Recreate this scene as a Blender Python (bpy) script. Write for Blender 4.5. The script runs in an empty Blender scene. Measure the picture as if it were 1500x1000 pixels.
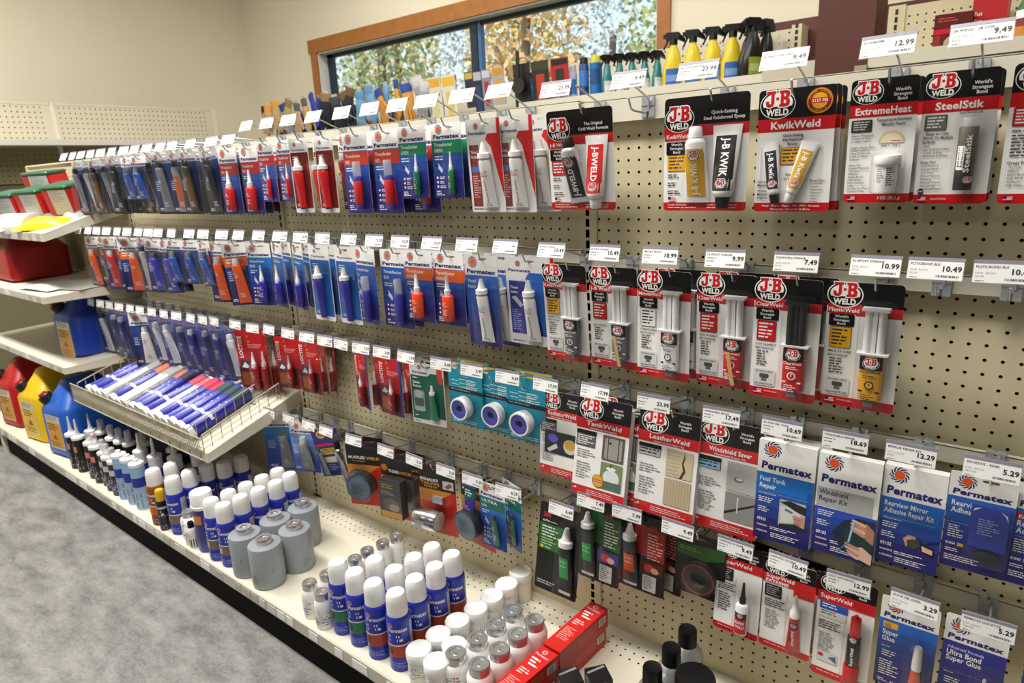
import bpy, math, random
from mathutils import Matrix, Vector
from mathutils.geometry import tessellate_polygon
random.seed(7)
I = 0.0254            # the scene is laid out in inches
FZ = 49.0             # height of the layout origin above the floor, inches
SC = bpy.context.scene
COL = SC.collection

# ---------------------------------------------------------------- camera
cam = bpy.data.cameras.new('camera')
cam.sensor_width = 36.0
cam.lens = 36.0 * 953.33 / 1500.0
cam.clip_end = 200
co = bpy.data.objects.new('camera', cam)
R_ = ((0.78861607, 0.61329274, -0.04423465), (0.12425884, -0.22940943, -0.96536576), (-0.60219966, 0.75580641, -0.25712301))
rt, dn, fw = (Vector(r).normalized() for r in R_)
m = Matrix((rt, -dn, -fw)).transposed().to_4x4()
m.translation = Vector((31.154 * I, -52.818 * I, (5.234 + FZ) * I))
co.matrix_world = m
cam.dof.use_dof = True
cam.dof.focus_distance = 54 * I
cam.dof.aperture_fstop = 6.3
COL.objects.link(co)
SC.camera = co

# ---------------------------------------------------------------- view, world, lights
SC.view_settings.view_transform = 'Standard'
SC.view_settings.look = 'None'
SC.view_settings.exposure = -0.05
SC.view_settings.gamma = 1.0
SC.view_settings.use_curve_mapping = False
SC.cycles.transparent_max_bounces = 24
SC.cycles.max_bounces = 7
SC.cycles.diffuse_bounces = 3
SC.cycles.glossy_bounces = 3
SC.cycles.transmission_bounces = 4
SC.cycles.caustics_reflective = False
SC.cycles.caustics_refractive = False
W = bpy.data.worlds.new('sky')
SC.world = W
W.use_nodes = True
nt = W.node_tree
sky = nt.nodes.new('ShaderNodeTexSky')
sky.sky_type = 'NISHITA'
sky.sun_disc = False
sky.sun_elevation = math.radians(40)
sky.sun_rotation = math.radians(200)
sky.air_density = 1.3
sky.dust_density = 4.0
nt.links.new(sky.outputs[0], nt.nodes['Background'].inputs[0])
nt.nodes['Background'].inputs[1].default_value = 0.36

LAMPS = []
def lamp(x, y, w, l, power, col=(1.0, 0.965, 0.905)):
    d = bpy.data.lights.new('ceiling_light', 'AREA')
    d.shape = 'RECTANGLE'
    d.size = w * I
    d.size_y = l * I
    d.energy = power
    d.color = col
    o = bpy.data.objects.new('ceiling_light', d)
    o.location = (x * I, y * I, (CEIL - 3.0 + FZ) * I)
    COL.objects.link(o)
    LAMPS.append((x, y, w, l))
CEIL = 95.0
for lx in (-175, -115, -55, 5):
    lamp(lx, -42, 48, 14, 72)
for lx in (-120, -30, 60):
    lamp(lx, 62, 48, 14, 30)
for lx in (-115, 5):
    lamp(lx, -190, 48, 14, 22)  # unseen pair behind the camera, serves as frontal fill

# ---------------------------------------------------------------- materials
MATS = {}
def lin(h):
    h = h.lstrip('#')
    c = [int(h[i:i + 2], 16) / 255 for i in (0, 2, 4)]
    return [x / 12.92 if x <= 0.04045 else ((x + 0.055) / 1.055) ** 2.4 for x in c] + [1.0]
def C(h, rough=0.45, metal=0.0, spec=0.5, noise=0.0, nscale=30.0, bump=0.0, key=''):
    k = (h, rough, metal, spec, noise, nscale, bump, key)
    if k in MATS:
        return MATS[k]
    mt = bpy.data.materials.new('finish_' + (key or h.strip('#')))
    mt.use_nodes = True
    n = mt.node_tree
    b = n.nodes['Principled BSDF']
    b.inputs['Base Color'].default_value = lin(h)
    b.inputs['Roughness'].default_value = rough
    b.inputs['Metallic'].default_value = metal
    b.inputs['Specular IOR Level'].default_value = spec
    mt.diffuse_color = lin(h)
    if noise > 0 or bump > 0:
        tc = n.nodes.new('ShaderNodeTexCoord')
        nz = n.nodes.new('ShaderNodeTexNoise')
        nz.inputs['Scale'].default_value = nscale
        nz.inputs['Detail'].default_value = 6
        n.links.new(tc.outputs['Object'], nz.inputs['Vector'])
        if noise > 0:
            cr = n.nodes.new('ShaderNodeValToRGB')
            base = lin(h)
            cr.color_ramp.elements[0].position = 0.3
            cr.color_ramp.elements[1].position = 0.7
            cr.color_ramp.elements[0].color = [max(0, x * (1 - noise)) for x in base[:3]] + [1]
            cr.color_ramp.elements[1].color = [min(1, x * (1 + noise)) for x in base[:3]] + [1]
            n.links.new(nz.outputs['Fac'], cr.inputs[0])
            n.links.new(cr.outputs[0], b.inputs['Base Color'])
        if bump > 0:
            bp = n.nodes.new('ShaderNodeBump')
            bp.inputs['Strength'].default_value = bump
            bp.inputs['Distance'].default_value = 0.002
            n.links.new(nz.outputs['Fac'], bp.inputs['Height'])
            n.links.new(bp.outputs[0], b.inputs['Normal'])
    MATS[k] = mt
    return mt
def clear_mat(name, rough, tint=(1, 1, 1, 1), ior=1.45, boost=1.0, haze=0.0):
    mt = bpy.data.materials.new(name)
    mt.use_nodes = True
    n = mt.node_tree
    n.nodes.clear()
    out = n.nodes.new('ShaderNodeOutputMaterial')
    tr = n.nodes.new('ShaderNodeBsdfTransparent')
    tr.inputs[0].default_value = tint
    gl = n.nodes.new('ShaderNodeBsdfGlossy')
    gl.inputs['Roughness'].default_value = rough
    fr = n.nodes.new('ShaderNodeLayerWeight')
    fr.inputs['Blend'].default_value = 0.36
    pw = n.nodes.new('ShaderNodeMath')
    pw.operation = 'POWER'
    pw.inputs[1].default_value = 4.0
    n.links.new(fr.outputs['Facing'], pw.inputs[0])
    mu = n.nodes.new('ShaderNodeMath')
    mu.operation = 'MULTIPLY_ADD'
    mu.use_clamp = True
    mu.inputs[1].default_value = 0.6 * boost
    mu.inputs[2].default_value = 0.045 * boost
    mx = n.nodes.new('ShaderNodeMixShader')
    n.links.new(pw.outputs[0], mu.inputs[0])
    n.links.new(mu.outputs[0], mx.inputs[0])
    if haze > 0:
        df = n.nodes.new('ShaderNodeBsdfDiffuse')
        df.inputs[0].default_value = (0.9, 0.9, 0.92, 1)
        m2 = n.nodes.new('ShaderNodeMixShader')
        m2.inputs[0].default_value = haze
        n.links.new(tr.outputs[0], m2.inputs[1])
        n.links.new(df.outputs[0], m2.inputs[2])
        n.links.new(m2.outputs[0], mx.inputs[1])
    else:
        n.links.new(tr.outputs[0], mx.inputs[1])
    n.links.new(gl.outputs[0], mx.inputs[2])
    n.links.new(mx.outputs[0], out.inputs[0])
    return mt
CLEAR = clear_mat('clear_blister_plastic', 0.1, boost=0.8, haze=0.008)
CLEARCAP = clear_mat('clear_cap_plastic', 0.15, boost=1.4, haze=0.3)
HOLDER = clear_mat('clear_label_holder', 0.2, boost=0.7, haze=0.1)
GLASS = clear_mat('window_glass', 0.0, boost=0.6)

WHITE = C('#f2f1ee', 0.4)
BLACK = C('#0b0b0c', 0.45, spec=0.3)
INK = C('#2b2b2e', 0.6)
GREYINK = C('#8d8d90', 0.6)
RED = C('#c8161d', 0.35)
NAVY = C('#26266e', 0.4)
PBLUE = C('#1b4fae', 0.35)
ORANGE = C('#e2561c', 0.35)
YELLOW = C('#e8a91c', 0.4)
CHROME = C('#d9dbdc', 0.2, 0.85)
STEEL = C('#c6c9cb', 0.32, 0.75)
CREAM = C('#d6cba9', 0.42, noise=0.03, nscale=3.0, key='cream_enamel')
CREAM2 = C('#ddd7c5', 0.4, noise=0.02, nscale=5.0, key='cream_shelf')
PAPER = C('#f5f5f3', 0.55)
STRIP = C('#8f8b9a', 0.3, key='label_holder_strip')

# ---------------------------------------------------------------- mesh builder
class MB:
    def __init__(s):
        s.v = []; s.f = []; s.m = []; s.sm = []; s.mats = []
    def mi(s, mat):
        if mat not in s.mats:
            s.mats.append(mat)
        return s.mats.index(mat)
    def add(s, verts, faces, mat, smooth=False):
        o = len(s.v)
        s.v += [tuple(p) for p in verts]
        k = s.mi(mat)
        for f in faces:
            s.f.append([o + i for i in f]); s.m.append(k); s.sm.append(smooth)
        return s
    def box(s, x0, y0, z0, x1, y1, z1, mat):
        x0, x1 = min(x0, x1), max(x0, x1); y0, y1 = min(y0, y1), max(y0, y1); z0, z1 = min(z0, z1), max(z0, z1)
        v = [(x, y, z) for z in (z0, z1) for y in (y0, y1) for x in (x0, x1)]
        return s.add(v, [(0, 2, 3, 1), (4, 5, 7, 6), (0, 1, 5, 4), (2, 6, 7, 3), (0, 4, 6, 2), (1, 3, 7, 5)], mat)
    def obox(s, p0, p1, w, h, mat, up=(0, 0, 1)):
        p0, p1 = Vector(p0), Vector(p1)
        d = (p1 - p0).normalized(); a = d.cross(Vector(up))
        if a.length < 1e-4: a = Vector((1, 0, 0))
        a.normalize(); b = a.cross(d)
        v = []
        for p in (p0, p1):
            for i, j in ((-1, -1), (1, -1), (1, 1), (-1, 1)):
                v.append(p + a * (w / 2 * i) + b * (h / 2 * j))
        return s.add(v, [(3, 2, 1, 0), (4, 5, 6, 7), (0, 1, 5, 4), (1, 2, 6, 5), (2, 3, 7, 6), (3, 0, 4, 7)], mat)
    def tube(s, path, r, mat, seg=6, closed=False):
        P = [Vector(p) for p in path]
        rings = []; n = len(P)
        prev = None
        for i in range(n):
            if closed: d = P[(i + 1) % n] - P[i - 1]
            else: d = P[min(i + 1, n - 1)] - P[max(i - 1, 0)]
            d.normalize()
            if prev is None:
                a = d.cross(Vector((0, 0, 1)))
                if a.length < 0.05: a = d.cross(Vector((1, 0, 0)))
            else:
                a = prev - d * prev.dot(d)
            a.normalize(); prev = a; b = d.cross(a)
            rings.append([P[i] + a * (r * math.cos(t)) + b * (r * math.sin(t)) for t in [2 * math.pi * k / seg for k in range(seg)]])
        v = [q for rg in rings for q in rg]; f = []
        for i in range(n if closed else n - 1):
            j = (i + 1) % n
            for k in range(seg):
                l = (k + 1) % seg
                f.append((i * seg + k, i * seg + l, j * seg + l, j * seg + k))
        if not closed:
            f.append(tuple(range(seg))[::-1]); f.append(tuple((n - 1) * seg + k for k in range(seg)))
        return s.add(v, f, mat, True)
    def lathe(s, prof, mat, cx=0, cy=0, cz=0, seg=20, axis='z', sx=1.0, mats=None, cap=True):
        n = len(prof); v = []
        for r, h in prof:
            for k in range(seg):
                t = 2 * math.pi * k / seg
                a, b = r * math.cos(t) * sx, r * math.sin(t)
                if axis == 'z': v.append((cx + a, cy + b, cz + h))
                elif axis == 'y': v.append((cx + a, cy + h, cz + b))
                else: v.append((cx + h, cy + a, cz + b))
        flip = axis == 'y'
        o = len(s.v); s.v += v
        for i in range(n - 1):
            k_ = s.mi(mats[i] if mats else mat)
            for k in range(seg):
                l = (k + 1) % seg
                q = [o + i * seg + k, o + i * seg + l, o + (i + 1) * seg + l, o + (i + 1) * seg + k]
                s.f.append(q[::-1] if flip else q); s.m.append(k_); s.sm.append(True)
        if cap:
            for i, rev in ((0, True), (n - 1, False)):
                if prof[i][0] > 1e-4:
                    q = [o + i * seg + k for k in range(seg)]
                    s.f.append(q[::-1] if rev != flip else q); s.m.append(s.mi((mats[0] if i == 0 else mats[-1]) if mats else mat)); s.sm.append(False)
        return s
    def loft(s, secs, mat, cap=True, mats=None):
        n = len(secs[0]); o = len(s.v)
        for sec in secs: s.v += [tuple(p) for p in sec]
        for i in range(len(secs) - 1):
            k_ = s.mi(mats[i] if mats else mat)
            for k in range(n):
                l = (k + 1) % n
                s.f.append([o + i * n + k, o + i * n + l, o + (i + 1) * n + l, o + (i + 1) * n + k]); s.m.append(k_); s.sm.append(True)
        if cap:
            k_ = s.mi(mats[0] if mats else mat)
            s.f.append([o + k for k in range(n)][::-1]); s.m.append(k_); s.sm.append(False)
            k_ = s.mi(mats[-1] if mats else mat)
            s.f.append([o + (len(secs) - 1) * n + k for k in range(n)]); s.m.append(k_); s.sm.append(False)
        return s
    def fill(s, loops, to3, mat):                       # flat polygon with holes
        L = [[Vector((a, b, 0)) for a, b in lp] for lp in loops]
        tris = tessellate_polygon(L)
        v = [to3(a, b) for lp in loops for a, b in lp]
        out = []
        for t in tris:
            p, q, r = (Vector(v[i]) for i in t)
            out.append(tuple(t))
        return s.add(v, out, mat)
    def rbox(s, x0, y0, z0, x1, y1, z1, r, mat, seg=4):  # box with rounded vertical edges and softened rims
        def ring(x0, y0, x1, y1, r, z):
            out = []
            for cx, cy, a0 in ((x1 - r, y1 - r, 0), (x0 + r, y1 - r, 90), (x0 + r, y0 + r, 180), (x1 - r, y0 + r, 270)):
                for i in range(seg + 1):
                    a = math.radians(a0 + 90 * i / seg)
                    out.append((cx + r * math.cos(a), cy + r * math.sin(a), z))
            return out
        e = r * 0.45
        return s.loft([ring(x0 + e, y0 + e, x1 - e, y1 - e, r - e * .6, z0), ring(x0, y0, x1, y1, r, z0 + e), ring(x0, y0, x1, y1, r, z1 - e), ring(x0 + e, y0 + e, x1 - e, y1 - e, r - e * .6, z1)], mat)
    def build(s, name, sharp=0.7):
        me = bpy.data.meshes.new(name)
        me.from_pydata([(a * I, b * I, c * I) for a, b, c in s.v], [], s.f)
        for mt in s.mats: me.materials.append(mt)
        me.polygons.foreach_set('material_index', s.m)
        me.polygons.foreach_set('use_smooth', s.sm)
        if any(s.sm): me.set_sharp_from_angle(angle=sharp)
        me.update()
        return me

def empty(name, loc, rot=(0, 0, 0)):
    o = bpy.data.objects.new(name, None)
    o.empty_display_size = 0.05
    o.location = (loc[0] * I, loc[1] * I, (loc[2] + FZ) * I)
    o.rotation_euler = rot
    COL.objects.link(o)
    return o
def tag(o, label=None, cat=None, group=None, kind=None):
    if label: o['label'] = label
    if cat: o['category'] = cat
    if group: o['group'] = group
    if kind: o['kind'] = kind
    return o
def part(name, me, parent, loc=(0, 0, 0), rot=(0, 0, 0), label=None):
    o = bpy.data.objects.new(name, me)
    COL.objects.link(o)
    o.parent = parent
    o.location = (loc[0] * I, loc[1] * I, loc[2] * I)
    o.rotation_euler = rot
    if label: o['label'] = label
    return o
def top(name, me, loc=(0, 0, 0), rot=(0, 0, 0)):
    o = bpy.data.objects.new(name, me)
    COL.objects.link(o)
    o.location = (loc[0] * I, loc[1] * I, (loc[2] + FZ) * I)
    o.rotation_euler = rot
    return o
def instance(name, proto, loc, rot, label, cat, group=None):
    e = empty(name, loc, rot)
    tag(e, label, cat, group)
    for pr in proto:
        p = part(pr[0], pr[1], e, label=pr[3] if len(pr) > 3 else None)
        for ch in (pr[2] if len(pr) > 2 and pr[2] else []):
            part(ch[0], ch[1], p)
    return e

# ---------------------------------------------------------------- lettering
TX = {}
def glyphs(text, bold=0.0, shear=0.0):
    k = (text, bold, shear)
    if k in TX: return TX[k]
    cu = bpy.data.curves.new('lettering', 'FONT')
    cu.body = text
    cu.size = 1.0
    cu.resolution_u = 2
    cu.offset = bold
    cu.shear = shear
    cu.space_character = 1.0 + bold * 1.5
    ob = bpy.data.objects.new('lettering', cu)
    me = ob.to_mesh()
    v = [(p.co.x, p.co.y) for p in me.vertices]
    f = [tuple(p.vertices) for p in me.polygons]
    ob.to_mesh_clear()
    bpy.data.objects.remove(ob)
    bpy.data.curves.remove(cu)
    if v:
        x0 = min(p[0] for p in v); x1 = max(p[0] for p in v)
    else:
        x0 = x1 = 0
    TX[k] = ([(a - x0, b) for a, b in v], f, x1 - x0)
    return TX[k]

class Print:
    """Flat print on a face: u to the right, v downwards, in inches; each mark lies a hair above the last."""
    def __init__(s, mb, to3, step=0.0016, start=0.004):
        s.mb, s.to3, s.d, s.step = mb, to3, start, step
    def lift(s):
        s.d += s.step; d = s.d
        return lambda u, v: s.to3(u, v, d)
    def poly(s, pts, mat):
        t = s.lift()
        s.mb.add([t(u, v) for u, v in pts], [tuple(range(len(pts)))[::-1]], mat); return s
    def rect(s, u0, v0, u1, v1, mat, r=0.0, corners='abcd'):
        return s.poly(rrect(u0, v0, u1, v1, r, corners), mat)
    def ell(s, u, v, ru, rv, mat, n=28):
        return s.poly([(u + ru * math.cos(2 * math.pi * k / n), v + rv * math.sin(2 * math.pi * k / n)) for k in range(n)], mat)
    def cap(s, u0, v0, u1, v1, r, mat, r2=None):
        a = math.atan2(v1 - v0, u1 - u0); r2 = r2 or r
        return s.poly([(u0 + r * math.cos(a + math.radians(t)), v0 + r * math.sin(a + math.radians(t))) for t in range(90, 271, 30)] + [(u1 + r2 * math.cos(a + math.radians(t)), v1 + r2 * math.sin(a + math.radians(t))) for t in range(-90, 91, 30)], mat)
    def text(s, txt, u, v, size, mat, fit=None, al='L', bold=0.02, rot=0.0, shear=0.0, cond=1.0):
        g, f, w = glyphs(txt, bold, shear)
        sx = size * cond
        if fit and w * sx > 0: sx = fit / w
        ox = {'L': 0, 'C': -w * sx / 2, 'R': -w * sx}[al]
        t = s.lift(); c, q = math.cos(math.radians(rot)), math.sin(math.radians(rot))
        vs = []
        for a, b in g:
            a, b = a * sx + ox, b * size
            vs.append(t(u + a * c - b * q, v - (a * q + b * c)))
        s.mb.add(vs, f, mat); return s
    def lines(s, u, v, w, n, dv, mat, h=0.4, seed=1):
        rd = random.Random(seed); t = s.lift()
        for i in range(n):
            x = u; lim = u + w * (0.55 + 0.45 * rd.random())
            while x < lim - 0.03:
                l = min(lim - x, dv * (0.8 + 2.0 * rd.random()))
                y = v + i * dv
                s.mb.add([t(x, y + dv * h), t(x + l, y + dv * h), t(x + l, y), t(x, y)], [(0, 1, 2, 3)], mat)
                x += l + dv * 0.35
        return s
    def barcode(s, u, v, w, h, mat, seed=3):
        rd = random.Random(seed); t = s.lift(); x = u
        while x < u + w:
            l = w * (0.012 + 0.03 * rd.random())
            s.mb.add([t(x, v + h), t(x + l, v + h), t(x + l, v), t(x, v)], [(0, 1, 2, 3)], mat)
            x += l + w * (0.015 + 0.03 * rd.random())
        return s

def rrect(u0, v0, u1, v1, r=0.0, corners='abcd', n=4):
    if r <= 0: return [(u0, v0), (u1, v0), (u1, v1), (u0, v1)]
    out = []
    for k, cx, cy, a0, cu, cv in (('a', u0 + r, v0 + r, 180, u0, v0), ('b', u1 - r, v0 + r, 270, u1, v0), ('c', u1 - r, v1 - r, 0, u1, v1), ('d', u0 + r, v1 - r, 90, u0, v1)):
        if k in corners:
            for i in range(n + 1):
                a = math.radians(a0 + 90 * i / n)
                out.append((cx + r * math.cos(a), cy + r * math.sin(a)))
        else: out.append((cu, cv))
    return out

# ---------------------------------------------------------------- carded packages
def lerp(a, b, t): return a + (b - a) * t
def mixhex(a, b, t):
    A = [int(a[i:i + 2], 16) for i in (1, 3, 5)]; B = [int(b[i:i + 2], 16) for i in (1, 3, 5)]
    return '#%02x%02x%02x' % tuple(int(round(lerp(x, y, t))) for x, y in zip(A, B))

class Wrap:
    """A tube, stick or bottle lying on a card: profile(v) -> half width, half depth."""
    def __init__(s, card, u, prof, off=0.05):
        s.c, s.u, s.prof, s.off = card, u, prof, off
    def to3(s, u, v, d):
        hw, hd = s.prof(v)
        t = max(-1, min(1, (u - s.u) / hw))
        y = -(s.c.t + s.off + hd * (1 + math.sqrt(1 - t * t))) - d
        return (s.c.X(u), y, s.c.Z(v))
    def rect(s, mb, u0, v0, u1, v1, mat, d=0.012, n=6, k=4):
        vs = [s.to3(lerp(u0, u1, i / n), lerp(v0, v1, j / k), d) for j in range(k + 1) for i in range(n + 1)]
        fs = [(j * (n + 1) + i, (j + 1) * (n + 1) + i, (j + 1) * (n + 1) + i + 1, j * (n + 1) + i + 1) for j in range(k) for i in range(n)]
        mb.add(vs, fs, mat, True)
    def band(s, mb, v0, v1, mat, f=0.985, d=0.012):
        hw = min(s.prof(v0)[0], s.prof(v1)[0]) * f
        s.rect(mb, s.u - hw, v0, s.u + hw, v1, mat, d, n=8)
    def printer(s, mb, start=0.02): return Print(mb, s.to3, start=start)

class Card:
    def __init__(s, w, h, base=WHITE, hole=None, r=0.2, slot=(1.05, 0.26), t=0.03):
        s.w, s.h, s.r, s.t, s.base = w, h, r, t, base
        s.hu, s.hv = hole or (w / 2, 0.42)
        s.slot = slot
        s.pm = MB(); s.P = Print(s.pm, lambda u, v, d: (u - s.hu, -s.t - d, s.hv - v))
        s.parts = []
    def X(s, u): return u - s.hu
    def Z(s, v): return s.hv - v
    def wrap(s, u, prof, off=0.05): return Wrap(s, u, prof, off)
    def add(s, name, mb, kids=None, label=None):
        s.parts.append((name, mb.build(name), kids or [], label)); return s
    def rot_last(s, n, deg, u, v):
        M = Matrix.Translation((s.X(u) * I, 0, s.Z(v) * I)) @ Matrix.Rotation(math.radians(deg), 4, 'Y') @ Matrix.Translation((-s.X(u) * I, 0, -s.Z(v) * I))
        for p in s.parts[-n:]: p[1].transform(M)
    # ---- contents
    def tubepack(s, u, v0, v1, r, wc, body, cap, caph=0.9, caprr=0.55, off=0.05, name='tube', flat=0.07, neck=None, nozzle=False):
        """Squeeze tube: cap at v0, flat crimp at v1 (v1 < v0 hangs it cap down)."""
        sg = 1 if v1 > v0 else -1
        vb = v0 + sg * caph; vs = vb + sg * r * 0.55
        def prof(v):
            t = max(0, min(1, (v - vs) / (v1 - vs)))
            return lerp(r, wc / 2, t), lerp(r * 0.92, flat, t ** 0.9)
        mb = MB(); secs = []; n = 14
        def ring(v, hw, hd):
            return [(s.X(u) + hw * math.cos(a), -(s.t + off + max(hd, 0.0)) - hd * math.sin(a), s.Z(v)) for a in [2 * math.pi * k / n for k in range(n)]]
        R0 = r * 0.92
        def ring0(v, rr): return [(s.X(u) + rr * math.cos(a), -(s.t + off + R0) - rr * math.sin(a), s.Z(v)) for a in [2 * math.pi * k / n for k in range(n)]]
        secs = [ring0(vb - sg * 0.05, r * 0.5), ring0(vb + sg * r * 0.2, r * 0.85)]
        for t in (0, 0.25, 0.5, 0.75, 0.93, 1.0):
            v = lerp(vs, v1, t); secs.append(ring(v, *prof(v)))
        if sg > 0: secs = secs[::-1]
        mb.loft(secs, body)
        s.add(name, mb)
        cb = MB()
        if nozzle: pr = [(caprr * r * 1.35, 0), (caprr * r * 1.35, caph * 0.28), (caprr * r * 0.9, caph * 0.36), (caprr * r * 0.38, caph)]
        else: pr = [(caprr * r * 1.15, 0), (caprr * r * 1.12, caph * 0.3), (caprr * r, caph * 0.9), (caprr * r * 0.85, caph)]
        cb.lathe([(a, sg * b) for a, b in pr][::sg], cap, s.X(u), -(s.t + off + R0), s.Z(vb), seg=14)
        s.add(name + '_cap', cb)
        return s.wrap(u, prof, off)
    def bottle(s, u, v0, v1, r, body, noz, nzh=0.38, off=0.05, name='bottle', depth=0.8):
        """Small bottle standing upright with a tapered nozzle."""
        H = v1 - v0; vb = v0 + H * nzh
        prof = lambda v: (r, r * depth)
        mb = MB(); n = 14
        def ring(v, k): return [(s.X(u) + r * k * math.cos(a), -(s.t + off + r * depth) - r * depth * k * math.sin(a), s.Z(v)) for a in [2 * math.pi * q / n for q in range(n)]]
        mb.loft([ring(v1, 0.9), ring(v1 - 0.08, 1), ring(vb + 0.35 * r, 1), ring(vb + 0.1 * r, 0.85), ring(vb - 0.1 * r, 0.45)], body)
        s.add(name, mb)
        cb = MB(); L = vb - v0
        cb.lathe([(r * 0.5, 0), (r * 0.5, L * 0.25), (r * 0.36, L * 0.3), (r * 0.16, L)], noz, s.X(u), -(s.t + off + r * depth), s.Z(vb), seg=12)
        s.add(name + '_nozzle', cb)
        return s.wrap(u, prof, off)
    def stick(s, u, v0, v1, r, parts, off=0.06, name='stick'):
        """Cylinder of stacked pieces: (fraction end, radius factor, material, part name)."""
        f0 = 0.0
        for fe, k, mat, nm in parts:
            mb = MB(); a, b = lerp(v0, v1, f0), lerp(v0, v1, fe)
            mb.lathe([(r * k * 0.94, 0), (r * k, 0.05), (r * k, b - a - 0.04), (r * k * 0.95, b - a)], mat, s.X(u), -(s.t + off + r), s.Z(b), seg=16)
            s.add(nm, mb); f0 = fe
        return s.wrap(u, lambda v: (r, r), off)
    def syringe(s, u, v0, v1, lab, plunger=C('#e9e9ea', 0.3), title='', tcol=WHITE, tag_=WHITE, clear_flange=False):
        H = v1 - v0; r = 0.36
        mb = MB()
        for du in (-0.4, 0.4):
            mb.lathe([(r * 0.8, 0), (r * 0.8, H * 0.5)], plunger, s.X(u + du), -(s.t + 0.1 + r), s.Z(v0 + H * 0.52), seg=12)
        mb.box(s.X(u - 0.85), -(s.t + 0.12), s.Z(v0 + 0.18), s.X(u + 0.85), -(s.t + 0.12 + 2 * r), s.Z(v0), plunger)
        mb.box(s.X(u - 0.14), -(s.t + 0.15), s.Z(v0 + H * 0.45), s.X(u + 0.14), -(s.t + 2 * r), s.Z(v0 + 0.1), plunger)
        s.add('plunger', mb)
        bb = MB(); vb = v0 + H * 0.46
        prof = lambda v: (0.76, 0.4)
        n = 16
        def ring(v, k=1.0): return [(s.X(u) + 0.76 * k * math.copysign(abs(math.cos(a)) ** 0.7, math.cos(a)), -(s.t + 0.08 + 0.4) - 0.4 * k * math.copysign(abs(math.sin(a)) ** 0.7, math.sin(a)), s.Z(v)) for a in [2 * math.pi * q / n for q in range(n)]]
        bb.loft([ring(v1 - 0.55), ring(vb)], lab)
        bb.box(s.X(u - 1.0), -(s.t + 0.1), s.Z(vb + 0.02), s.X(u + 1.0), -(s.t + 0.9), s.Z(vb - 0.1), C('#d6d6d8', 0.25))
        wr = s.wrap(u, lambda v: (0.9, 0.42), 0.1)
        wr.rect(bb, u - 0.72, vb + 0.12, u + 0.72, vb + 1.05, BLACK, 0.0)
        q = wr.printer(bb, 0.02); jblogo(q, u, vb + 0.6, 1.05)
        q.text(title, u, vb + 1.3, 0.26, tcol, al='C', fit=1.25, shear=0.1)
        q.lines(u - 0.45, vb + 1.45, 0.9, 2, 0.14, tcol, seed=5)
        q.ell(u, vb + 2.15, 0.3, 0.3, tag_); q.ell(u, vb + 2.15, 0.22, 0.22, lab); q.rect(u - 0.03, vb + 2.0, u + 0.03, vb + 2.2, tag_)
        q.rect(u - 0.66, vb + 2.6, u + 0.66, vb + 2.72, tag_)
        q.lines(u - 0.5, vb + 2.85, 1.0, 4, 0.15, tcol, seed=8)
        s.add('syringe_barrel', bb)
        tb = MB()
        tb.box(s.X(u - 0.3), -(s.t + 0.2), s.Z(v1), s.X(u + 0.3), -(s.t + 0.75), s.Z(v1 - 0.5), C('#6b6d70', 0.3))
        s.add('syringe_tip', tb)
    def blister(s, u0, v0, u1, v1, d, r=0.25, slope=0.12, name='blister', mat=None):
        mb = MB(); n = 3
        def ring(k, y):
            o = rrect(u0 + k, v0 + k, u1 - k, v1 - k, max(0.05, r - k * 0.5), n=n)
            return [(s.X(a), -s.t - y, s.Z(b)) for a, b in o]
        mb.loft([ring(-0.12, 0.012), ring(0, 0.02), ring(slope * 0.7, d * 0.8), ring(slope * 1.6, d)][::-1], mat or CLEAR, cap=False)
        o = len(mb.v); rg = ring(slope * 1.6, d)
        mb.add(rg, [tuple(range(len(rg)))[::-1]], mat or CLEAR)
        s.add(name, mb)
    def done(s):
        ol = rrect(0, 0, s.w, s.h, s.r)
        loops = [ol]
        if s.slot:
            sw, sh = s.slot
            loops.append(rrect(s.hu - sw / 2, s.hv - sh / 2, s.hu + sw / 2, s.hv + sh / 2, sh * 0.48))
        mb = MB()
        mb.fill(loops, lambda u, v: (s.X(u), -s.t, s.Z(v)), s.base)
        mb.fill(loops, lambda u, v: (s.X(u), 0.0, s.Z(v)), C('#dcdad4', 0.6))
        for lp in loops:
            for i in range(len(lp)):
                a, b = lp[i], lp[(i + 1) % len(lp)]
                mb.add([(s.X(a[0]), -s.t, s.Z(a[1])), (s.X(b[0]), -s.t, s.Z(b[1])), (s.X(b[0]), 0, s.Z(b[1])), (s.X(a[0]), 0, s.Z(a[1]))], [(0, 1, 2, 3)], s.base)
        res = [('backing_card', mb.build('backing_card'), [])]
        if s.pm.v: res.append(('printed_front', s.pm.build('printed_front'), []))
        return res + s.parts

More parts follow.
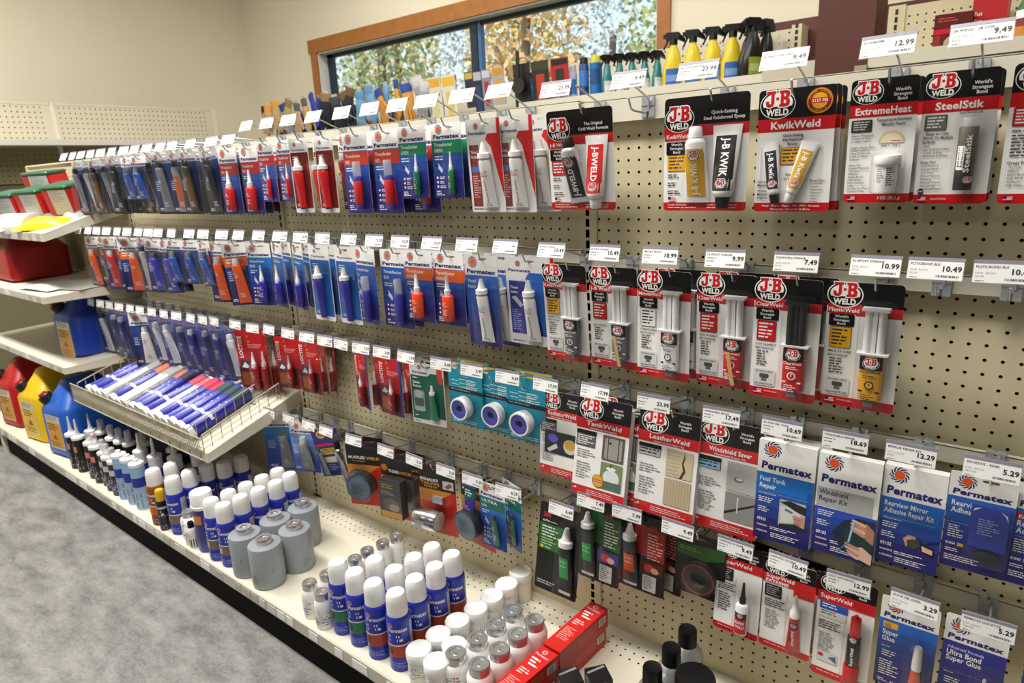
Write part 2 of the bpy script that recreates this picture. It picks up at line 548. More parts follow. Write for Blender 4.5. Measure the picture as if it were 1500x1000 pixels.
def jblogo(P, u, v, w):
    """Oval badge: red slab capitals over a white oval, white word on black below."""
    ru, rv = w / 2, w * 0.40
    P.ell(u, v, ru, rv, WHITE)
    P.ell(u, v, ru * 0.955, rv * 0.945, BLACK)
    P.ell(u, v - rv * 0.10, ru * 0.84, rv * 0.72, WHITE)
    t = [(u - ru * 0.86, v + rv * 0.10), (u + ru * 0.86, v + rv * 0.10)]
    k = [(u + ru * 0.955 * math.cos(a), v + rv * 0.945 * math.sin(a)) for a in [math.radians(d) for d in range(8, 173, 11)]]
    P.poly([(u - ru * 0.94, v + rv * 0.13)] + [(u + ru * 0.94, v + rv * 0.13)] + k, BLACK)
    H = rv * 1.12; W_ = ru * 1.36 / 1.5; x0 = u - 0.75 * W_; y0 = v + rv * 0.16
    J = [(.05, 1), (.62, 1), (.62, .82), (.53, .82), (.53, .25), (.46, .07), (.3, 0), (.14, .02), (.03, .12), (0, .3), (0, .4), (.2, .4), (.2, .28), (.26, .21), (.32, .23), (.33, .32), (.33, .82), (.05, .82)]
    B = [(.84, 1), (1.3, 1), (1.44, .93), (1.49, .78), (1.45, .61), (1.37, .53), (1.47, .45), (1.5, .27), (1.45, .08), (1.3, 0), (.84, 0), (.84, .17), (.92, .17), (.92, .83), (.84, .83)]
    def put(pts, mat, g=0.0):
        cx = sum(p[0] for p in pts) / len(pts)
        lo, hi = min(p[0] for p in pts), max(p[0] for p in pts)
        mid = (lo + hi) / 2
        P.poly([(x0 + (mid + (a - mid) * (1 + g * 1.6)) * W_, y0 - (.5 + (b - .5) * (1 + g)) * H) for a, b in pts], mat)
    put(J, WHITE, .13); put(B, WHITE, .13); put([(.62, .4), (.88, .4), (.88, .62), (.62, .62)], WHITE, .1)
    put(J, RED); put([(.64, .42), (.82, .42), (.82, .6), (.64, .6)], RED); put(B, RED)
    put([(1.12, .62), (1.24, .64), (1.25, .78), (1.12, .8)], WHITE); put([(1.12, .2), (1.26, .22), (1.26, .4), (1.12, .42)], WHITE)
    P.text('WELD', u, v + rv * 0.74, rv * 0.62, WHITE, al='C', fit=ru * 1.28, bold=0.045)
def pxlogo(P, u, v, r, mat=NAVY):
    """Orange disc inside a wheel of curved blue blades."""
    n = 11
    for k in range(n):
        a = 2 * math.pi * k / n
        pts = []
        for t in (0, 0.33, 0.66, 1):
            rr = lerp(0.60, 1.0, t) * r; b = a + t * 0.75
            pts.append((u + rr * math.cos(b), v + rr * math.sin(b)))
        for t in (1, 0.66, 0.33, 0):
            rr = lerp(0.60, 0.98, t) * r; b = a + t * 0.75 + lerp(0.42, 0.20, t)
            pts.append((u + rr * math.cos(b), v + rr * math.sin(b)))
        P.poly(pts, mat); P.d -= P.step
    P.lift()
    P.ell(u, v, r * 0.54, r * 0.54, ORANGE, 20)
def flag(P, u, v, w):
    h = w * 0.6
    P.rect(u, v, u + w, v + h, WHITE)
    for i in range(4): P.rect(u, v + h * (2 * i) / 7, u + w, v + h * (2 * i + 1) / 7, RED); P.d -= P.step
    P.lift(); P.rect(u, v, u + w * 0.42, v + h * 4 / 7, NAVY)
def bandbox(P, u, v, w, h, mat, ink, n=4, seed=2):
    P.rect(u - 0.03, v - 0.03, u + w + 0.03, v + h + 0.03, BLACK, 0.08)
    P.rect(u, v, u + w, v + h, mat, 0.07)
    P.lines(u + 0.1, v + h * 0.1, w - 0.2, n, h * 0.86 / n, ink, 0.45, seed)

def jb_wide(w, h, title, tagline=None, top=0.215, band=0.105, hole=None, lead=True, world=True, tsize=0.6):
    c = Card(w, h, r=0.28, hole=hole or (w * 0.58, 0.45))
    P = c.P
    P.rect(0, 0, w, h * top + 0.02, BLACK, 0.28, 'ab')
    if title:
        P.rect(0, h * top, w, h * (top + band), RED)
        P.text(title, w * 0.5, h * (top + band * 0.78), tsize * 1.1, WHITE, al='C', fit=w * (0.82 if len(title) > 9 else 0.64), bold=0.03)
    P.rect(0, h * 0.925, w, h, RED, 0.26, 'cd')
    jblogo(P, w * 0.255, h * top * 0.52, min(w * 0.47, 2.45))
    if world:
        for i, s_ in enumerate(("World's", 'Strongest', 'Bond')):
            P.text(s_, w * 0.77, h * top * 0.55 + i * 0.27, 0.28, WHITE, al='C', cond=0.9)
    return c

def mk_twin(black_first):
    """Wide card with two big tubes side by side."""
    w, h = 6.55, 8.4
    c = Card(w, h, r=0.3, hole=(3.9, 0.55), slot=(1.5, 0.4)); P = c.P
    P.rect(0, 0, w, 2.1, BLACK, 0.3, 'ab')
    P.rect(0, 2.05, w, 2.8, RED); P.rect(2.3, 2.78, w, 2.85, RED)
    P.rect(0, 7.75, w, h, RED, 0.3, 'cd')
    jblogo(P, 1.2, 1.55, 2.4)
    P.rect(0.05, 2.55, 2.1, 3.1, RED)
    P.text('J-B Weld' if black_first else 'KwikWeld', 0.2, 2.95, 0.42, WHITE, fit=1.75)
    P.rect(0.2, 3.2, 1.9, 4.15, BLACK, 0.1)
    for i, s_ in enumerate(("World's", 'Strongest', 'Bond')): P.text(s_, 1.05, 3.48 + i * 0.28, 0.27, WHITE, al='C')
    bandbox(P, 0.35, 4.2, 1.45, 1.15, RED if black_first else YELLOW, WHITE if black_first else INK, 4)
    tl = ('The Original', 'Cold Weld Formula') if black_first else ('Quick-Setting', 'Steel Reinforced Epoxy')
    P.text(tl[0], 4.7, 1.35, 0.34, WHITE, al='C'); P.text(tl[1], 4.7, 1.75, 0.34, WHITE, al='C', fit=2.9 if black_first else 3.1)
    for i in range(3): P.lines(0.35, 5.6 + i * 0.62, 1.1, 2, 0.2, INK, seed=i + 3)
    flag(P, 0.4, 7.3, 0.6)
    P.lines(0.4, 7.9, 2.4, 2, 0.2, C('#f0b0a8'), seed=4); P.lines(3.6, 7.9, 2.5, 2, 0.2, C('#f0b0a8'), seed=6)
    A, B = ('#17171a', '#d3171d') if black_first else ('#dba61c', '#1b1b1e')
    wm = C('#eeeeee', 0.25); tubec = C('#cfd1d3', 0.28, 0.5)
    R = 0.78
    t1 = c.tubepack(2.85, 2.2, 7.75, R, 2.0, tubec if black_first else wm, BLACK if black_first else wm, 0.8, 0.6, name='tube')
    lb = MB(); t1.rect(lb, 2.85 - 0.74, 3.8, 2.85 + 0.74, 7.3, C(A, 0.3), n=10)
    q = t1.printer(lb); jblogo(q, 2.85, 4.3, 0.95)
    q.text('J-BWELD' if black_first else 'J-B KWIK', 3.05, 7.2, 0.72, WHITE if black_first else C('#f5ead0'), rot=90, fit=2.4, bold=0.03)
    c.add('tube_label', lb)
    if black_first: c.rot_last(3, -6, 2.85, 5.0)
    t2 = c.tubepack(5.05, 8.15, 2.2, R, 2.2, wm, wm if black_first else BLACK, 0.8, 0.6, name='tube')
    lb = MB(); t2.rect(lb, 5.05 - 0.76, 2.95, 5.05 + 0.76, 6.85, C(B, 0.3), n=10)
    q = t2.printer(lb); jblogo(q, 5.05, 6.35, 0.9)
    q.text('J-BWELD' if black_first else 'J-B KWIK', 4.85, 3.1, 0.78, WHITE, rot=-90, fit=2.75, bold=0.03)
    c.add('tube_label', lb)
    c.blister(1.7, 2.05, 6.3, 8.3, 1.7, 0.5, 0.1)
    return c.done()

def mk_kwik():
    w, h = 5.1, 8.35
    c = jb_wide(w, h, 'KwikWeld', hole=(2.45, 0.45), world=False, tsize=0.62, top=0.235); P = c.P
    P.ell(4.05, 0.98, 0.86, 0.86, C('#7c1a16')); P.ell(4.05, 0.98, 0.8, 0.8, YELLOW); P.ell(4.05, 0.98, 0.74, 0.74, C('#7c1a16'))
    P.ell(4.05, 0.98, 0.52, 0.52, YELLOW); P.rect(3.45, 0.8, 4.65, 1.14, RED); P.text('3137 PSI', 4.05, 1.07, 0.28, WHITE, al='C', fit=0.98)
    for i, s_ in enumerate('HIGHER STRENGTH'):
        a = math.radians(200 + i * 10.2)
        P.text(s_, 4.05 + 0.6 * math.cos(a), 0.98 + 0.6 * math.sin(a), 0.19, YELLOW, al='C', rot=-math.degrees(a) - 90, bold=0.0); P.d -= P.step
    for i, s_ in enumerate('FORMULA'):
        a = math.radians(128 - i * 12.5)
        P.text(s_, 4.05 + 0.72 * math.cos(a), 0.98 + 0.72 * math.sin(a), 0.19, YELLOW, al='C', rot=-math.degrees(a) + 90, bold=0.0); P.d -= P.step
    P.lift()
    for i, s_ in enumerate(('Quick-Setting', 'Steel Reinforced', 'Epoxy')): P.text(s_, 2.45, 3.2 + i * 0.28, 0.27, INK, al='C', fit=1.35 if i < 2 else None)
    bandbox(P, 1.75, 3.95, 1.3, 1.1, YELLOW, INK, 4)
    P.text('Easy', 2.35, 5.85, 0.25, INK, al='C'); P.text('to Use', 2.35, 6.12, 0.25, INK, al='C')
    P.text('Sets in 4', 0.2, 6.3, 0.22, INK); P.text('Minutes', 0.2, 6.55, 0.22, INK)
    P.text('Works on', 0.2, 6.95, 0.22, INK); P.text('Multiple', 0.2, 7.2, 0.22, INK); P.text('Surfaces', 0.2, 7.43, 0.2, INK)
    P.text('Great For:', 3.75, 6.3, 0.23, INK)
    for i, s_ in enumerate(('Household', 'Repairs', 'Automotive', 'Plumbing', 'Marine', 'Crafts', '& More')): P.text(s_, 3.85, 6.5 + i * 0.2, 0.17, INK, bold=0)
    P.text('Metal - Wood - Plastic - Tile - PVC - Ceramic', w / 2, 8.0, 0.19, WHITE, al='C', fit=3.9); P.text('Fiberglass - Concrete & More', w / 2, 8.24, 0.19, WHITE, al='C', fit=2.7)
    wm = C('#ececec', 0.25)
    for u, col, txt, cp in ((1.3, '#1b1d2b', 'J-B Kwik', BLACK), (3.05, '#d2a024', 'J-B Kwik', wm)):
        du = 0.25 if u < 2 else -0.5
        t = c.tubepack(u, 7.75, 3.55, 0.42, 1.25, wm, cp, 0.6, 0.7, name='tube')
        lb = MB(); t.rect(lb, u - 0.4, 4.1, u + 0.4, 6.75, C(col, 0.35))
        q = t.printer(lb); q.text(txt, u - 0.14, 4.2, 0.48, WHITE, rot=-90, fit=1.85, bold=.03); jblogo(q, u, 6.4, 0.6); c.add('tube_label', lb)
        c.rot_last(3, -9 if u < 2 else 17, u, 5.8)
    c.blister(0.5, 3.45, 4.4, 7.7, 0.98, .5)
    return c.done()

def mk_heat():
    w, h = 3.85, 7.75
    c = jb_wide(w, h, 'ExtremeHeat', hole=(2.25, 0.45), tsize=0.55, top=0.20, band=0.10); P = c.P
    bandbox(P, 0.2, 2.5, 1.15, 0.7, C('#3a3a3c'), C('#cfcfcf'), 4)
    P.text('Temperature Resistant', 2.6, 2.62, 0.25, INK, al='C', fit=1.95); P.text('Metallic Paste', 2.6, 2.9, 0.25, INK, al='C', fit=1.3)
    P.poly([(2.55 + 0.72 * math.cos(a), 3.95 - 0.72 * math.sin(a)) for a in [math.radians(k) for k in range(0, 181, 12)]], C('#e0c39a')); P.poly([(2.55 + 0.6 * math.cos(a), 3.95 - 0.6 * math.sin(a)) for a in [math.radians(k) for k in range(0, 181, 12)]], C('#efe0c4'))
    P.rect(2.55, 3.82, 3.1, 3.87, RED); P.text('1000 F / 538 C', 2.55, 4.2, 0.18, INK, al='C', fit=1.1)
    for i, (s_, b) in enumerate((('Able to Withstand:', 1), ('Continuous Heat', 0), ('to 1000 F / 538 C', 0), ('', 0), ('Organic Repair Paste', 1), ('Can Be Used For', 0), ('Filling Cracks and', 0), ('Holes on Metal', 0), ('Surfaces', 0), ('', 0), ('Great For:', 1), ('Exhaust Manifolds', 0), ('Tail Pipes', 0), ('Mufflers', 0), ('Engine Blocks', 0), ('Duct Work', 0), ('Heat Exchange', 0), ('Units', 0), ('For Gas Fire Place', 0), ('Outdoor Grills', 0))):
        if s_: P.text(s_, 0.2, 3.5 + i * 0.187, 0.2, INK, bold=0.012 * b, cond=0.85)
    flag(P, 0.25, 7.3, 0.45); P.text('3 OZ. (85.2 g)', 2.7, 7.52, 0.28, WHITE, al='C', cond=0.8)
    mb = MB(); wm = C('#f3f3f1', 0.3)
    mb.lathe([(0.62, 0), (0.64, 0.08), (0.64, 1.75)], wm, c.X(2.55), -(c.t + 0.75), c.Z(7.0), seg=22)
    wr = c.wrap(2.55, lambda v: (0.66, 0.66), 0.08); q = wr.printer(mb, 0.01); q.lines(2.1, 5.5, 0.4, 7, 0.13, GREYINK, seed=3); q.lines(2.65, 5.45, 0.45, 9, 0.13, INK, seed=4)
    c.add('jar', mb)
    lb = MB(); lb.lathe([(0.74, 0), (0.76, 0.04), (0.76, 0.5), (0.72, 0.55)], wm, c.X(2.55), -(c.t + 0.78), c.Z(5.25), seg=26); c.add('jar_lid', lb)
    c.blister(1.65, 4.55, 3.4, 7.15, 1.65, 0.3)
    return c.done()

def mk_stik():
    w, h = 3.85, 7.85
    c = jb_wide(w, h, 'SteelStik', hole=(2.5, 0.45), tsize=0.55, top=0.20, band=0.10); P = c.P
    bandbox(P, 0.25, 2.5, 1.1, 0.85, C('#6a6a6c'), WHITE, 4)
    P.text('Easy to Use', 0.95, 3.65, 0.24, INK, al='C'); P.text('Works On Multiple', 0.2, 3.9, 0.24, INK, cond=0.8); P.text('Surfaces:', 0.2, 4.13, 0.24, INK, cond=0.8)
    for i, s_ in enumerate(('Steel', 'Iron & Stainless Steel', 'Copper & Brass', 'Aluminum & Bronze')): P.text('- ' + s_, 0.2, 4.36 + i * 0.2, 0.2, INK, bold=0, cond=0.8)
    P.text('Great For:', 0.2, 5.35, 0.24, INK, cond=0.8)
    for i, s_ in enumerate(('Automotive &', 'Machine Parts', 'Fuel Tanks', 'Exhaust Systems', 'Plumbing', 'Stripped Threads', 'Rust Damage', 'Household Repairs')): P.text('- ' + s_, 0.2, 5.58 + i * 0.2, 0.2, INK, bold=0, cond=0.8)
    P.ell(0.38, 7.07, 0.17, 0.17, BLACK); P.text('NSF', 0.38, 7.12, 0.14, WHITE, al='C')
    flag(P, 0.25, 7.38, 0.45); P.text('CAUTION:', 0.95, 7.6, 0.18, C('#f3c7c0'))
    P.text('Steel Reinforced', 2.55, 2.5, 0.17, INK, al='C')
    wr = c.stick(2.6, 2.75, 6.95, 0.5, [(0.12, 0.8, CLEARCAP, 'stick_cap'), (0.66, 1.0, C('#5c584c', 0.5), 'epoxy_stick'), (1.0, 1.0, C('#2b2a2a', 0.4), 'stick_base')])
    lb = MB(); wr.rect(lb, 2.18, 4.35, 2.55, 5.75, WHITE, 0.02); q = wr.printer(lb, 0.03)
    for i in range(9): q.rect(2.24, 4.45 + i * 0.13, 2.5, 4.45 + i * 0.13 + (0.05 if i % 2 else 0.08), INK)
    q.text('SteelStik', 2.85, 5.9, 0.4, WHITE, rot=90, fit=2.2); jblogo(q, 2.85, 6.35, 0.5); c.add('stick_label', lb)
    c.blister(1.95, 2.45, 3.25, 7.15, 1.2, 0.4)
    return c.done()

def mk_high():
    w, h = 4.2, 7.85
    c = jb_wide(w, h, 'HighHeat', hole=(2.5, 0.45), tsize=0.55, top=0.20, band=0.10); P = c.P
    bandbox(P, 0.25, 2.4, 1.2, 1.0, RED, WHITE, 5)
    P.text('Able to', 0.25, 3.75, 0.24, INK)
    P.lines(0.3, 3.9, 1.1, 7, 0.19, INK, seed=4)
    P.text('Great For:', 0.25, 5.55, 0.24, INK)
    for i, s_ in enumerate(('Tail Pipes', 'Mufflers', 'Engine Block', 'Duct Work', 'Machinery', 'High Temper')): P.text('- ' + s_, 0.25, 5.8 + i * 0.21, 0.2, INK, bold=0, cond=0.8)
    flag(P, 0.3, 7.38, 0.45)
    c.stick(2.9, 2.75, 6.95, 0.5, [(0.12, 0.8, CLEARCAP, 'stick_cap'), (1.0, 1.0, C('#5c584c', 0.5), 'epoxy_stick')])
    c.blister(2.2, 2.5, 3.6, 7.15, 1.2, 0.4)
    return c.done()

def mk_syr(title, box, ink, lab, tcol=WHITE, plunger='#e9e9ea', stickm=False, line=None, w=4.75, h=9.25):
    c = Card(w, h, r=0.3, hole=(w * 0.66, 0.5), slot=(1.0, 0.24)); P = c.P
    P.rect(0, 0, w, 1.75, BLACK, 0.3, 'ab')
    P.rect(w * 0.4, 1.7, w, 2.4, RED)
    P.rect(0, h - 0.72, w, h, RED, 0.3, 'cd')
    P.rect(0.08, 1.55, 2.25, 2.3, RED)
    P.ell(1.12, 0.92, 1.16, 0.95, WHITE)
    jblogo(P, 1.12, 0.92, 2.28)
    P.text(title, 0.15, 2.15, 0.42, WHITE, fit=1.95)
    P.rect(0.2, 2.3, 1.85, 3.2, BLACK, 0.1)
    for i, s_ in enumerate(("World's", 'Strongest', 'Bond')): P.text(s_, 1.02, 2.58 + i * 0.26, 0.26, WHITE, al='C')
    bandbox(P, 0.35, 3.28, 1.35, 1.5, box, ink, 5)
    if line: P.text(line, 0.3, 5.15, 0.22, INK, fit=1.5)
    P.text('MULTI-PURPOSE', 0.3, 5.45, 0.2, INK, fit=1.3)
    P.lines(0.4, 5.6, 1.1, 6, 0.21, INK, seed=len(title))
    P.rect(0.25, 7.05, 1.85, 8.35, C('#d9d9d6'), 0.15); P.text('RE-SEALABLE', 1.05, 7.3, 0.2, INK, al='C', fit=1.25)
    P.rect(0.7, 7.4, 1.4, 7.75, C('#4a4c50'), 0.1); P.rect(0.85, 7.72, 1.25, 8.0, C('#6a6c70')); P.text('NO WASTE CAP', 1.05, 8.28, 0.2, INK, al='C', fit=1.35)
    flag(P, 0.3, h - 0.62, 0.62); P.text("World's Leader", 1.1, h - 0.45, 0.15, C('#f6d0c8'))
    c.syringe(3.25, 1.6, h - 0.55, lab, C(plunger, 0.3), title, tcol, BLACK if tcol is INK else WHITE)
    if stickm:
        mb = MB(); mb.obox((c.X(3.05), -1.25, c.Z(5.9)), (c.X(3.5), -1.25, c.Z(8.6)), 0.3, 0.07, C('#c99f66', 0.7, noise=0.12, nscale=200), up=(0, 1, 0)); c.add('mixing_stick', mb)
    c.blister(2.2, 1.3, 4.3, h - 0.15, 1.15, 0.4, 0.1)
    return c.done()

def mk_box(title, sub, w, h, pic, chip=None, chipmat=None, seal=False):
    """Tall thin repair kit box hanging in a clear sleeve."""
    d = 0.9
    c = Card(w, h, r=0.16, hole=(w * 0.5, 0.3), slot=(1.2, 0.24)); P = c.P
    P.rect(0, 0, w, h * 0.22, BLACK, 0.16, 'ab')
    P.rect(0, h * 0.215, w, h * 0.32, RED)
    P.rect(0, h * 0.9, w, h, RED, 0.16, 'cd')
    jblogo(P, w * 0.26, h * 0.12, w * 0.46)
    for i, s_ in enumerate(("World's", 'Strongest', 'Bond')): P.text(s_, w * 0.76, h * 0.09 + i * 0.3, 0.3, WHITE, al='C')
    P.text(title, w * 0.52, h * 0.28, 0.58, WHITE, al='C', fit=w * 0.66); P.text(sub, w * 0.52, h * 0.31, 0.2, WHITE, al='C', fit=w * 0.5)
    P.rect(0.1, h * 0.335, w * 0.4, h * 0.375, BLACK, 0.05); bandbox(P, 0.15, h * 0.375, w * 0.36, h * (0.12 if chipmat is None else 0.07), chipmat or C('#5a5a5c'), WHITE if chipmat is None else INK, 5 if chipmat is None else 2)
    P.lines(0.3, h * 0.53, w * 0.36, 4, 0.22, GREYINK, seed=3); P.lines(0.35, h * 0.66, w * 0.3, 7, 0.24, GREYINK, seed=5)
    flag(P, 0.12, h * 0.915, 0.45); P.lines(w * 0.3, h * 0.925, w * 0.62, 3, 0.17, C('#f6cfc8'), seed=9)
    pic(P, w, h)
    mb = MB()
    mb.box(c.X(0.04), -0.005, c.Z(h - 0.04), c.X(w - 0.04), d - 0.1, c.Z(0.62), WHITE)
    c.add('box_body', mb)
    c.blister(-0.02, -0.02, w + 0.02, h + 0.05, 0.09, 0.18, 0.02, name='clear_sleeve')
    return c.done()
def pic_tank(P, w, h):
    u0, u1 = w * 0.53, w * 0.93
    P.rect(u0, h * 0.34, u1, h * 0.585, C('#57544f')); P.rect(u0 + 0.25, h * 0.36, u1 - 0.2, h * 0.57, C('#9c9892'), 0.2); P.rect(u0 + 0.55, h * 0.36, u0 + 0.65, h * 0.57, C('#46332e')); P.rect(u1 - 0.6, h * 0.36, u1 - 0.5, h * 0.57, C('#46332e')); P.ell(u0 + 0.8, h * 0.41, 0.12, 0.12, BLACK)
    P.rect(u0, h * 0.605, u1, h * 0.87, C('#7c8a62')); P.ell(u0 + 1.15, h * 0.75, 0.85, 0.75, C('#dfe5e2')); P.rect(u0 + 0.3, h * 0.79, u1, h * 0.87, C('#4f6b62')); P.ell(u0 + 1.1, h * 0.66, 0.5, 0.16, C('#f1f3f1')); P.rect(u0 + 1.0, h * 0.61, u0 + 1.1, h * 0.65, BLACK)
    P.ell(w * 0.5, h * 0.81, 0.62, 0.62, C('#7c5a10')); P.ell(w * 0.5, h * 0.81, 0.56, 0.56, YELLOW); P.rect(w * 0.5 - 0.6, h * 0.81 - 0.13, w * 0.5 + 0.6, h * 0.81 + 0.13, C('#b02a1c')); P.text('HIGH STRENGTH', w * 0.5, h * 0.81 + 0.07, 0.17, WHITE, al='C', fit=1.0)
def pic_leather(P, w, h):
    u0, u1 = w * 0.5, w * 0.93
    P.rect(u0, h * 0.34, u1, h * 0.595, C('#cdbd9f')); P.poly([(u0 + 1.6, h * .34), (u0 + 1.75, h * .4), (u0 + 1.6, h * .45), (u0 + 1.85, h * .52), (u0 + 1.55, h * .595), (u0 + 1.3, h * .595), (u0 + 1.6, h * .52), (u0 + 1.45, h * .45), (u0 + 1.6, h * .4)], C('#3c3328'))
    for k in range(7): P.rect(u0 + 0.1, h * 0.36 + k * 0.33, u0 + 1.3 - 0.1 * (k % 3), h * 0.36 + k * 0.33 + 0.03, C('#a8977a'))
    P.rect(u0, h * 0.615, u1, h * 0.87, C('#bfae90'))
    for k in range(9): P.rect(u0 + 0.1 + k * 0.26, h * 0.63, u0 + 0.13 + k * 0.26, h * 0.86, C('#a08e70'))
def pic_shield(P, w, h):
    u0, u1 = w * 0.5, w * 0.97
    P.rect(u0, h * 0.34, u1, h * 0.6, C('#b9b9b6')); P.ell(u0 + 1.0, h * 0.49, 0.4, 0.22, C('#6a6a6a')); P.ell(u0 + 1.05, h * 0.485, 0.28, 0.13, C('#d8d8d6'))
    P.rect(u0, h * 0.615, u1, h * 0.87, C('#8c8c89')); P.poly([(u0, h * .8), (u1, h * .67), (u1, h * .69), (u0, h * .825)], BLACK); P.rect(u0 + 1.0, h * 0.65, u0 + 1.12, h * 0.79, C('#d4d4d2'))
    for i in range(4): P.rect(w * 0.08 + (i % 2) * 0.55, h * 0.72 + (i // 2) * 0.6, w * 0.08 + (i % 2) * 0.55 + 0.42, h * 0.72 + (i // 2) * 0.6 + 0.45, C('#c4c4c0' if i % 2 else '#9e9e9a'))
def pic_radiator(P, w, h):
    u0, u1 = w * 0.12, w * 0.95
    P.rect(u0, h * 0.47, u1, h * 0.74, C('#1c1b1c')); P.ell(u0 + 1.0, h * 0.555, 0.6, 0.42, C('#5a58c8')); P.ell(u0 + 3.0, h * 0.62, 0.75, 0.75, C('#cfc9b8')); P.ell(u0 + 3.0, h * 0.6, 0.58, 0.5, C('#c79a28')); P.poly([(u0 + .3, h * .7), (u0 + 1.4, h * .61), (u0 + 1.6, h * .66), (u0 + .6, h * .73)], C('#d0d0d2'))

def px_head(c, logo=0.55, name=0.62, split=None, low=('#1f66c4', '#26246e'), sub=True):
    """White head with the wheel and the name, blue shading below."""
    P, w, h = c.P, c.w, c.h
    split = split or h * 0.26
    n = 6
    for i in range(n):
        v0, v1 = lerp(split, h, i / n), lerp(split, h, (i + 1) / n)
        P.rect(0, v0, w, v1, C(mixhex(low[0], low[1], min(1, i / (n - 1) * 1.25)), 0.35), c.r if i == n - 1 else 0, 'cd'); P.d -= P.step
    P.lift()
    pxlogo(P, w * 0.26, split * 0.36, split * 0.30 * logo / 0.55)
    P.text('Permatex', w * 0.06, split * 0.9, name * 0.9, NAVY, fit=w * 0.88, bold=0.045, shear=0.08)
    return c
def px_thread(w, h, band, word, contents, low=('#1f66c4', '#26246e'), wide=True):
    c = Card(w, h, r=0.1, hole=(w * 0.62, 0.42), slot=(1.0, 0.2)); px_head(c, split=h * 0.225, low=low); P = c.P
    P.rect(0.06, h * 0.235, w - 0.06, h * 0.40, C(band, 0.35))
    if word:
        P.text(word[0], w * 0.08, h * 0.305, 0.5, WHITE, fit=w * 0.62, bold=0.015); P.text(word[1], w * 0.08, h * 0.38, 0.5, WHITE, cond=0.75, bold=0.015)
    P.lines(w * 0.08, h * 0.43, w * 0.3, 2, 0.27, WHITE, seed=2)
    P.poly([(w * .1, h * .55), (w * .2, h * .53), (w * .34, h * .62), (w * .3, h * .66)], C('#c7d2ea')); P.ell(w * 0.15, h * 0.56, w * 0.05, w * 0.05, NAVY)
    for i in range(3): P.ell(w * 0.14, h * (0.72 + 0.06 * i), 0.12, 0.12, WHITE); P.lines(w * 0.22, h * (0.708 + 0.06 * i), w * 0.2, 2, 0.16, WHITE, seed=i)
    P.text('2400' if band == '#1f5fc0' else '271', w * 0.08, h * 0.93, 0.3, WHITE, cond=0.8) if w > 4.4 else P.lines(w * .08, h * .9, w * .25, 2, .2, WHITE)
    P.lines(w * 0.08, h * 0.95, w * 0.4, 1, 0.2, WHITE, seed=3)
    contents(c)
    return c.done()
def g_stick(col, tint):
    def f(c):
        w, h = c.w, c.h; u = w * 0.66
        c.stick(u, h * 0.36, h * 0.95, 0.5, [(0.3, 0.92, CLEARCAP, 'clear_cap'), (0.4, 1.0, C('#4a49b0', 0.3), 'collar'), (0.9, 1.0, C(col, 0.3), 'stick_body'), (1.0, 0.9, C('#3b35a8', 0.3), 'end_cap')])
        c.blister(u - 0.68, h * 0.34, u + 0.68, h * 0.97, 1.2, 0.3, 0.06)
    return f
def g_bottle(col, k=1.0, v0=0.38, v1=0.94, r=0.6, u=0.6):
    def f(c):
        w, h = c.w, c.h
        wr = c.bottle(w * u, h * v0, h * v1, r, C(col, 0.25), C('#e6e6e8', 0.3), 0.42)
        lb = MB(); q = wr.printer(lb, 0.01); q.lines(w * u - r * 0.5, h * (v0 + 0.36 * (v1 - v0) / 0.56 * 0.9), r, 3, 0.16, C('#f2c6b8'), seed=4); q.lines(w * u - r * 0.6, h * (v1 - 0.16), r * 1.1, 4, 0.16, C('#f2c6b8'), seed=6); c.add('bottle_print', lb)
        c.blister(w * u - r - 0.12, h * (v0 - 0.015), w * u + r + 0.12, h * (v1 + 0.015), 1.15, 0.3, 0.06)
    return f
def g_tube(col, cap, v0=0.36, v1=0.95, r=0.42, wc=1.3, u=0.6, noz=False, print_=True, txt=None, band=None, caph=0.55):
    def f(c):
        w, h = c.w, c.h
        wr = c.tubepack(w * u, h * v0, h * v1, r, wc, C(col, 0.3, 0.25 if col in ('#9aa0a6', '#b8bcc0') else 0.0), C(cap, 0.3), caph, 0.62, nozzle=noz)
        if print_ or band:
            lb = MB()
            if band: wr.band(lb, h * (v0 + 0.3 * (v1 - v0)), h * (v1 - 0.05), C(band, 0.35))
            q = wr.printer(lb); q.lines(w * u - r * 0.6, h * (v0 + 0.35 * (v1 - v0)), r * 1.2, 3, 0.2, C('#d8dcec') if col not in ('#e8e8e6',) else C('#7a80a0'), seed=3)
            if txt: q.text(txt, w * u + r * 0.15, h * (v1 - 0.06), 0.3, C('#c23a2a') if txt == 'R' else C('#6a6f9a'), rot=90, fit=h * (v1 - v0) * 0.4)
            else: q.lines(w * u - r * 0.7, h * (v1 - 0.16), r * 1.5, 4, 0.18, C('#d8dcec') if col != '#e8e8e6' else C('#a06058'), seed=6)
            c.add('tube_print', lb)
        c.blister(w * u - wc * 0.56, h * (v0 - 0.015), w * u + wc * 0.56, h * (v1 + 0.012), 2 * r + 0.12, 0.25, 0.06)
    return f
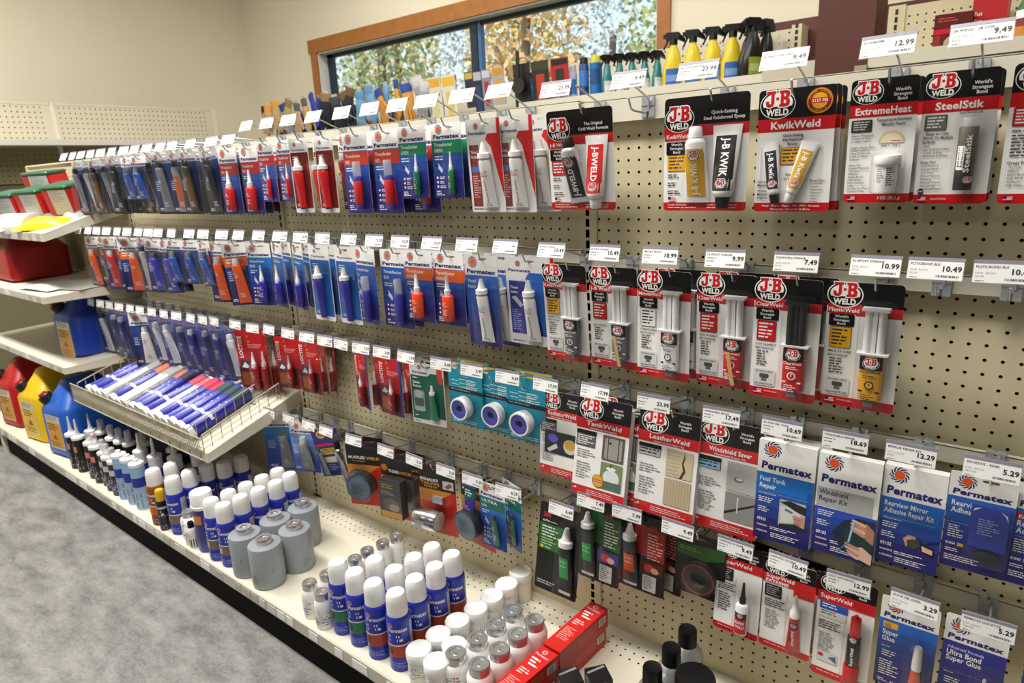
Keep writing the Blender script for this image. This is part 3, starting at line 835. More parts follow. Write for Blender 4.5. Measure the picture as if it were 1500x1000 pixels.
def mk_clear_squeeze(col, base, tip, w=3.1, h=8.9, frame='#e9e7e4', strip=None):
    """Narrow clear clamshell holding one squeeze bottle."""
    c = Card(w, h, base=C(frame, 0.4), r=0.2, hole=(w * 0.5, 0.45), slot=(0.9, 0.22)); P = c.P
    P.rect(0.1, h * 0.19, w - 0.1, h * 0.94, C(base, 0.35), 0.1)
    if strip: P.rect(0.1, h * 0.19, w * 0.25, h * 0.85, C(strip, 0.35))
    pxlogo(P, w * 0.3, 0.75, 0.28); P.text('Permatex', w * 0.12, 1.5, 0.36, NAVY, fit=w * 0.7)
    P.lines(w * 0.14, h * 0.24, w * 0.3, 4, 0.26, WHITE, seed=2); P.lines(w * 0.12, h * 0.88, w * 0.4, 2, 0.2, WHITE)
    wr = c.tubepack(w * 0.55, h * 0.26, h * 0.95, 0.64, 1.0, C(col, 0.3), C('#f0f0f0', 0.3), 1.5, 0.72, nozzle=True, flat=0.3, name='squeeze_bottle')
    lb = MB(); q = wr.printer(lb); q.lines(w * 0.55 - 0.3, h * 0.6, 0.25, 9, 0.2, C(mixhex(col, '#ffffff', 0.5)), seed=8); wr.band(lb, h * 0.92, h * 0.945, C(tip), 0.97); c.add('bottle_print', lb)
    c.blister(w * 0.55 - 0.88, h * 0.28, w * 0.55 + 0.88, h * 0.97, 1.5, 0.3, 0.05)
    return c.done()
def mk_sealant(red=True, w=4.25, h=8.7, silver=False, blue=False):
    c = Card(w, h, base=C('#dcdbd9', 0.35), r=0.12, hole=(w * 0.58, 0.42)); P = c.P
    if blue:
        px_head(c, split=h * 0.22); P.text('Thread', w * .07, h * .30, .46, WHITE, bold=.015, cond=.8); P.text('Sealant', w * .07, h * .36, .46, WHITE, bold=.015, cond=.8)
    else:
        body = '#7c1410' if red else '#2a2d8c'
        P.rect(w * 0.06, h * 0.27, w * 0.9 if silver else w * 0.34, h * 0.94, C(body, 0.35))
        if silver:
            P.rect(0, h * 0.88, w, h, C('#c9c9c8'), .1, 'cd'); P.poly([(w * .45, h * .24), (w * .55, h * .17), (w * .98, h * .17), (w * .98, h * .86), (w * .82, h * .86), (w * .55, h * .3)], C('#1f5fb8'))
        else:
            P.poly([(w * .55, h * .22), (w * .62, h * .16), (w * .9, h * .16), (w * .9, 0.05), (w * .99, 0.05), (w * .99, h * .85), (w * .7, h * .3)], C('#c4151b'))
        pxlogo(P, w * 0.3, h * 0.075, 0.3); P.text('Permatex', w * 0.07, h * 0.165, 0.42, NAVY, fit=w * 0.52)
        P.text('Thread', w * .09, h * .36, .38, WHITE, bold=.015, cond=.8); P.text('Sealant', w * .09, h * .41, .38, WHITE, bold=.015, cond=.8)
        if red: P.rect(w * .06, h * .5, w * .34, h * .56, C('#3565a8'))
        else: P.poly([(w * .1, h * .46), (w * .2, h * .44), (w * .38, h * .54), (w * .3, h * .57)], C('#c9cfd8'))
        P.lines(w * .1, h * .6, w * .22, 10, .22, C('#e8b0a8') if red else C('#a8b4e8'), seed=4)
        P.lines(w * .06, h * .96, w * .5, 1, .2, INK)
    wr = c.tubepack(w * 0.6, h * 0.24, h * 0.945, 0.62, 1.75, C('#e8e8e6', 0.3), C('#f2f2f0', 0.3), 1.5, 0.75, nozzle=True)
    lb = MB(); q = wr.printer(lb); q.lines(w * .6 - .4, h * .55, .8, 3, .2, C('#c96a60') if red else C('#7a86b8'), seed=2)
    q.text('Thread Sealant', w * .6 - .05, h * .9, .3, C('#b8473d') if red else C('#3a418f'), rot=90, fit=2.2); q.lines(w * .6 - .5, h * .9, .9, 2, .16, GREYINK, seed=5); c.add('tube_print', lb)
    c.blister(w * .6 - .98, h * .225, w * .6 + .98, h * .965, 1.35, .4, .08)
    return c.done()
def mk_locti(w, h, foot='#1b1310', side='#b81016', bott=True, edge='#c9cbd0'):
    c = Card(w, h, base=C('#a91015', 0.35), r=0.08, hole=(w * 0.55, 0.35), slot=(0.8, 0.2)); P = c.P
    P.rect(0, 0, w, h * 0.7, C('#c4141b')); P.rect(0, h * 0.6, w, h, C('#4e0f0d')); P.rect(w * .06, h * .7, w * .55, h * .92, C('#8a4418'))
    P.rect(w * .06, h * .5, w * .4, h * .64, C('#3a3a58')); P.poly([(w * .1, h * .62), (w * .22, h * .53), (w * .36, h * .6), (w * .3, h * .63)], WHITE)
    P.text('LOCTITE', w * 0.2, h * 0.46, w * 0.19, WHITE, rot=90, fit=h * 0.36, bold=0.03)
    P.ell(w * .42, h * .1, .2, .2, ORANGE); P.text('271', w * .4, h * .2, .38, C('#f0c86a'), cond=.8); P.lines(w * .4, h * .23, w * .5, 3, .22, C('#f4b4ac'), seed=2)
    P.rect(w * .9, 0, w, h, C(side))
    wr = c.bottle(w * .62, h * .34, h * .95, 0.72 if bott else .46, C('#8c1014', 0.25), C('#eceae8', 0.3), 0.4)
    lb = MB(); q = wr.printer(lb, .01); q.lines(w * .62 - .28, h * .66, .55, 8, .2, C('#e8c0b8'), seed=3); c.add('bottle_print', lb)
    c.blister(w * .62 - .72, h * .3, w * .62 + .72, h * .98, 1.2, .2, .05)
    return c.done()
def mk_sleeve():
    w, h = 5.0, 7.4
    c = Card(w, h, base=C('#cfcfcd'), r=.1, hole=(w * .55, .4)); P = c.P
    P.poly([(.1, 1.5), (2.6, 1.5), (3.1, 1.1), (4.3, 1.1), (4.9, 1.4), (4.9, 6.5), (2.9, 6.5), (2.5, 6.9), (.1, 6.9)], C('#0d5a46', .35))
    P.poly([(4.0, .2), (4.8, .2), (4.8, 2.2), (4.3, 2.2), (4.0, 1.2)], C('#c2342a'))
    pxlogo(P, 1.5, .5, .28); P.text('Permatex', .45, 1.25, .45, NAVY, fit=2.2)
    P.lines(.4, 1.75, 1.2, 1, .22, WHITE); P.text('Sleeve', .4, 2.5, .48, WHITE, cond=.8); P.text('Retainer', .4, 2.95, .48, WHITE, cond=.75)
    P.rect(.35, 3.3, 2.0, 5.9, C('#9fb0a8'), .3); P.ell(1.15, 3.8, .6, .5, C('#c6d0d8')); P.rect(.5, 4.3, 1.85, 5.3, C('#4f6058'))
    P.lines(.4, 6.4, .8, 1, .2, WHITE); P.lines(.3, 7.1, 1.4, 1, .18, INK)
    c.tubepack(3.45, 2.4, 6.7, .36, 1.15, C('#0f7a58', .3), C('#eeeeec', .3), 1.1, .7, nozzle=True)
    c.blister(2.75, 2.2, 4.15, 6.85, .9, .3, .08)
    return c.done()
def mk_tape():
    w, h = 4.9, 7.2; T = '#0f8ba8'
    c = Card(w, h, base=C(T, .35), r=.1, hole=(w * .5, 1.5), slot=(1.1, .25)); P = c.P
    P.rect(.15, .05, w - .15, .3, C('#c9a83a')); P.text('PTFE', .55, .27, .2, NAVY)
    P.ell(1.0, .5, .42, .34, C('#e8d9a0')); P.rect(.65, .35, 1.35, .6, NAVY); P.text('NAPA', 1.0, .55, .2, WHITE, al='C', fit=.55)
    for i in range(5): P.lines(.5 if i % 2 else 1.6, 1.85 + i * .22, 1.6 if i % 2 else 2.3, 1, .2, C('#d8f0f4'), seed=i)
    P.lines(2.6, 1.9, 1.9, 5, .22, C('#d8f0f4'), seed=9)
    P.rect(0, 2.95, w, 3.4, C('#17191c')); P.lines(.3, 3.08, 4.2, 1, .3, C('#8a8c90'), seed=3)
    P.lines(.4, 6.6, 3.8, 2, .22, C('#d8f0f4'), seed=6)
    mb = MB(); cx, cz = c.X(2.3), c.Z(4.95); y0 = -c.t - .1
    mb.lathe([(1.05, y0 - 1.05), (1.22, y0 - 1.05), (1.25, y0 - 1.0), (1.25, y0), (.45, y0)], C('#eef0f0', .3), cx, 0, cz, seg=30, axis='y', cap=False); c.add('spool_flange', mb)
    mb = MB(); mb.lathe([(.42, y0 - .2), (.42, y0 - .95), (.55, y0 - 1.0), (1.06, y0 - 1.0), (1.06, y0 - .1)], C('#4038a8', .3), cx, 0, cz, seg=30, axis='y', cap=False); c.add('tape_core', mb)
    mb = MB(); mb.lathe([(.41, y0 - .9), (.41, y0 - .05), (0.0, y0 - .05)], C('#0f5f70', .5), cx, 0, cz, seg=20, axis='y', cap=False); c.add('spool_hole', mb)
    mb = MB(); mb.lathe([(1.5, -c.t - .01), (1.4, -c.t - .3), (1.38, -c.t - 1.15), (1.3, -c.t - 1.3), (0, -c.t - 1.32)], CLEAR, cx, 0, cz, seg=26, axis='y', cap=False); c.add('blister', mb)
    return c.done()
def mk_fuel(kind):
    """Thin carton hanging in a clear sleeve: white head, blue below, photograph at the lower corner."""
    w, h = {'fuel': (4.3, 8.4), 'wind': (4.25, 8.0), 'mirror': (3.85, 7.6)}[kind]
    c = Card(w, h, r=.08, hole=(w * .5, -.3), slot=None); P = c.P
    sp = h * .32 if kind != 'wind' else h * .54
    n = 6
    for i in range(n):
        v0, v1 = lerp(sp, h, i / n), lerp(sp, h, (i + 1) / n)
        P.rect(0, v0, w, v1, C(mixhex('#1f6fd0' if kind != 'wind' else '#2a4fb8', '#24226c', min(1, i / 4)), .35)); P.d -= P.step
    P.lift()
    pxlogo(P, w * .25, h * .085, h * .082); P.text('Permatex', w * .07, h * .28, .82, NAVY, fit=w * .88, bold=.045, shear=.06)
    if kind == 'fuel':
        P.rect(w * .02, h * .325, w * .9, h * .5, C('#1c78d8', .3)); L = ('Fuel Tank', 'Repair'); ink = WHITE
    elif kind == 'wind':
        P.rect(w * .02, h * .34, w * .92, h * .54, C('#b9b9b8', .3)); L = ('Windshield', 'Repair Kit'); ink = NAVY
    else:
        P.rect(w * .02, h * .33, w * .95, h * .5, C('#1b6fd0', .3)); L = ('Rearview Mirror', 'Adhesive Repair Kit'); ink = WHITE
    P.text(L[0], w * .06, h * .405, .56, ink, fit=w * (.46 if kind != 'mirror' else .7), shear=.05); P.text(L[1], w * .06, h * .475, .56, ink, fit=w * ({'fuel': .3, 'wind': .46, 'mirror': .8}[kind]), shear=.05)
    P.rect(w * .04, h * .515, w * .9, h * .519, C('#8fb6e8'))
    P.lines(w * .06, h * .53, w * .5, 1, .12, WHITE, seed=1); P.lines(w * .06, h * .57, w * .27, 3, .17, WHITE, seed=2); P.lines(w * .06, h * .67, w * .25, 3, .17, WHITE, seed=3)
    P.text({'fuel': '09101', 'wind': '09103', 'mirror': '09102'}[kind], w * .06, h * .815, .38, WHITE, cond=.75)
    P.text('WARNING:', w * .06, h * .87, .2, WHITE, cond=.8); P.lines(w * .3, h * .855, w * .55, 2, .15, WHITE, seed=5); P.text('ATENCION:', w * .06, h * .93, .2, WHITE, cond=.8); P.lines(w * .32, h * .915, w * .55, 3, .15, WHITE, seed=6)
    skin = C('#c98f78', .5)
    sk2 = C('#b57a66', .5); lt = C('#e0b8a4', .5)
    if kind == 'fuel':
        P.rect(w * .44, h * .55, w * .9, h * .82, C('#b9bbba'), .1); P.poly([(w * .44, h * .58), (w * .62, h * .55), (w * .9, h * .58), (w * .9, h * .66), (w * .74, h * .64), (w * .56, h * .6)], C('#26282c')); P.poly([(w * .46, h * .62), (w * .6, h * .61), (w * .82, h * .66), (w * .8, h * .74), (w * .48, h * .79)], C('#d8d8d4')); P.cap(w * .56, h * .645, w * .66, h * .66, .1, C('#6a6c70'))
        P.poly([(w * .76, h * .72), (w * .9, h * .67), (w * .9, h * .77), (w * .8, h * .78)], skin)
        for i in range(4): P.cap(w * .8, h * (.695 + .022 * i), w * (.7 + .012 * i), h * (.69 + .024 * i), .085, sk2 if i % 2 else skin)
        P.poly([(w * .46, h * .8), (w * .72, h * .77), (w * .9, h * .79), (w * .9, h * .82), (w * .46, h * .82)], C('#22242a'))
    elif kind == 'wind':
        P.poly([(w * .32, h * .76), (w * .5, h * .62), (w * .7, h * .57), (w * .98, h * .57), (w * .98, h * .93), (w * .5, h * .93)], C('#1d2a40')); P.poly([(w * .5, h * .7), (w * .7, h * .62), (w * .96, h * .64), (w * .96, h * .86), (w * .56, h * .88)], C('#1f3a3a'))
        P.poly([(w * .74, h * .63), (w * .86, h * .6), (w * .98, h * .66), (w * .98, h * .8), (w * .86, h * .76)], sk2)
        for i, (a, b_) in enumerate(((.64, .6), (.62, .63), (.63, .665), (.66, .695))): P.cap(w * .82, h * (.625 + .035 * i), w * a, h * b_, .13, skin if i % 2 else lt, .1)
        P.poly([(w * .7, h * .86), (w * .82, h * .84), (w * .98, h * .9), (w * .98, h), (w * .78, h * .97)], lt)
        for i, (a, b_) in enumerate(((.56, .84), (.57, .875), (.6, .91), (.66, .945))): P.cap(w * .76, h * (.875 + .03 * i), w * a, h * b_, .12, lt if i % 2 else skin, .095)
        P.cap(w * .655, h * .6, w * .6, h * .82, .07, C('#9cc4e4')); P.cap(w * .6, h * .82, w * .5, h * .9, .04, C('#5a8ab8'))
    else:
        P.poly([(w * .42, h * .7), (w * .5, h * .655), (w * .62, h * .66), (w * .6, h * .74), (w * .48, h * .78)], skin)
        for i in range(3): P.cap(w * .5, h * (.675 + .022 * i), w * .6, h * (.68 + .026 * i), .09, lt if i % 2 else skin)
        P.poly([(w * .49, h * .7), (w * .66, h * .68), (w * .72, h * .74), (w * .6, h * .79), (w * .5, h * .77)], C('#3c4440')); P.poly([(w * .68, h * .7), (w * .92, h * .74), (w * .93, h * .82), (w * .72, h * .8)], C('#14161c')); P.poly([(w * .72, h * .73), (w * .9, h * .755), (w * .9, h * .8), (w * .74, h * .785)], lt); P.cap(w * .8, h * .7, w * .97, h * .66, .05, C('#14161c'))
    mb = MB(); mb.box(c.X(.02), -.005, c.Z(h - .02), c.X(w - .02), .8, c.Z(.02), WHITE); c.add('box_body', mb)
    mb = MB()
    ol = rrect(-.1, -.55, w + .1, h + .12, .2); hl = rrect(w / 2 - .5, -.4, w / 2 + .5, -.18, .1)
    mb.fill([ol, hl], lambda u, v: (c.X(u), .3, c.Z(v)), CLEAR)
    c.add('sleeve_flange', mb)
    return c.done()
def mk_rear(extreme=False):
    w, h = 3.7, 7.3
    c = Card(w, h, r=.12, hole=(w * .6, .4), slot=(.9, .2)); px_head(c, split=h * .25, low=('#1f66c4', '#26246e')); P = c.P
    if extreme: P.rect(.05, h * .29, w - .1, h * .36, C('#b01818')); P.text('Extreme', w * .08, h * .345, .36, WHITE)
    P.text('Rearview', w * .07, h * .42 if extreme else h * .345, .56, WHITE, cond=.78); P.text('Adhesive', w * .07, h * .49 if extreme else h * .415, .56, WHITE, cond=.78)
    P.rect(w * .02, h * .52, w * .95, h * .524, C('#8fb6e8')); P.lines(w * .07, h * .55, w * .25, 6, .17, WHITE, seed=4)
    P.text('81844' if not extreme else '81840', w * .06, h * .76, .28, WHITE, cond=.75); P.rect(w * .24, h * .73, w * .33, h * .765, YELLOW)
    P.lines(w * .06, h * .8, w * .3, 2, .15, WHITE); P.lines(w * .06, h * .87, w * .8, 3, .16, WHITE, seed=7)
    mb = MB(); mb.box(c.X(w * .38), -c.t - .02, c.Z(h * .72), c.X(w * .95), -c.t - .1, c.Z(h * .29), C('#2140b0', .2))
    q = Print(mb, lambda u, v, d: (c.X(u), -c.t - .1 - d, c.Z(v))); q.poly([(w * .4, h * .36), (w * .43, h * .32), (w * .52, h * .31), (w * .44, h * .34)], WHITE); q.poly([(w * .8, h * .31), (w * .9, h * .34), (w * .93, h * .4), (w * .88, h * .35)], WHITE)
    q.lines(w * .5, h * .42, w * .34, 7, .18, C('#9fb4ee'), seed=3); c.add('glue_pouch', mb)
    mb = MB(); mb.loft([[(c.X(w * .5 + .7 + .75 * math.cos(a)), -c.t - .08 - .25 * k, c.Z(h * .8) + .42 * k2 * math.sin(a)) for a in [2 * math.pi * j / 10 for j in range(10)]] for k, k2 in ((0, 1), (1, .8))], C('#1c2426', .3)); c.add('activator_vial', mb)
    c.blister(w * .36, h * .27, w * .97, h * .9, .45, .2, .06)
    return c.done()
def mk_super(kind):
    w, h = {'a': (3.85, 8.3), 'b': (4.0, 8.2), 'c': (4.05, 9.0)}[kind]
    c = jb_wide(w, h, None, hole=(w * .62, .45), top=.17, band=.1); P = c.P
    P.rect(0, h * .17, w, h * .27, RED); P.text('SuperWeld', w * .05, h * .235 if kind != 'b' else h * .215, .5, WHITE, fit=w * (.72 if kind == 'a' else .55), bold=.018)
    if kind == 'b': P.text('EXTREME', w * .05, h * .262, .36, WHITE, fit=w * .45, bold=.03); P.rect(w * .6, h * .26, w, h * .34, RED)
    if kind == 'c': P.rect(w * .05, h * .275, w * .55, h * .34, C('#1d4fb4'), .06); P.lines(w * .09, h * .285, w * .4, 2, .22, WHITE); P.rect(w * .06, h * .345, w * .53, h * .42, C('#dadad8'), .05); P.lines(w * .09, h * .355, w * .4, 2, .2, INK)
    else: bandbox(P, w * .05, h * .29, w * .32, h * .13, C('#1a1a1c'), C('#a8a8a8'), 5)
    P.lines(w * .06, h * .45, w * .4, 4, .2, INK, seed=2); P.lines(w * .08, h * .57, w * .35, 8, .22, GREYINK if kind != 'a' else INK, seed=3)
    P.lines(w * .1, h * .945, w * .7, 1, .2, C('#f2b8b0'))
    if kind == 'a':
        u = w * .66
        wr = c.bottle(u, h * .36, h * .93, .55, C('#ececea', .25), BLACK, .4)
        lb = MB(); wr.rect(lb, u - .5, h * .68, u + .5, h * .75, C('#241a1a')); wr.rect(lb, u - .5, h * .75, u + .5, h * .91, C('#c8201e')); q = wr.printer(lb); jblogo(q, u, h * .71, .5); q.text('SUPER', u, h * .8, .34, WHITE, al='C', fit=.8); q.text('WELD', u, h * .845, .34, WHITE, al='C', fit=.8); c.add('bottle_label', lb)
        c.blister(u - .75, h * .33, u + .95, h * .95, 1.2)
    elif kind == 'b':
        u = w * .68
        wr = c.tubepack(u, h * .3, h * .93, .36, 1.15, C('#c4302a', .3), C('#e8e8e6', .35), 1.9, .8, nozzle=True)
        lb = MB(); wr.rect(lb, u - .33, h * .58, u + .33, h * .66, C('#3a2020')); q = wr.printer(lb); jblogo(q, u, h * .62, .5); q.text('SuperWeld', u - .1, h * .68, .3, WHITE, rot=-90, fit=1.5); q.text('EXTREME', u - .32, h * .68, .22, C('#4a1010'), rot=-90, fit=1.2); c.add('tube_label', lb)
        c.blister(u - .7, h * .28, u + .85, h * .95, 1.0)
    else:
        u = w * .72
        wr = c.stick(u, h * .27, h * .93, .5, [(.04, .25, RED, 'pen_tip'), (.3, .75, RED, 'pen_cap'), (.72, .95, C('#1c1c1e', .3), 'pen_grip'), (1, 1.1, C('#c01c1c', .3), 'pen_base')])
        lb = MB(); q = wr.printer(lb); jblogo(q, u, h * .48, .5); q.text('SuperWeld', u + .12, h * .72, .32, WHITE, rot=90, fit=1.5); q.ell(u, h * .87, .22, .22, C('#3a1414')); c.add('pen_label', lb)
        P.rect(w * .08, h * .75, w * .45, h * .85, C('#d8d8d6')); P.ell(w * .15, h * .79, .22, .16, RED); P.poly([(w * .28, h * .8), (w * .42, h * .77), (w * .44, h * .84)], C('#3a6aa8'))
        c.blister(u - .8, h * .25, u + .8, h * .96, 1.25)
    return c.done()
def mk_glue(ultra):
    w, h = (3.7, 8.6) if ultra else (3.7, 7.7)
    c = Card(w, h, r=.15, hole=(w * .6, .35), slot=(.9, .2)); px_head(c, split=h * .25, low=('#1d62c0', '#262470') if not ultra else ('#2a2c8e', '#262470')); P = c.P
    if ultra: P.text('Advanced Formula', w * .08, h * .32, .34, C('#c8cce8'), fit=w * .58); P.text('Ultra Bond', w * .08, h * .38, .58, WHITE, fit=w * .55); P.text('Super Glue', w * .08, h * .435, .58, WHITE, fit=w * .56)
    else: P.rect(w * .07, h * .28, w * .33, h * .345, YELLOW); P.text('GEL', w * .09, h * .335, .42, INK, cond=.65, bold=.02); P.text('Super', w * .07, h * .42, .58, WHITE, cond=.75); P.text('Glue', w * .07, h * .49, .58, WHITE, cond=.75)
    P.rect(0.05, h * .53, w - .05, h * .533, C('#6f8fd8')); P.lines(w * .08, h * .55, w * .25, 1, .12, WHITE); P.lines(w * .1, h * .6, w * .25, 3, .2, WHITE, seed=2); P.lines(w * .07, h * .71, w * .38, 7, .2, WHITE, seed=4)
    P.lines(w * .07, h * .93, w * .2, 2, .16, WHITE); P.text('82190' if not ultra else '', w * .3, h * .955, .24, WHITE) if not ultra else None
    u = w * .72
    if ultra: c.bottle(u, h * .47, h * .97, .55, C('#dfe3ea', .25), C('#f0f0ee', .35), .55)
    else: c.tubepack(u, h * .42, h * .97, .3, .95, C('#d4501c', .35), C('#d9d9d6', .35), 1.9, .95)
    c.blister(u - .75, h * .4, u + .75, h * .985, 1.2 if ultra else .85)
    return c.done()
def mk_3m(kind):
    w, h = {'a': (5.2, 9.4), 'b': (4.6, 8.2), 'c': (4.6, 7.8), 'd': (4.6, 6.2)}[kind]
    col = '#2c6b2c' if kind in 'abd' else '#a8201e'
    c = Card(w, h, base=C('#161717', .35), r=.3, hole=(w * .5, .45)); P = c.P
    if kind == 'd':
        P.poly([(0.15, 1.3), (w - .1, .9), (w - .1, 1.9), (w * .6, 2.5), (.15, 2.3)], C('#2c5a26')); P.lines(.4, 1.5, 2.6, 2, .22, C('#7fa85a')); P.text('2', w * .85, .75, .4, WHITE)
        mb = MB(); cx, cz = c.X(w * .52), c.Z(h * .66)
        mb.lathe([(.75, -c.t - .6), (1.45, -c.t - .62), (1.5, -c.t - .5), (1.5, -c.t), ], C('#2a2422', .4), cx, 0, cz, seg=28, axis='y', cap=False); mb.lathe([(.74, -c.t - .05), (.75, -c.t - .6)], C('#4a3a36', .4), cx, 0, cz, seg=28, axis='y', cap=False); mb.lathe([(1.49, -c.t - .63), (1.4, -c.t - .66), (1.32, -c.t - .63)], C('#7a2a24', .4), cx, 0, cz, seg=28, axis='y', cap=False); c.add('tape_roll', mb)
        mb = MB(); mb.lathe([(1.75, -c.t - .01), (1.62, -c.t - .85), (0, -c.t - .9)], CLEAR, cx, 0, cz, seg=26, axis='y', cap=False); c.add('blister', mb)
        return c.done()
    left = kind == 'a'
    if left:
        P.text('3M', .5, 1.55, .7, RED, bold=.04); P.text('AUTO', .45, 2.05, .3, WHITE); P.lines(1.4, 1.9, 1.4, 1, .25, C('#b0b0b0')); P.poly([(.15, 2.25), (3.3, 2.25), (3.3, 5.0), (.15, 5.0)], C(col)); P.lines(.45, 2.5, 2.4, 4, .32, WHITE, seed=3); P.lines(.45, 3.8, 1.8, 3, .28, C('#b8d8a8'), seed=5); P.rect(.4, 4.6, .75, 4.9, C('#d8c830')); P.text('Yellow', .9, 4.85, .26, WHITE); P.lines(.3, 8.4, 2.4, 2, .24, C('#c8c8c8'), seed=6); u = 3.9
    else:
        P.poly([(1.4, .9), (w - .15, 1.3), (w - .15, h * .56), (1.4, h * .5)], C(col)); P.text('3M', w * .62, 1.25, .6, RED, bold=.04); P.lines(w * .6, 1.7, w * .35, 9, .3, WHITE if kind == 'b' else C('#f0c0b8'), seed=4)
        P.rect(w * .45, h * .58, w * .95, h * .72, C('#3a3f8a' if kind == 'b' else '#5a2018')); P.ell(w * .66, h * .66, .55, .4, C('#c8402c')); P.ell(w * .78, h * .68, .4, .3, C('#d8a890')); P.rect(w * .52, h * .76, w * .82, h * .97, C('#b8b8b4')); P.lines(w * .55, h * .78, w * .22, 7, .2, INK, seed=3); u = 1.2
    wr = c.tubepack(u, h * .18 if left else h * .12, h * .95, .72 if left else .62, 1.9 if left else 1.6, C('#1a1b1c' if left else '#2c2e30', .3), C('#e4e4e2', .3), 1.9 if left else 1.5, .8, nozzle=True)
    lb = MB(); wr.rect(lb, u - .52, h * .5, u + .52, h * .75, C('#1fa04a' if kind != 'c' else '#d8481e')); q = wr.printer(lb); q.lines(u - .4, h * .52, .8, 4, .25, C('#d0f0d8')); wr.rect(lb, u - .7, h * .91, u + .7, h * .945, C('#d8d8d6')); c.add('tube_label', lb)
    c.blister(u - .95, h * .12, u + .95, h * .97, 1.5)
    return c.done()
def mk_muffler(kind):
    w, h = {'m': (5.4, 9.2), 't': (5.0, 9.0), 'e': (5.3, 9.0)}[kind]
    c = Card(w, h, base=C('#cf2a1c', .35), r=.1, hole=(w * .55, .4)); P = c.P
    P.rect(0, 0, w, h * .36, C('#17171a')); P.lines(w * .5, .7, w * .4, 2, .2, C('#4a4a4c')); P.poly([(0, h * .36), (w * .9, h * .36), (w * .5, h * .52), (0, h * .55)], C('#d98a2a'))
    if kind == 'm': P.text('MUFFLER', .3, h * .27, .56, WHITE, fit=w * .46, bold=.03); P.text('WELD', .35 + w * .47, h * .27, .56, YELLOW, fit=w * .36, bold=.03); P.lines(.8, h * .3, w * .6, 1, .2, YELLOW)
    elif kind == 't': P.ell(.6, h * .24, .5, .45, C('#c9751e')); P.text('TIGER', 1.2, h * .3, .55, WHITE, fit=w * .33, bold=.03); P.text('PATCH', 1.25 + w * .34, h * .3, .55, C('#d98a2a'), fit=w * .36, bold=.03)
    else: P.text('EXHAUST', .25, h * .24, .5, WHITE, fit=w * .5, bold=.03); P.text('TAILPIPE', .35, h * .295, .5, C('#e08a20'), fit=w * .5, bold=.03); P.text('REPAIR KIT', .8, h * .335, .3, YELLOW, fit=w * .35); P.rect(w * .66, h * .2, w * .95, h * .32, C('#c9c5c0')); P.poly([(w * .7, h * .29), (w * .85, h * .22), (w * .92, h * .26), (w * .8, h * .31)], C('#8a5a48'))
    if kind == 'm':
        mb = MB(); cx, cz = c.X(w * .46), c.Z(h * .63)
        mb.lathe([(0, -1.95), (1.75, -1.95), (1.85, -1.85), (1.85, -.35), (1.75, -.3)], C('#1d2126', .3), cx, 0, cz, seg=30, axis='y', cap=False)
        c.add('putty_tub', mb)
        lb = MB(); lb.lathe([(0, -1.97), (1.6, -1.97), (1.68, -1.94)], C('#4f6478', .35), cx, 0, cz, seg=30, axis='y', cap=False)
        q = Print(lb, lambda u, v, d: (c.X(u), -1.975 - d, c.Z(v))); q.lines(w * .46 - 1, h * .55, 1.9, 7, .24, C('#20262e'), seed=3); c.add('tub_lid', lb)
        c.blister(w * .46 - 2.0, h * .40, w * .46 + 2.0, h * .87, 2.1, 1.4)
    elif kind == 't':
        mb = MB(); mb.box(c.X(.5), -c.t - .1, c.Z(h * .93), c.X(3.9), -c.t - 1.3, c.Z(h * .36), C('#2b2b2b', .35))
        q = Print(mb, lambda u, v, d: (c.X(u), -c.t - 1.3 - d, c.Z(v))); q.rect(.6, h * .37, 3.8, h * .92, C('#3b3a38')); q.lines(.8, h * .42, 2.8, 2, .34, C('#b8862a')); q.lines(.8, h * .52, 2.4, 3, .2, GREYINK); q.ell(2.2, h * .72, 1.3, .9, C('#55524e')); q.ell(2.7, h * .76, .8, .5, C('#8a8680')); q.rect(.6, h * .83, 3.8, h * .92, C('#c98a22')); c.add('patch_box', mb)
        c.blister(.4, h * .35, 4.1, h * .94, 1.45, .2)
    else:
        mb = MB(); mb.lathe([(1.25, 0), (1.3, .06), (1.3, 3.2), (1.25, 3.26)], C('#c9cccf', .22, 1), c.X(.35), -c.t - 1.4, c.Z(h * .72), seg=28, axis='x'); c.add('foil_roll', mb)
        mb = MB(); mb.lathe([(1.15, 0), (1.05, .06), (0, .05)], C('#d9dadb', .3, .2), c.X(.35) + 3.27, -c.t - 1.4, c.Z(h * .72), seg=28, axis='x', cap=False); c.add('roll_end', mb)
        mb = MB(); mb.box(c.X(2.2), -c.t - .1, c.Z(h * .52), c.X(3.6), -c.t - .5, c.Z(h * .43), C('#c4ccd0', .3, .6)); c.add('wire_packet', mb)
        c.blister(.2, h * .4, 4.2, h * .92, 2.9, .6, .1)
    return c.done()
def mk_hang_tube():
    c = Card(2.4, 1.3, base=C('#20304a', .4), r=.1, hole=(1.2, .4)); c.P.rect(.2, .75, 2.2, 1.15, C('#3a4a8a'))
    c.tubepack(1.2, 7.3, 1.05, .62, 1.9, C('#3a35a0', .3), BLACK, 1.1, .5, off=-.3, nozzle=True)
    mb = MB(); wr = c.wrap(1.2, lambda v: (lerp(.95, .62, min(1, max(0, (v - 1) / 5))), lerp(.07, .57, min(1, max(0, (v - 1) / 5)))), -.3)
    wr.rect(mb, .42, 1.3, 1.98, 2.6, C('#0f5a4a')); q = wr.printer(mb); q.lines(.6, 1.5, 1.1, 3, .3, WHITE); q.lines(.7, 3.4, .9, 2, .25, C('#b8bce8')); wr.rect(mb, .62, 5.5, 1.78, 5.7, WHITE); c.add('tube_print', mb)
    return c.done()
def mk_chrome():
    c = Card(2.6, 1.2, base=C('#3b3b44', .3), r=.1, hole=(1.3, .4))
    c.tubepack(1.3, 1.0, 9.0, .62, 1.6, C('#c6c9cc', .16, 1.0), C('#17181c', .3), 1.1, .6, off=-.4)
    return c.done()
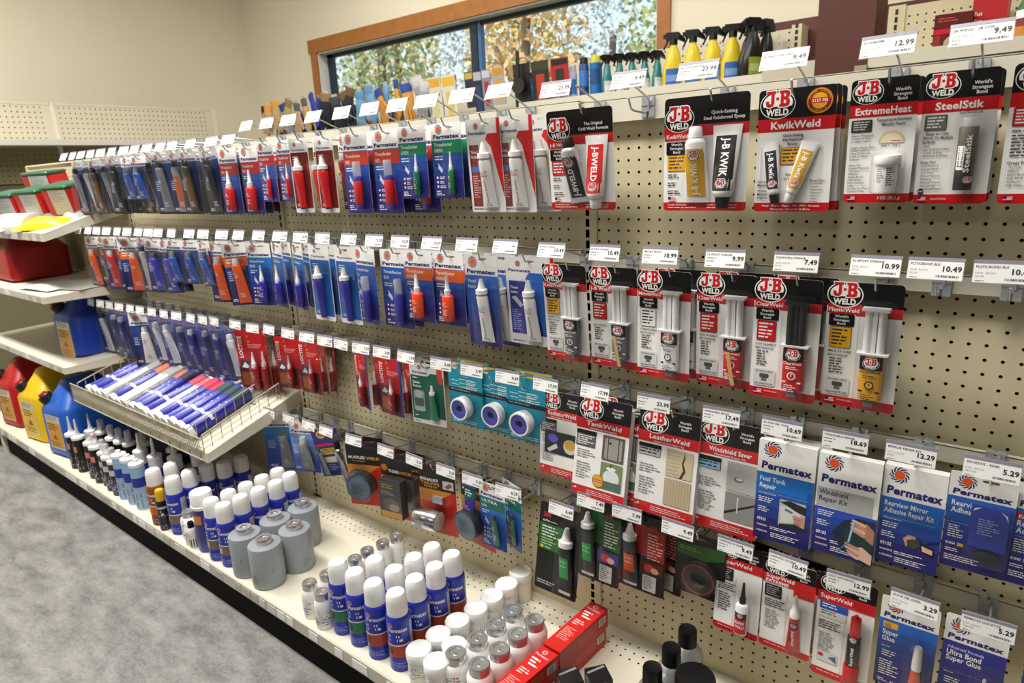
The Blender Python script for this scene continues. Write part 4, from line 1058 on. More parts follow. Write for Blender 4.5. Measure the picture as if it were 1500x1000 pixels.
def mk_oilblue():
    w, h = 4.4, 7.2
    c = Card(w, h, base=C('#28307e', .35), r=.08, hole=(w * .5, .4)); P = c.P
    P.rect(0, 0, w, h * .4, C('#2c2a7a')); P.ell(w * .35, h * .13, .75, .6, C('#d8b23a')); P.rect(w * .35 - .5, h * .1, w * .35 + .5, h * .16, NAVY); P.text('NAPA', w * .35, h * .15, .3, YELLOW, al='C', fit=.85)
    P.rect(0, h * .32, w, h * .37, RED); P.rect(w * .2, h * .42, w, h * .55, C('#c9a43a')); P.lines(w * .3, h * .44, w * .6, 2, .3, INK); P.rect(w * .2, h * .6, w, h * .72, C('#d9d3bc')); P.lines(w * .3, h * .76, w * .5, 4, .25, C('#b0b4e0'))
    c.tubepack(w * .2, h * .4, h * .97, .3, .9, C('#9aa0a6', .3, .6), C('#22242a', .3), .6); c.blister(.1, h * .38, w * .4, h * .98, .75)
    return c.done()
def gm(col, cap='#2a2c30', band=None, w=4.3, h=8.8, low=('#24468c', '#1d1d4c'), word=None, bandc=None, sp=.22, head=None):
    """Gasket-maker style card: white head, dark blue body, one metal tube."""
    c = Card(w, h, r=.08, hole=(w * .6, .42), base=head or WHITE); px_head(c, split=h * sp, low=low); P = c.P
    if bandc: P.rect(.05, h * .23, w - .05, h * .38, C(bandc, .35)); P.lines(w * .1, h * .25, w * .5, 2, .4, WHITE, .55)
    P.lines(w * .07, h * .45, w * .25, 5, .3, C('#c4cdea'), seed=3); P.lines(w * .07, h * .9, w * .3, 2, .22, WHITE)
    g_tube(col, cap, sp + .02 if sp > .2 else .13, .96, .66, 2.1, .56, band=band, caph=.8)(c)
    return c.done()

KIND = {}
def kind(k):
    if k not in KIND: KIND[k] = MAKERS[k]()
    return KIND[k]
MAKERS = {
 'twin_black': lambda: mk_twin(True), 'twin_yellow': lambda: mk_twin(False), 'kwik': mk_kwik, 'heat': mk_heat, 'stik': mk_stik, 'high': mk_high,
 'syr_kwik': lambda: mk_syr('KwikWeld', YELLOW, INK, C('#5a5c60', .35), line='GREAT FOR:'), 'syr_jb': lambda: mk_syr('J-B Weld', RED, WHITE, C('#64666a', .35), stickm=True),
 'syr_min': lambda: mk_syr('MinuteWeld', WHITE, INK, C('#eeeeee', .3), INK, line='STRENGTHENS'), 'syr_clear': lambda: mk_syr('ClearWeld', RED, WHITE, C('#c4161c', .3), stickm=True, line='RUN CLEAREST'),
 'syr_clearb': lambda: mk_syr('ClearWeld', RED, WHITE, C('#c4161c', .3), plunger='#1b1c1e', line='RUN CLEAREST'), 'syr_plast': lambda: mk_syr('PlasticWeld', YELLOW, INK, C('#dfa21c', .3), INK, line='MULTI-USE'),
 'radiator': lambda: mk_box('RadiatorWeld', 'Plastic Tank Radiator Repair', 4.9, 8.6, pic_radiator), 'tank': lambda: mk_box('TankWeld', 'Fuel and Storage Tank Repair Kit', 5.6, 9.5, pic_tank), 'leather': lambda: mk_box('LeatherWeld', 'Leather & Vinyl Repair Kit', 5.6, 9.5, pic_leather, chipmat=C('#bcbcba')), 'shield': lambda: mk_box('Windshield Saver', 'Windshield Repair Kit', 5.4, 9.6, pic_shield, chipmat=C('#8fc4e4')),
 'fuel': lambda: mk_fuel('fuel'), 'wind': lambda: mk_fuel('wind'), 'mirror': lambda: mk_fuel('mirror'), 'rear': mk_rear, 'rearx': lambda: mk_rear(True),
 'super_a': lambda: mk_super('a'), 'super_b': lambda: mk_super('b'), 'super_c': lambda: mk_super('c'), 'glue_gel': lambda: mk_glue(False), 'glue_ultra': lambda: mk_glue(True),
 'weather_a': lambda: mk_3m('a'), 'weather_b': lambda: mk_3m('b'), 'weather_c': lambda: mk_3m('c'), 'weather_d': lambda: mk_3m('d'),
 'muffler': lambda: mk_muffler('m'), 'tiger': lambda: mk_muffler('t'), 'exhaust': lambda: mk_muffler('e'), 'hangtube': mk_hang_tube, 'chrome': mk_chrome, 'oilblue': mk_oilblue,
 'tape': mk_tape, 'sleeve': mk_sleeve, 'loc_big': lambda: mk_locti(5.0, 9.3), 'loc': lambda: mk_locti(4.1, 7.6, bott=False), 'loc_blue': lambda: mk_locti(4.2, 7.3, side='#2a3a9a', bott=False),
 'red_bottle': lambda: px_thread(4.0, 8.8, '#c81e1e', ('Threadlocker', 'RED'), g_bottle('#c41e22', v0=.34, r=.72)), 'red_small': lambda: px_thread(3.7, 7.5, '#c81e1e', ('Threadlocker', 'RED'), g_bottle('#c0181e', r=.32, u=.62)),
 'red_stick': lambda: px_thread(4.25, 8.85, '#cf3a22', ('Threadlocker', 'RED'), g_stick('#c81e24', '#3b35a8')), 'green_small': lambda: px_thread(4.1, 7.3, '#0f8a62', ('Threadlocker', 'GREEN'), g_bottle('#0c6a4a', r=.38, u=.68)),
 'red_squeeze': lambda: mk_clear_squeeze('#cf2020', '#7a1414', '#2a2a78'), 'red_dark': lambda: gm('#b01c20', '#e8e8e6', None, 4.0, 8.6, low=('#5a1a22', '#1c1c34'), bandc='#b01c1c'),
 'seal_red': lambda: mk_sealant(True), 'seal_blue': lambda: mk_sealant(False, 4.35, 9.5, blue=True), 'seal_silver': lambda: mk_sealant(False, 5.2, 8.8, silver=True),
 'orange_tube': lambda: gm('#e0551c', '#b8bcc0', None, 4.4, 9.0, bandc='#dd661c'), 'copper_tube': lambda: gm('#6f4a30', '#8a8c90', None, 4.2, 8.0, low=('#4a3a30', '#23232c')), 'redblue': lambda: gm('#b82a26', '#c0c2c6', None, 3.9, 9.0, bandc='#c4201e'),
 'grey_tube': lambda: gm('#6c7076', '#2a2c30', None, sp=.15, head=C('#b9b9bb')), 'black_tube': lambda: gm('#23252a', '#1a1b1d', None, low=('#2a3a6a', '#15172c'), sp=.15, head=C('#b9b9bb')), 'grey_orange': lambda: gm('#8a8d92', '#2a2c30', '#b4582c', sp=.15, head=C('#b9b9bb')), 'brown_tube': lambda: gm('#3a3430', '#1a1b1d', '#6a4a2c', low=('#2a3a6a', '#15172c'), sp=.15, head=C('#b9b9bb')), 'silver_tube': lambda: gm('#b8bcc0', '#3a3c40', None, sp=.15, head=C('#b9b9bb')),
 'blue_tube': lambda: gm('#3a38b0', '#4a4c55', None, 4.3, 8.5), 'navy_tube': lambda: gm('#1f2870', '#c8cace', None, 4.2, 9.0, low=('#3a4a9a', '#1b1c4c'), sp=.15, head=C('#6f72a4')), 'white_navy': lambda: gm('#dfe0e4', '#e8e8ea', '#c8cbd8', 4.2, 8.2, low=('#6a78b0', '#24246a'), sp=.15, head=C('#6f72a4')), 'white_tube': lambda: gm('#e8e8e6', '#e8e8ea', None, 4.6, 9.2), 'blue_small': lambda: gm('#2c56b0', '#7a7e86', None, 3.7, 6.7),
 'blue_bottle': lambda: px_thread(4.0, 8.7, '#1f78d0', ('Threadlocker', 'BLUE'), g_bottle('#2c2c9c', v0=.34, r=.6)), 'blue_squeeze': lambda: mk_clear_squeeze('#332f98', '#1b5fae', '#2a2a78', 4.1, 9.6), 'blue_stick': lambda: px_thread(4.9, 9.0, '#1f5fc0', ('Threadlocker', 'BLUE'), g_stick('#332f98', '#3b35a8')), 'orange_bottle': lambda: px_thread(4.4, 7.8, '#e0601e', ('Threadlocker', 'ORANGE'), g_bottle('#e8481c', r=.72, v0=.3, v1=.92, u=.56)),
 'grey_caulk': lambda: gm('#7d8288', '#55585c', None, 5.6, 8.8, low=('#2a86d8', '#22409a')), 'grey_little': lambda: gm('#8a9096', '#d0d2d6', None, 4.4, 7.6, low=('#7aa0d8', '#3a56a8')), 'ultra': lambda: px_thread(3.7, 8.0, '#0f6a58', ('ULTRA', 'Lube'), g_tube('#2f7a62', '#3a3c40', .45, .93, .34, 1.1, .62), low=('#2a86d8', '#22409a')),
}

# ---------------------------------------------------------------- room shell
FLOORM = bpy.data.materials.new('polished_concrete')
FLOORM.use_nodes = True
n = FLOORM.node_tree; b = n.nodes['Principled BSDF']
tc = n.nodes.new('ShaderNodeTexCoord'); n1 = n.nodes.new('ShaderNodeTexNoise'); n2 = n.nodes.new('ShaderNodeTexNoise'); mp = n.nodes.new('ShaderNodeMapping')
mp.inputs['Scale'].default_value = (1.0, 2.2, 1.0)
n1.inputs['Scale'].default_value = 6.5; n1.inputs['Detail'].default_value = 8; n1.inputs['Roughness'].default_value = 0.7; n2.inputs['Scale'].default_value = 120; n2.inputs['Detail'].default_value = 4
mxn = n.nodes.new('ShaderNodeMath'); mxn.operation = 'MULTIPLY_ADD'; mxn.inputs[1].default_value = 0.35
cr = n.nodes.new('ShaderNodeValToRGB'); cr.color_ramp.elements[0].position = 0.42; cr.color_ramp.elements[1].position = 0.88; cr.color_ramp.elements[0].color = lin('#4c4c4b'); cr.color_ramp.elements[1].color = lin('#9b9a97')
n.links.new(tc.outputs['Object'], mp.inputs[0]); n.links.new(mp.outputs[0], n1.inputs['Vector']); n.links.new(tc.outputs['Object'], n2.inputs['Vector'])
n.links.new(n2.outputs['Fac'], mxn.inputs[0]); n.links.new(n1.outputs['Fac'], mxn.inputs[2]); n.links.new(mxn.outputs[0], cr.inputs[0]); n.links.new(cr.outputs[0], b.inputs['Base Color'])
b.inputs['Roughness'].default_value = 0.5
WALLM = C('#e6dec8', 0.7, noise=0.02, nscale=1.5, bump=0.05, key='cream_wall_paint')
WOOD = C('#a4692f', 0.5, noise=0.12, nscale=14, key='oak_trim')
BROWN = C('#58281a', 0.5, noise=0.06, nscale=6, key='brown_steel')
XL, XR, YB, YF = -227.7, 420.0, 108.0, -480.0
def struct(name, mb, label):
    o = top(name, mb.build(name)); tag(o, label, None, None, 'structure'); o['category'] = name.split('_')[0]; return o
struct('floor', MB().box(XL - 6, YF - 6, -FZ - 2, XR + 6, YB + 6, -FZ, FLOORM), 'grey mottled polished concrete floor of the shop aisle')
struct('ceiling', MB().box(XL - 6, YF - 6, CEIL, XR + 6, YB + 6, CEIL + 3, C('#e6e2d8', 0.8)), 'plain off white ceiling above the aisle')
struct('wall_left', MB().box(XL - 6, YF, -FZ, XL, YB, CEIL, WALLM), 'cream painted wall at the end of the aisle')
struct('wall_right', MB().box(XR, YF, -FZ, XR + 6, YB, CEIL, WALLM), 'cream painted side wall behind the viewer')
struct('wall_front', MB().box(XL, YF - 6, -FZ, XR, YF, CEIL, WALLM), 'cream painted wall behind the viewer')
WX0, WX1, WZ0, WZ1 = -181.5, -46.5, 22.0, 49.0
wb = MB()
wb.box(XL, YB, -FZ, WX0, YB + 6, CEIL, WALLM).box(WX1, YB, -FZ, XR, YB + 6, CEIL, WALLM).box(WX0, YB, -FZ, WX1, YB + 6, WZ0, WALLM).box(WX0, YB, WZ1, WX1, YB + 6, CEIL, WALLM)
struct('wall_back', wb, 'cream painted wall with a long high window')
e = tag(empty('window_1', (WX0, YB, WZ0)), 'long horizontal window with oak trim in the cream back wall', None, None, 'structure'); e['category'] = 'window'
def wpart(nm, mb): part(nm, mb.build(nm), e, (-WX0, -YB, -WZ0))
wpart('trim_board', MB().box(WX0 - 4.5, YB - 1, WZ1, WX1 + 4.2, YB, WZ1 + 4.6, WOOD))
wpart('trim_board', MB().box(WX0 - 3.6, YB - .9, WZ0 - 3, WX0, YB, WZ1, WOOD))
wpart('trim_board', MB().box(WX1, YB - .9, WZ0 - 3, WX1 + 3.4, YB, WZ1, WOOD))
wpart('jamb', MB().box(WX0, YB - .3, WZ0, WX0 + .4, YB + 6, WZ1, C('#e6e2dc', .5)).box(WX0, YB - .3, WZ1 - .4, WX1, YB + 6, WZ1, C('#e6e2dc', .5)).box(WX1 - .4, YB - .3, WZ0, WX1, YB + 6, WZ1, C('#e6e2dc', .5)))
DK = C('#16283a', .4)
wpart('sash_frame', MB().box(WX0 + .4, YB + 3.5, WZ0, WX0 + 3.2, YB + 5, WZ1 - .4, DK).box(WX1 - 2, YB + 3.5, WZ0, WX1 - .4, YB + 5, WZ1 - .4, DK).box(WX0, YB + 3.5, WZ1 - 1.6, WX1, YB + 5, WZ1 - .4, DK).box(WX0, YB + 3.5, WZ0, WX1, YB + 5, WZ0 + 1.5, DK))
wpart('mullion', MB().box(-110.5, YB + 3.2, WZ0, -107.8, YB + 5, WZ1, DK).box(-107.4, YB + 3.2, WZ0, -106.2, YB + 5, WZ1, C('#3c6a9a', .4)))
for x0, x1 in ((WX0 + 3, -110), (-106.5, WX1 - 2)):
    wpart('pane', MB().box(x0, YB + 4.2, WZ0 + 1, x1, YB + 4.4, WZ1 - 1, GLASS))
# trees outside
ONE_ = ['first', 'second', 'third', 'fourth', 'fifth', 'sixth', 'seventh']
rd = random.Random(5)
for k in range(14):
    far = k >= 7
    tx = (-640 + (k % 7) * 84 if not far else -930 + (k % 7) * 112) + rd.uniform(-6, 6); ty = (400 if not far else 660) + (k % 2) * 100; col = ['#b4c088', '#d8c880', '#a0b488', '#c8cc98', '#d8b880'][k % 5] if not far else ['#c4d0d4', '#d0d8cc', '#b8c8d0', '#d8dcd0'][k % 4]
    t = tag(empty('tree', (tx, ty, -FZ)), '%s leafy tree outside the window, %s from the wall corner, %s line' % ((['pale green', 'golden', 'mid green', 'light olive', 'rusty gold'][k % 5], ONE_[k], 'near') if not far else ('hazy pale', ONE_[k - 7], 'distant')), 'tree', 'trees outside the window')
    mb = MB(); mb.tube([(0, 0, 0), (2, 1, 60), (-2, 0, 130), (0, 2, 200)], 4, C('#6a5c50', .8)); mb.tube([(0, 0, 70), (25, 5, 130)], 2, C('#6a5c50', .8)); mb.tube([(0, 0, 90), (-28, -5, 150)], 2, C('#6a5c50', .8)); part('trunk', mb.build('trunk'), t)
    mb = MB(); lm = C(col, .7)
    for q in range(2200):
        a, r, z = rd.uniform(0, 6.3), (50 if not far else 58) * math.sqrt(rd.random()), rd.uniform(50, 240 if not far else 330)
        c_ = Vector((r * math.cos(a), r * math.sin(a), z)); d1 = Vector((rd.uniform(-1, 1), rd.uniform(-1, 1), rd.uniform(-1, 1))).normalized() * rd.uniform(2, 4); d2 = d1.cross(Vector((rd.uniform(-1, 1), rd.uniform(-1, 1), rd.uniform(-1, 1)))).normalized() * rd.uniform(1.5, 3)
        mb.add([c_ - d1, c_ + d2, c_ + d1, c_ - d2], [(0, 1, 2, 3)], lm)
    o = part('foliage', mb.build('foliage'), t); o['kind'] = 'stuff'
gm_ = top('lawn', MB().box(-1300, YB + 8, -FZ - 6, 500, 1100, -FZ - 2, C('#7f8a60', .9, noise=.2, nscale=2)).build('lawn')); tag(gm_, 'grassy ground outside the window', 'lawn', None, 'structure')
# ceiling light housings
for i, (x, y, w, l) in enumerate(LAMPS):
    t = tag(empty('ceiling_fixture', (x, y, CEIL)), 'white fluorescent ceiling fixture, number %s along the ceiling grid' % ['one', 'two', 'three', 'four', 'five', 'six', 'seven', 'eight', 'nine', 'ten', 'eleven', 'twelve'][i], 'ceiling light', 'ceiling fixtures')
    part('housing', MB().box(-w / 2 - 1, -l / 2 - 1, -2.6, w / 2 + 1, l / 2 + 1, 0, C('#e8e8e6', .5)).build('housing'), t)

# ---------------------------------------------------------------- main gondola
BAYS = [(-1.2, 48.0, [i * 1.0 for i in range(0, 47)]), (-51.1, -1.2, [-3.4 - i * 1.02 for i in range(46)]), (-99.0, -51.1, [-53.3 - i * 1.0 for i in range(44)]), (-148.0, -99.0, [-101.2 - i * 1.0 for i in range(45)])]
PZ = 1.015
ROWZ = [0.35 + 7 * PZ - k * PZ for k in range(0, 49)]
DECK = -43.0
def perf(mb, xs, zs, to3, r, hx, hz, mat, depth):
    """Perforated sheet: every hole is cut and has a wall."""
    ang = [math.radians(45 * k) for k in range(8)]
    outer = [(1, 0), (1, 1), (0, 1), (-1, 1), (-1, 0), (-1, -1), (0, -1), (1, -1)]
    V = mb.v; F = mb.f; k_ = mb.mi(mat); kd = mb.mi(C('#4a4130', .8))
    for x in xs:
        for z in zs:
            o = len(V)
            V.extend(to3(x + a * hx, z + b_ * hz, 0) for a, b_ in outer)
            V.extend(to3(x + r * math.cos(t), z + r * math.sin(t), 0) for t in ang)
            V.extend(to3(x + r * math.cos(t), z + r * math.sin(t), depth) for t in ang)
            for i in range(8):
                j = (i + 1) % 8
                F.append([o + i, o + j, o + 8 + j, o + 8 + i]); F.append([o + 8 + i, o + 8 + j, o + 16 + j, o + 16 + i])
                mb.m += [k_, kd]; mb.sm += [False, False]
gon = tag(empty('gondola_shelving', (0, 0, DECK - 6)), 'long cream pegboard gondola filled with hanging glue cards along the aisle', 'shelving')
def gp(nm, mb, label=None, sharp=.7): return part(nm, mb.build(nm, sharp), gon, (0, 0, -(DECK - 6)), label=label)
to_front = lambda x, z, d: (x, d, z)
DARKIN = C('#1c1913', .9)  # near-black backing, interior darkness behind the holes put into its colour
for bi, (x0, x1, xs) in enumerate(BAYS):
    mb = MB()
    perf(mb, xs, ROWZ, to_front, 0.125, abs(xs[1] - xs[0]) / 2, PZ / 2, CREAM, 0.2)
    l, r_ = min(xs) - .5, max(xs) + .5; zt, zb = ROWZ[0] + PZ / 2, ROWZ[-1] - PZ / 2
    mb.box(x0 + 1, 0, zb, l, .2, zt, CREAM); mb.box(r_, 0, zb, x1 - 1, .2, zt, CREAM); mb.box(x0 + 1, 0, zt, x1 - 1, .2, 10.2, CREAM); mb.box(x0 + 1, 0, DECK, x1 - 1, .2, zb, CREAM)
    gp('pegboard_panel', mb)
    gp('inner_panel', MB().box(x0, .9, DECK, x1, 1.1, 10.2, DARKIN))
    # slotted upright on the far edge of the bay
    u = MB()
    z = DECK + .5
    while z < 9.6:
        h0, h1, s0, s1 = z, z + 1.0, z + .14, z + .86
        for a0, a1, c0, c1 in ((-1, -.2, h0, h1), (.2, 1, h0, h1), (-.2, .2, h0, s0), (-.2, .2, s1, h1)):
            u.add([(x0 + a0, -.12, c0), (x0 + a1, -.12, c0), (x0 + a1, -.12, c1), (x0 + a0, -.12, c1)], [(0, 1, 2, 3)], CREAM)
        u.box(x0 - .2, .3, s0, x0 + .2, .35, s1, C('#0d0c0a', .9))
        z += 1.0
    u.box(x0 - 1.02, -.12, DECK, x0 - .98, .2, 10.2, CREAM).box(x0 + .98, -.12, DECK, x0 + 1.02, .2, 10.2, CREAM)
    gp('upright', u)
    # base deck with perforated back strip
    d = MB()
    perf(d, xs, [-1.4, -2.4, -3.4], lambda x, y, dd: (x, y, DECK - dd), .12, abs(xs[1] - xs[0]) / 2, .5, CREAM2, .15)
    d.add([(x0 + .05, -.9, DECK), (x0 + .05, 0, DECK), (x1 - .05, 0, DECK), (x1 - .05, -.9, DECK)], [(0, 3, 2, 1)], CREAM2)
    d.add([(x0 + .05, -3.9, DECK), (l, -3.9, DECK), (l, -.9, DECK), (x0 + .05, -.9, DECK)], [(0, 1, 2, 3)], CREAM2); d.add([(r_, -3.9, DECK), (x1 - .05, -3.9, DECK), (x1 - .05, -.9, DECK), (r_, -.9, DECK)], [(0, 1, 2, 3)], CREAM2)
    d.box(x0 + .05, -19.2, DECK - .9, x1 - .05, -3.9, DECK, CREAM2)
    gp('base_deck', d)
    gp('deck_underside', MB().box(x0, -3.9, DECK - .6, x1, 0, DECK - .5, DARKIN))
    pc = MB().box(x0, -19.45, DECK - 1.4, x1, -19.2, DECK + .12, C('#c9c4b4', .35))
    pch = gp('price_channel', pc)
    rd = random.Random(bi); x = x0 + 1; lb = MB()
    while x < x1 - 4:
        w_ = rd.choice((1.6, 2.4, 3.0, 1.3)); lb.box(x, -19.5, DECK - 1.2, x + w_, -19.46, DECK - .15, rd.choice((PAPER, PAPER, C('#d9d7d0'), C('#b9b7ae')))); x += w_ + rd.choice((.3, .6, 1.6, 3.0))
    o = part('price_strip', lb.build('price_strip'), pch, (0, 0, 0)); o['kind'] = 'stuff'
    gp('kick_plate', MB().box(x0, -18.6, -FZ, x1, -18.3, DECK - 1.4, C('#060606', .8, spec=.15)))
gp('foot_post', MB().box(-137.6, -19.2, -FZ, -135.6, -18.4, DECK - 1.2, CREAM2))
gp('back_panel', MB().box(-148, 1.2, -FZ, 48, 1.5, 10.3, CREAM))
gp('top_cap', MB().box(-148, -.35, 10.2, 48, 2.6, 10.5, CREAM2))
gp('rear_deck', MB().box(-148, 1.5, DECK - 6, 48, 20, DECK, CREAM2))
RAILS = {1: (9.6, 10.0 - .2, 9.5), 2: (-3.6, -3.1, -3.3), 3: (-15.7, -16.0, -16.2), 4: (-26.6, -28.6, None)}
for row in RAILS:
    for bi in range(3):
        z = RAILS[row][bi]
        if z is None: continue
        x0, x1 = BAYS[bi][0] + .3, BAYS[bi][1] - .3
        hh = .95 if row == 1 else .62
        mb = MB().box(x0, -.85, z - hh, x1, -.6, z + (.9 if row == 1 else .62), CREAM2)
        mb.box(x0, -.85, z + (.85 if row == 1 else .55), x1, -.1 if row == 1 else -.45, z + (.95 if row == 1 else .65), CREAM2)
        for xe in (x0 + .3, x1 - .3):
            mb.box(xe - .1, -.7, z - .5, xe + .1, .1, z + .5, CREAM2)
        gp('crossbar', mb)
gp('crossbar', MB().box(-66, -.85, -29.2, -51.4, -.6, -28.0, CREAM2))

# ---- shelves of the far bay
def shelf(x0, x1, yf, zf, yb, zb, th=1.1):
    mb = MB(); n_ = .15
    v = [(x0, yf, zf), (x1, yf, zf), (x1, yb, zb), (x0, yb, zb)]
    mb.add(v + [(a, b_, c_ - n_) for a, b_, c_ in v], [(0, 1, 2, 3), (7, 6, 5, 4), (0, 4, 5, 1), (1, 5, 6, 2), (2, 6, 7, 3), (3, 7, 4, 0)], CREAM2)
    mb.box(x0, yf - .15, zf - th, x1, yf, zf + .12, CREAM2)
    for xe in (x0 + .1, x1 - .1):
        v = [(xe, yf, zf), (xe, yf, zf - th), (xe, yb, zb - th - .8), (xe, yb, zb)]
        mb.add([(a - .08, b_, c_) for a, b_, c_ in v] + [(a + .08, b_, c_) for a, b_, c_ in v], [(3, 2, 1, 0), (4, 5, 6, 7), (0, 1, 5, 4), (1, 2, 6, 5), (2, 3, 7, 6), (3, 0, 4, 7)], CREAM2)
    s_ = gp('shelf', mb)
    ch = MB(); x = x0 + 1.5; rr = random.Random(int(-x0))
    while x < x1 - 2.5:
        ch.box(x, yf - .2, zf - th + .1, x + 1.9, yf - .16, zf - .05, rr.choice((PAPER, C('#cfd0cc'), C('#bdb7a4')))); x += rr.choice((2.6, 3.4, 4.2))
    o = part('price_strip', ch.build('price_strip'), s_); o['kind'] = 'stuff'
shelf(-147.5, -99.6, -14.2, -2.0, -.2, 2.6, 1.3)
shelf(-147.5, -99.6, -16.2, -12.6, -.2, -12.0)
shelf(-147.5, -99.6, -15.5, -25.4, -.2, -25.0)
shelf(-98.6, -52.0, -15.2, -30.1, -.2, -25.6, 1.3)

# ---------------------------------------------------------------- display hooks with price labels
CLIPM = C('#c3cad0', .35, .55, key='zinc_clip')
WIREM = C('#bfc1c3', .25, .75, key='steel_wire')
def clip_mesh():
    mb = MB()
    for dx in (-.32, .32):
        mb.box(dx - .24, -1.02, -.7, dx + .24, -.88, .8, CLIPM); mb.box(dx - .24, -1.0, .72, dx + .24, -.5, .82, CLIPM); mb.box(dx - .24, -1.12, -.82, dx + .24, -.86, -.66, CLIPM); mb.box(dx - .26, -1.08, .1, dx + .26, -.98, .22, CLIPM)
    mb.box(-.12, -1.04, -.35, .12, -.9, .55, CLIPM)
    return mb.build('clip')
CLIP = clip_mesh()
WIRES = {}
def wires(ty, dz):
    k = (ty, dz)
    if k not in WIRES:
        hy = ty + 1.8
        a = MB().tube([(-.06, -1.0, -.5), (-.06, -1.25, -.5), (-.06, hy + .1, -.36), (-.06, hy - .35, -.2), (-.06, hy - .75, .55)], .085, WIREM).build('wire')
        b_ = MB().tube([(.18, -1.0, -.1), (.18, -1.1, .45), (.18, -1.4, .68), (.18, ty + .25, dz + .1)], .075, WIREM).build('wire')
        WIRES[k] = (a, b_)
    return WIRES[k]
HM = MB(); HM.box(-1.5, -.03, -.72, 1.5, .03, .5, HOLDER); HM.box(-1.5, -.06, .48, 1.5, .1, .7, STRIP); HM.box(-.25, 0, .2, .25, .5, .45, HOLDER)
HOLD = HM.build('label_holder')
PM = MB().box(-1.46, -.05, -.66, 1.46, -.035, .47, PAPER).build('price_label')
PRN = {}
def label_print(title, price, code=None, soft=False):
    k = (title, price, soft)
    if k not in PRN:
        mb = MB(); P = Print(mb, lambda u, v, d: (u - 1.46, -.05 - d, .47 - v), start=.004)
        ink = C('#55555a') if soft else INK
        if title: P.text(title, .12, .26, .21, ink, fit=min(2.0, .115 * len(title)), bold=.02)
        else: P.lines(.12, .12, 1.3, 1, .2, GREYINK, .35, 4)
        if code: P.text(code[0], .12, .62, .17, GREYINK, bold=0, fit=.95 if len(code[0]) > 4 else .4); P.text(code[1], .12, .83, .17, GREYINK, bold=0)
        else: P.lines(.12, .42, .8, 2, .22, GREYINK, .35, 6)
        P.lines(.12, 1.0, .45, 1, .12, GREYINK, .4, 2)
        if price: P.text(price, 2.84, .6, .46, C('#3a3a40') if soft else C('#17171c'), al='R', bold=.03)
        else: P.lines(2.3, .35, .5, 1, .3, GREYINK, .5, 3)
        P.barcode(1.55, .84, 1.2, .14, INK)
        PRN[k] = mb.build('label_lettering')
    return PRN[k]
ONE = ['first', 'second', 'third', 'fourth', 'fifth', 'sixth', 'seventh', 'eighth', 'ninth', 'tenth', 'eleventh', 'twelfth', 'thirteenth', 'fourteenth', 'fifteenth', 'sixteenth', 'seventeenth', 'eighteenth', 'nineteenth', 'twentieth']
def ordw(k):
    if k < 20: return ONE[k]
    t, u = divmod(k + 1, 10)
    if u == 0: return {2: 'twentieth', 3: 'thirtieth', 4: 'fortieth'}[t]
    return {2: 'twenty', 3: 'thirty', 4: 'forty'}[t] + '-' + ONE[u - 1]
ROWN = {1: 'top row', 2: 'second row', 3: 'third row', 4: 'lowest row'}
TAGZ = {1: (11.35, 11.8, 10.45), 2: (-1.95, -1.8, -1.9), 3: (-14.4, -14.7, -14.95), 4: (-25.5, -27.4, -27.6)}
def hook(row, idx, hx, tx, ty, title=None, price=None, code=None, soft=False, zr=None):
    bi = 0 if hx > -1.6 else (1 if hx > -51.2 else 2)
    z = RAILS[row][bi]
    if z is None: z = RAILS[row][1]
    dz = round(TAGZ[row][bi] - z, 2)
    pl = ', price %s' % price if price else ''
    e = tag(empty('display_hook', (hx, 0, z)), 'wire display hook with white price label%s, %s from fuel-can end, %s' % (pl, ordw(idx), ROWN[row]), 'display hook', 'wire display hooks on the crossbars')
    a, b_ = wires(ty, dz)
    part('peg_wire', a, e); part('label_wire', b_, e); part('mounting_clip', CLIP, e)
    rr = random.Random(row * 100 + idx)
    tilt = {1: -26, 2: -17, 3: -9, 4: -8}[row] + rr.uniform(-4, 4)
    h = part('label_holder', HOLD, e, (tx - hx, ty, dz), (math.radians(tilt), 0, math.radians(rr.uniform(-4, 4))))
    part('price_label', PM, h); part('label_lettering', label_print(title, price, code, soft), h)
    return z, ty + 1.8

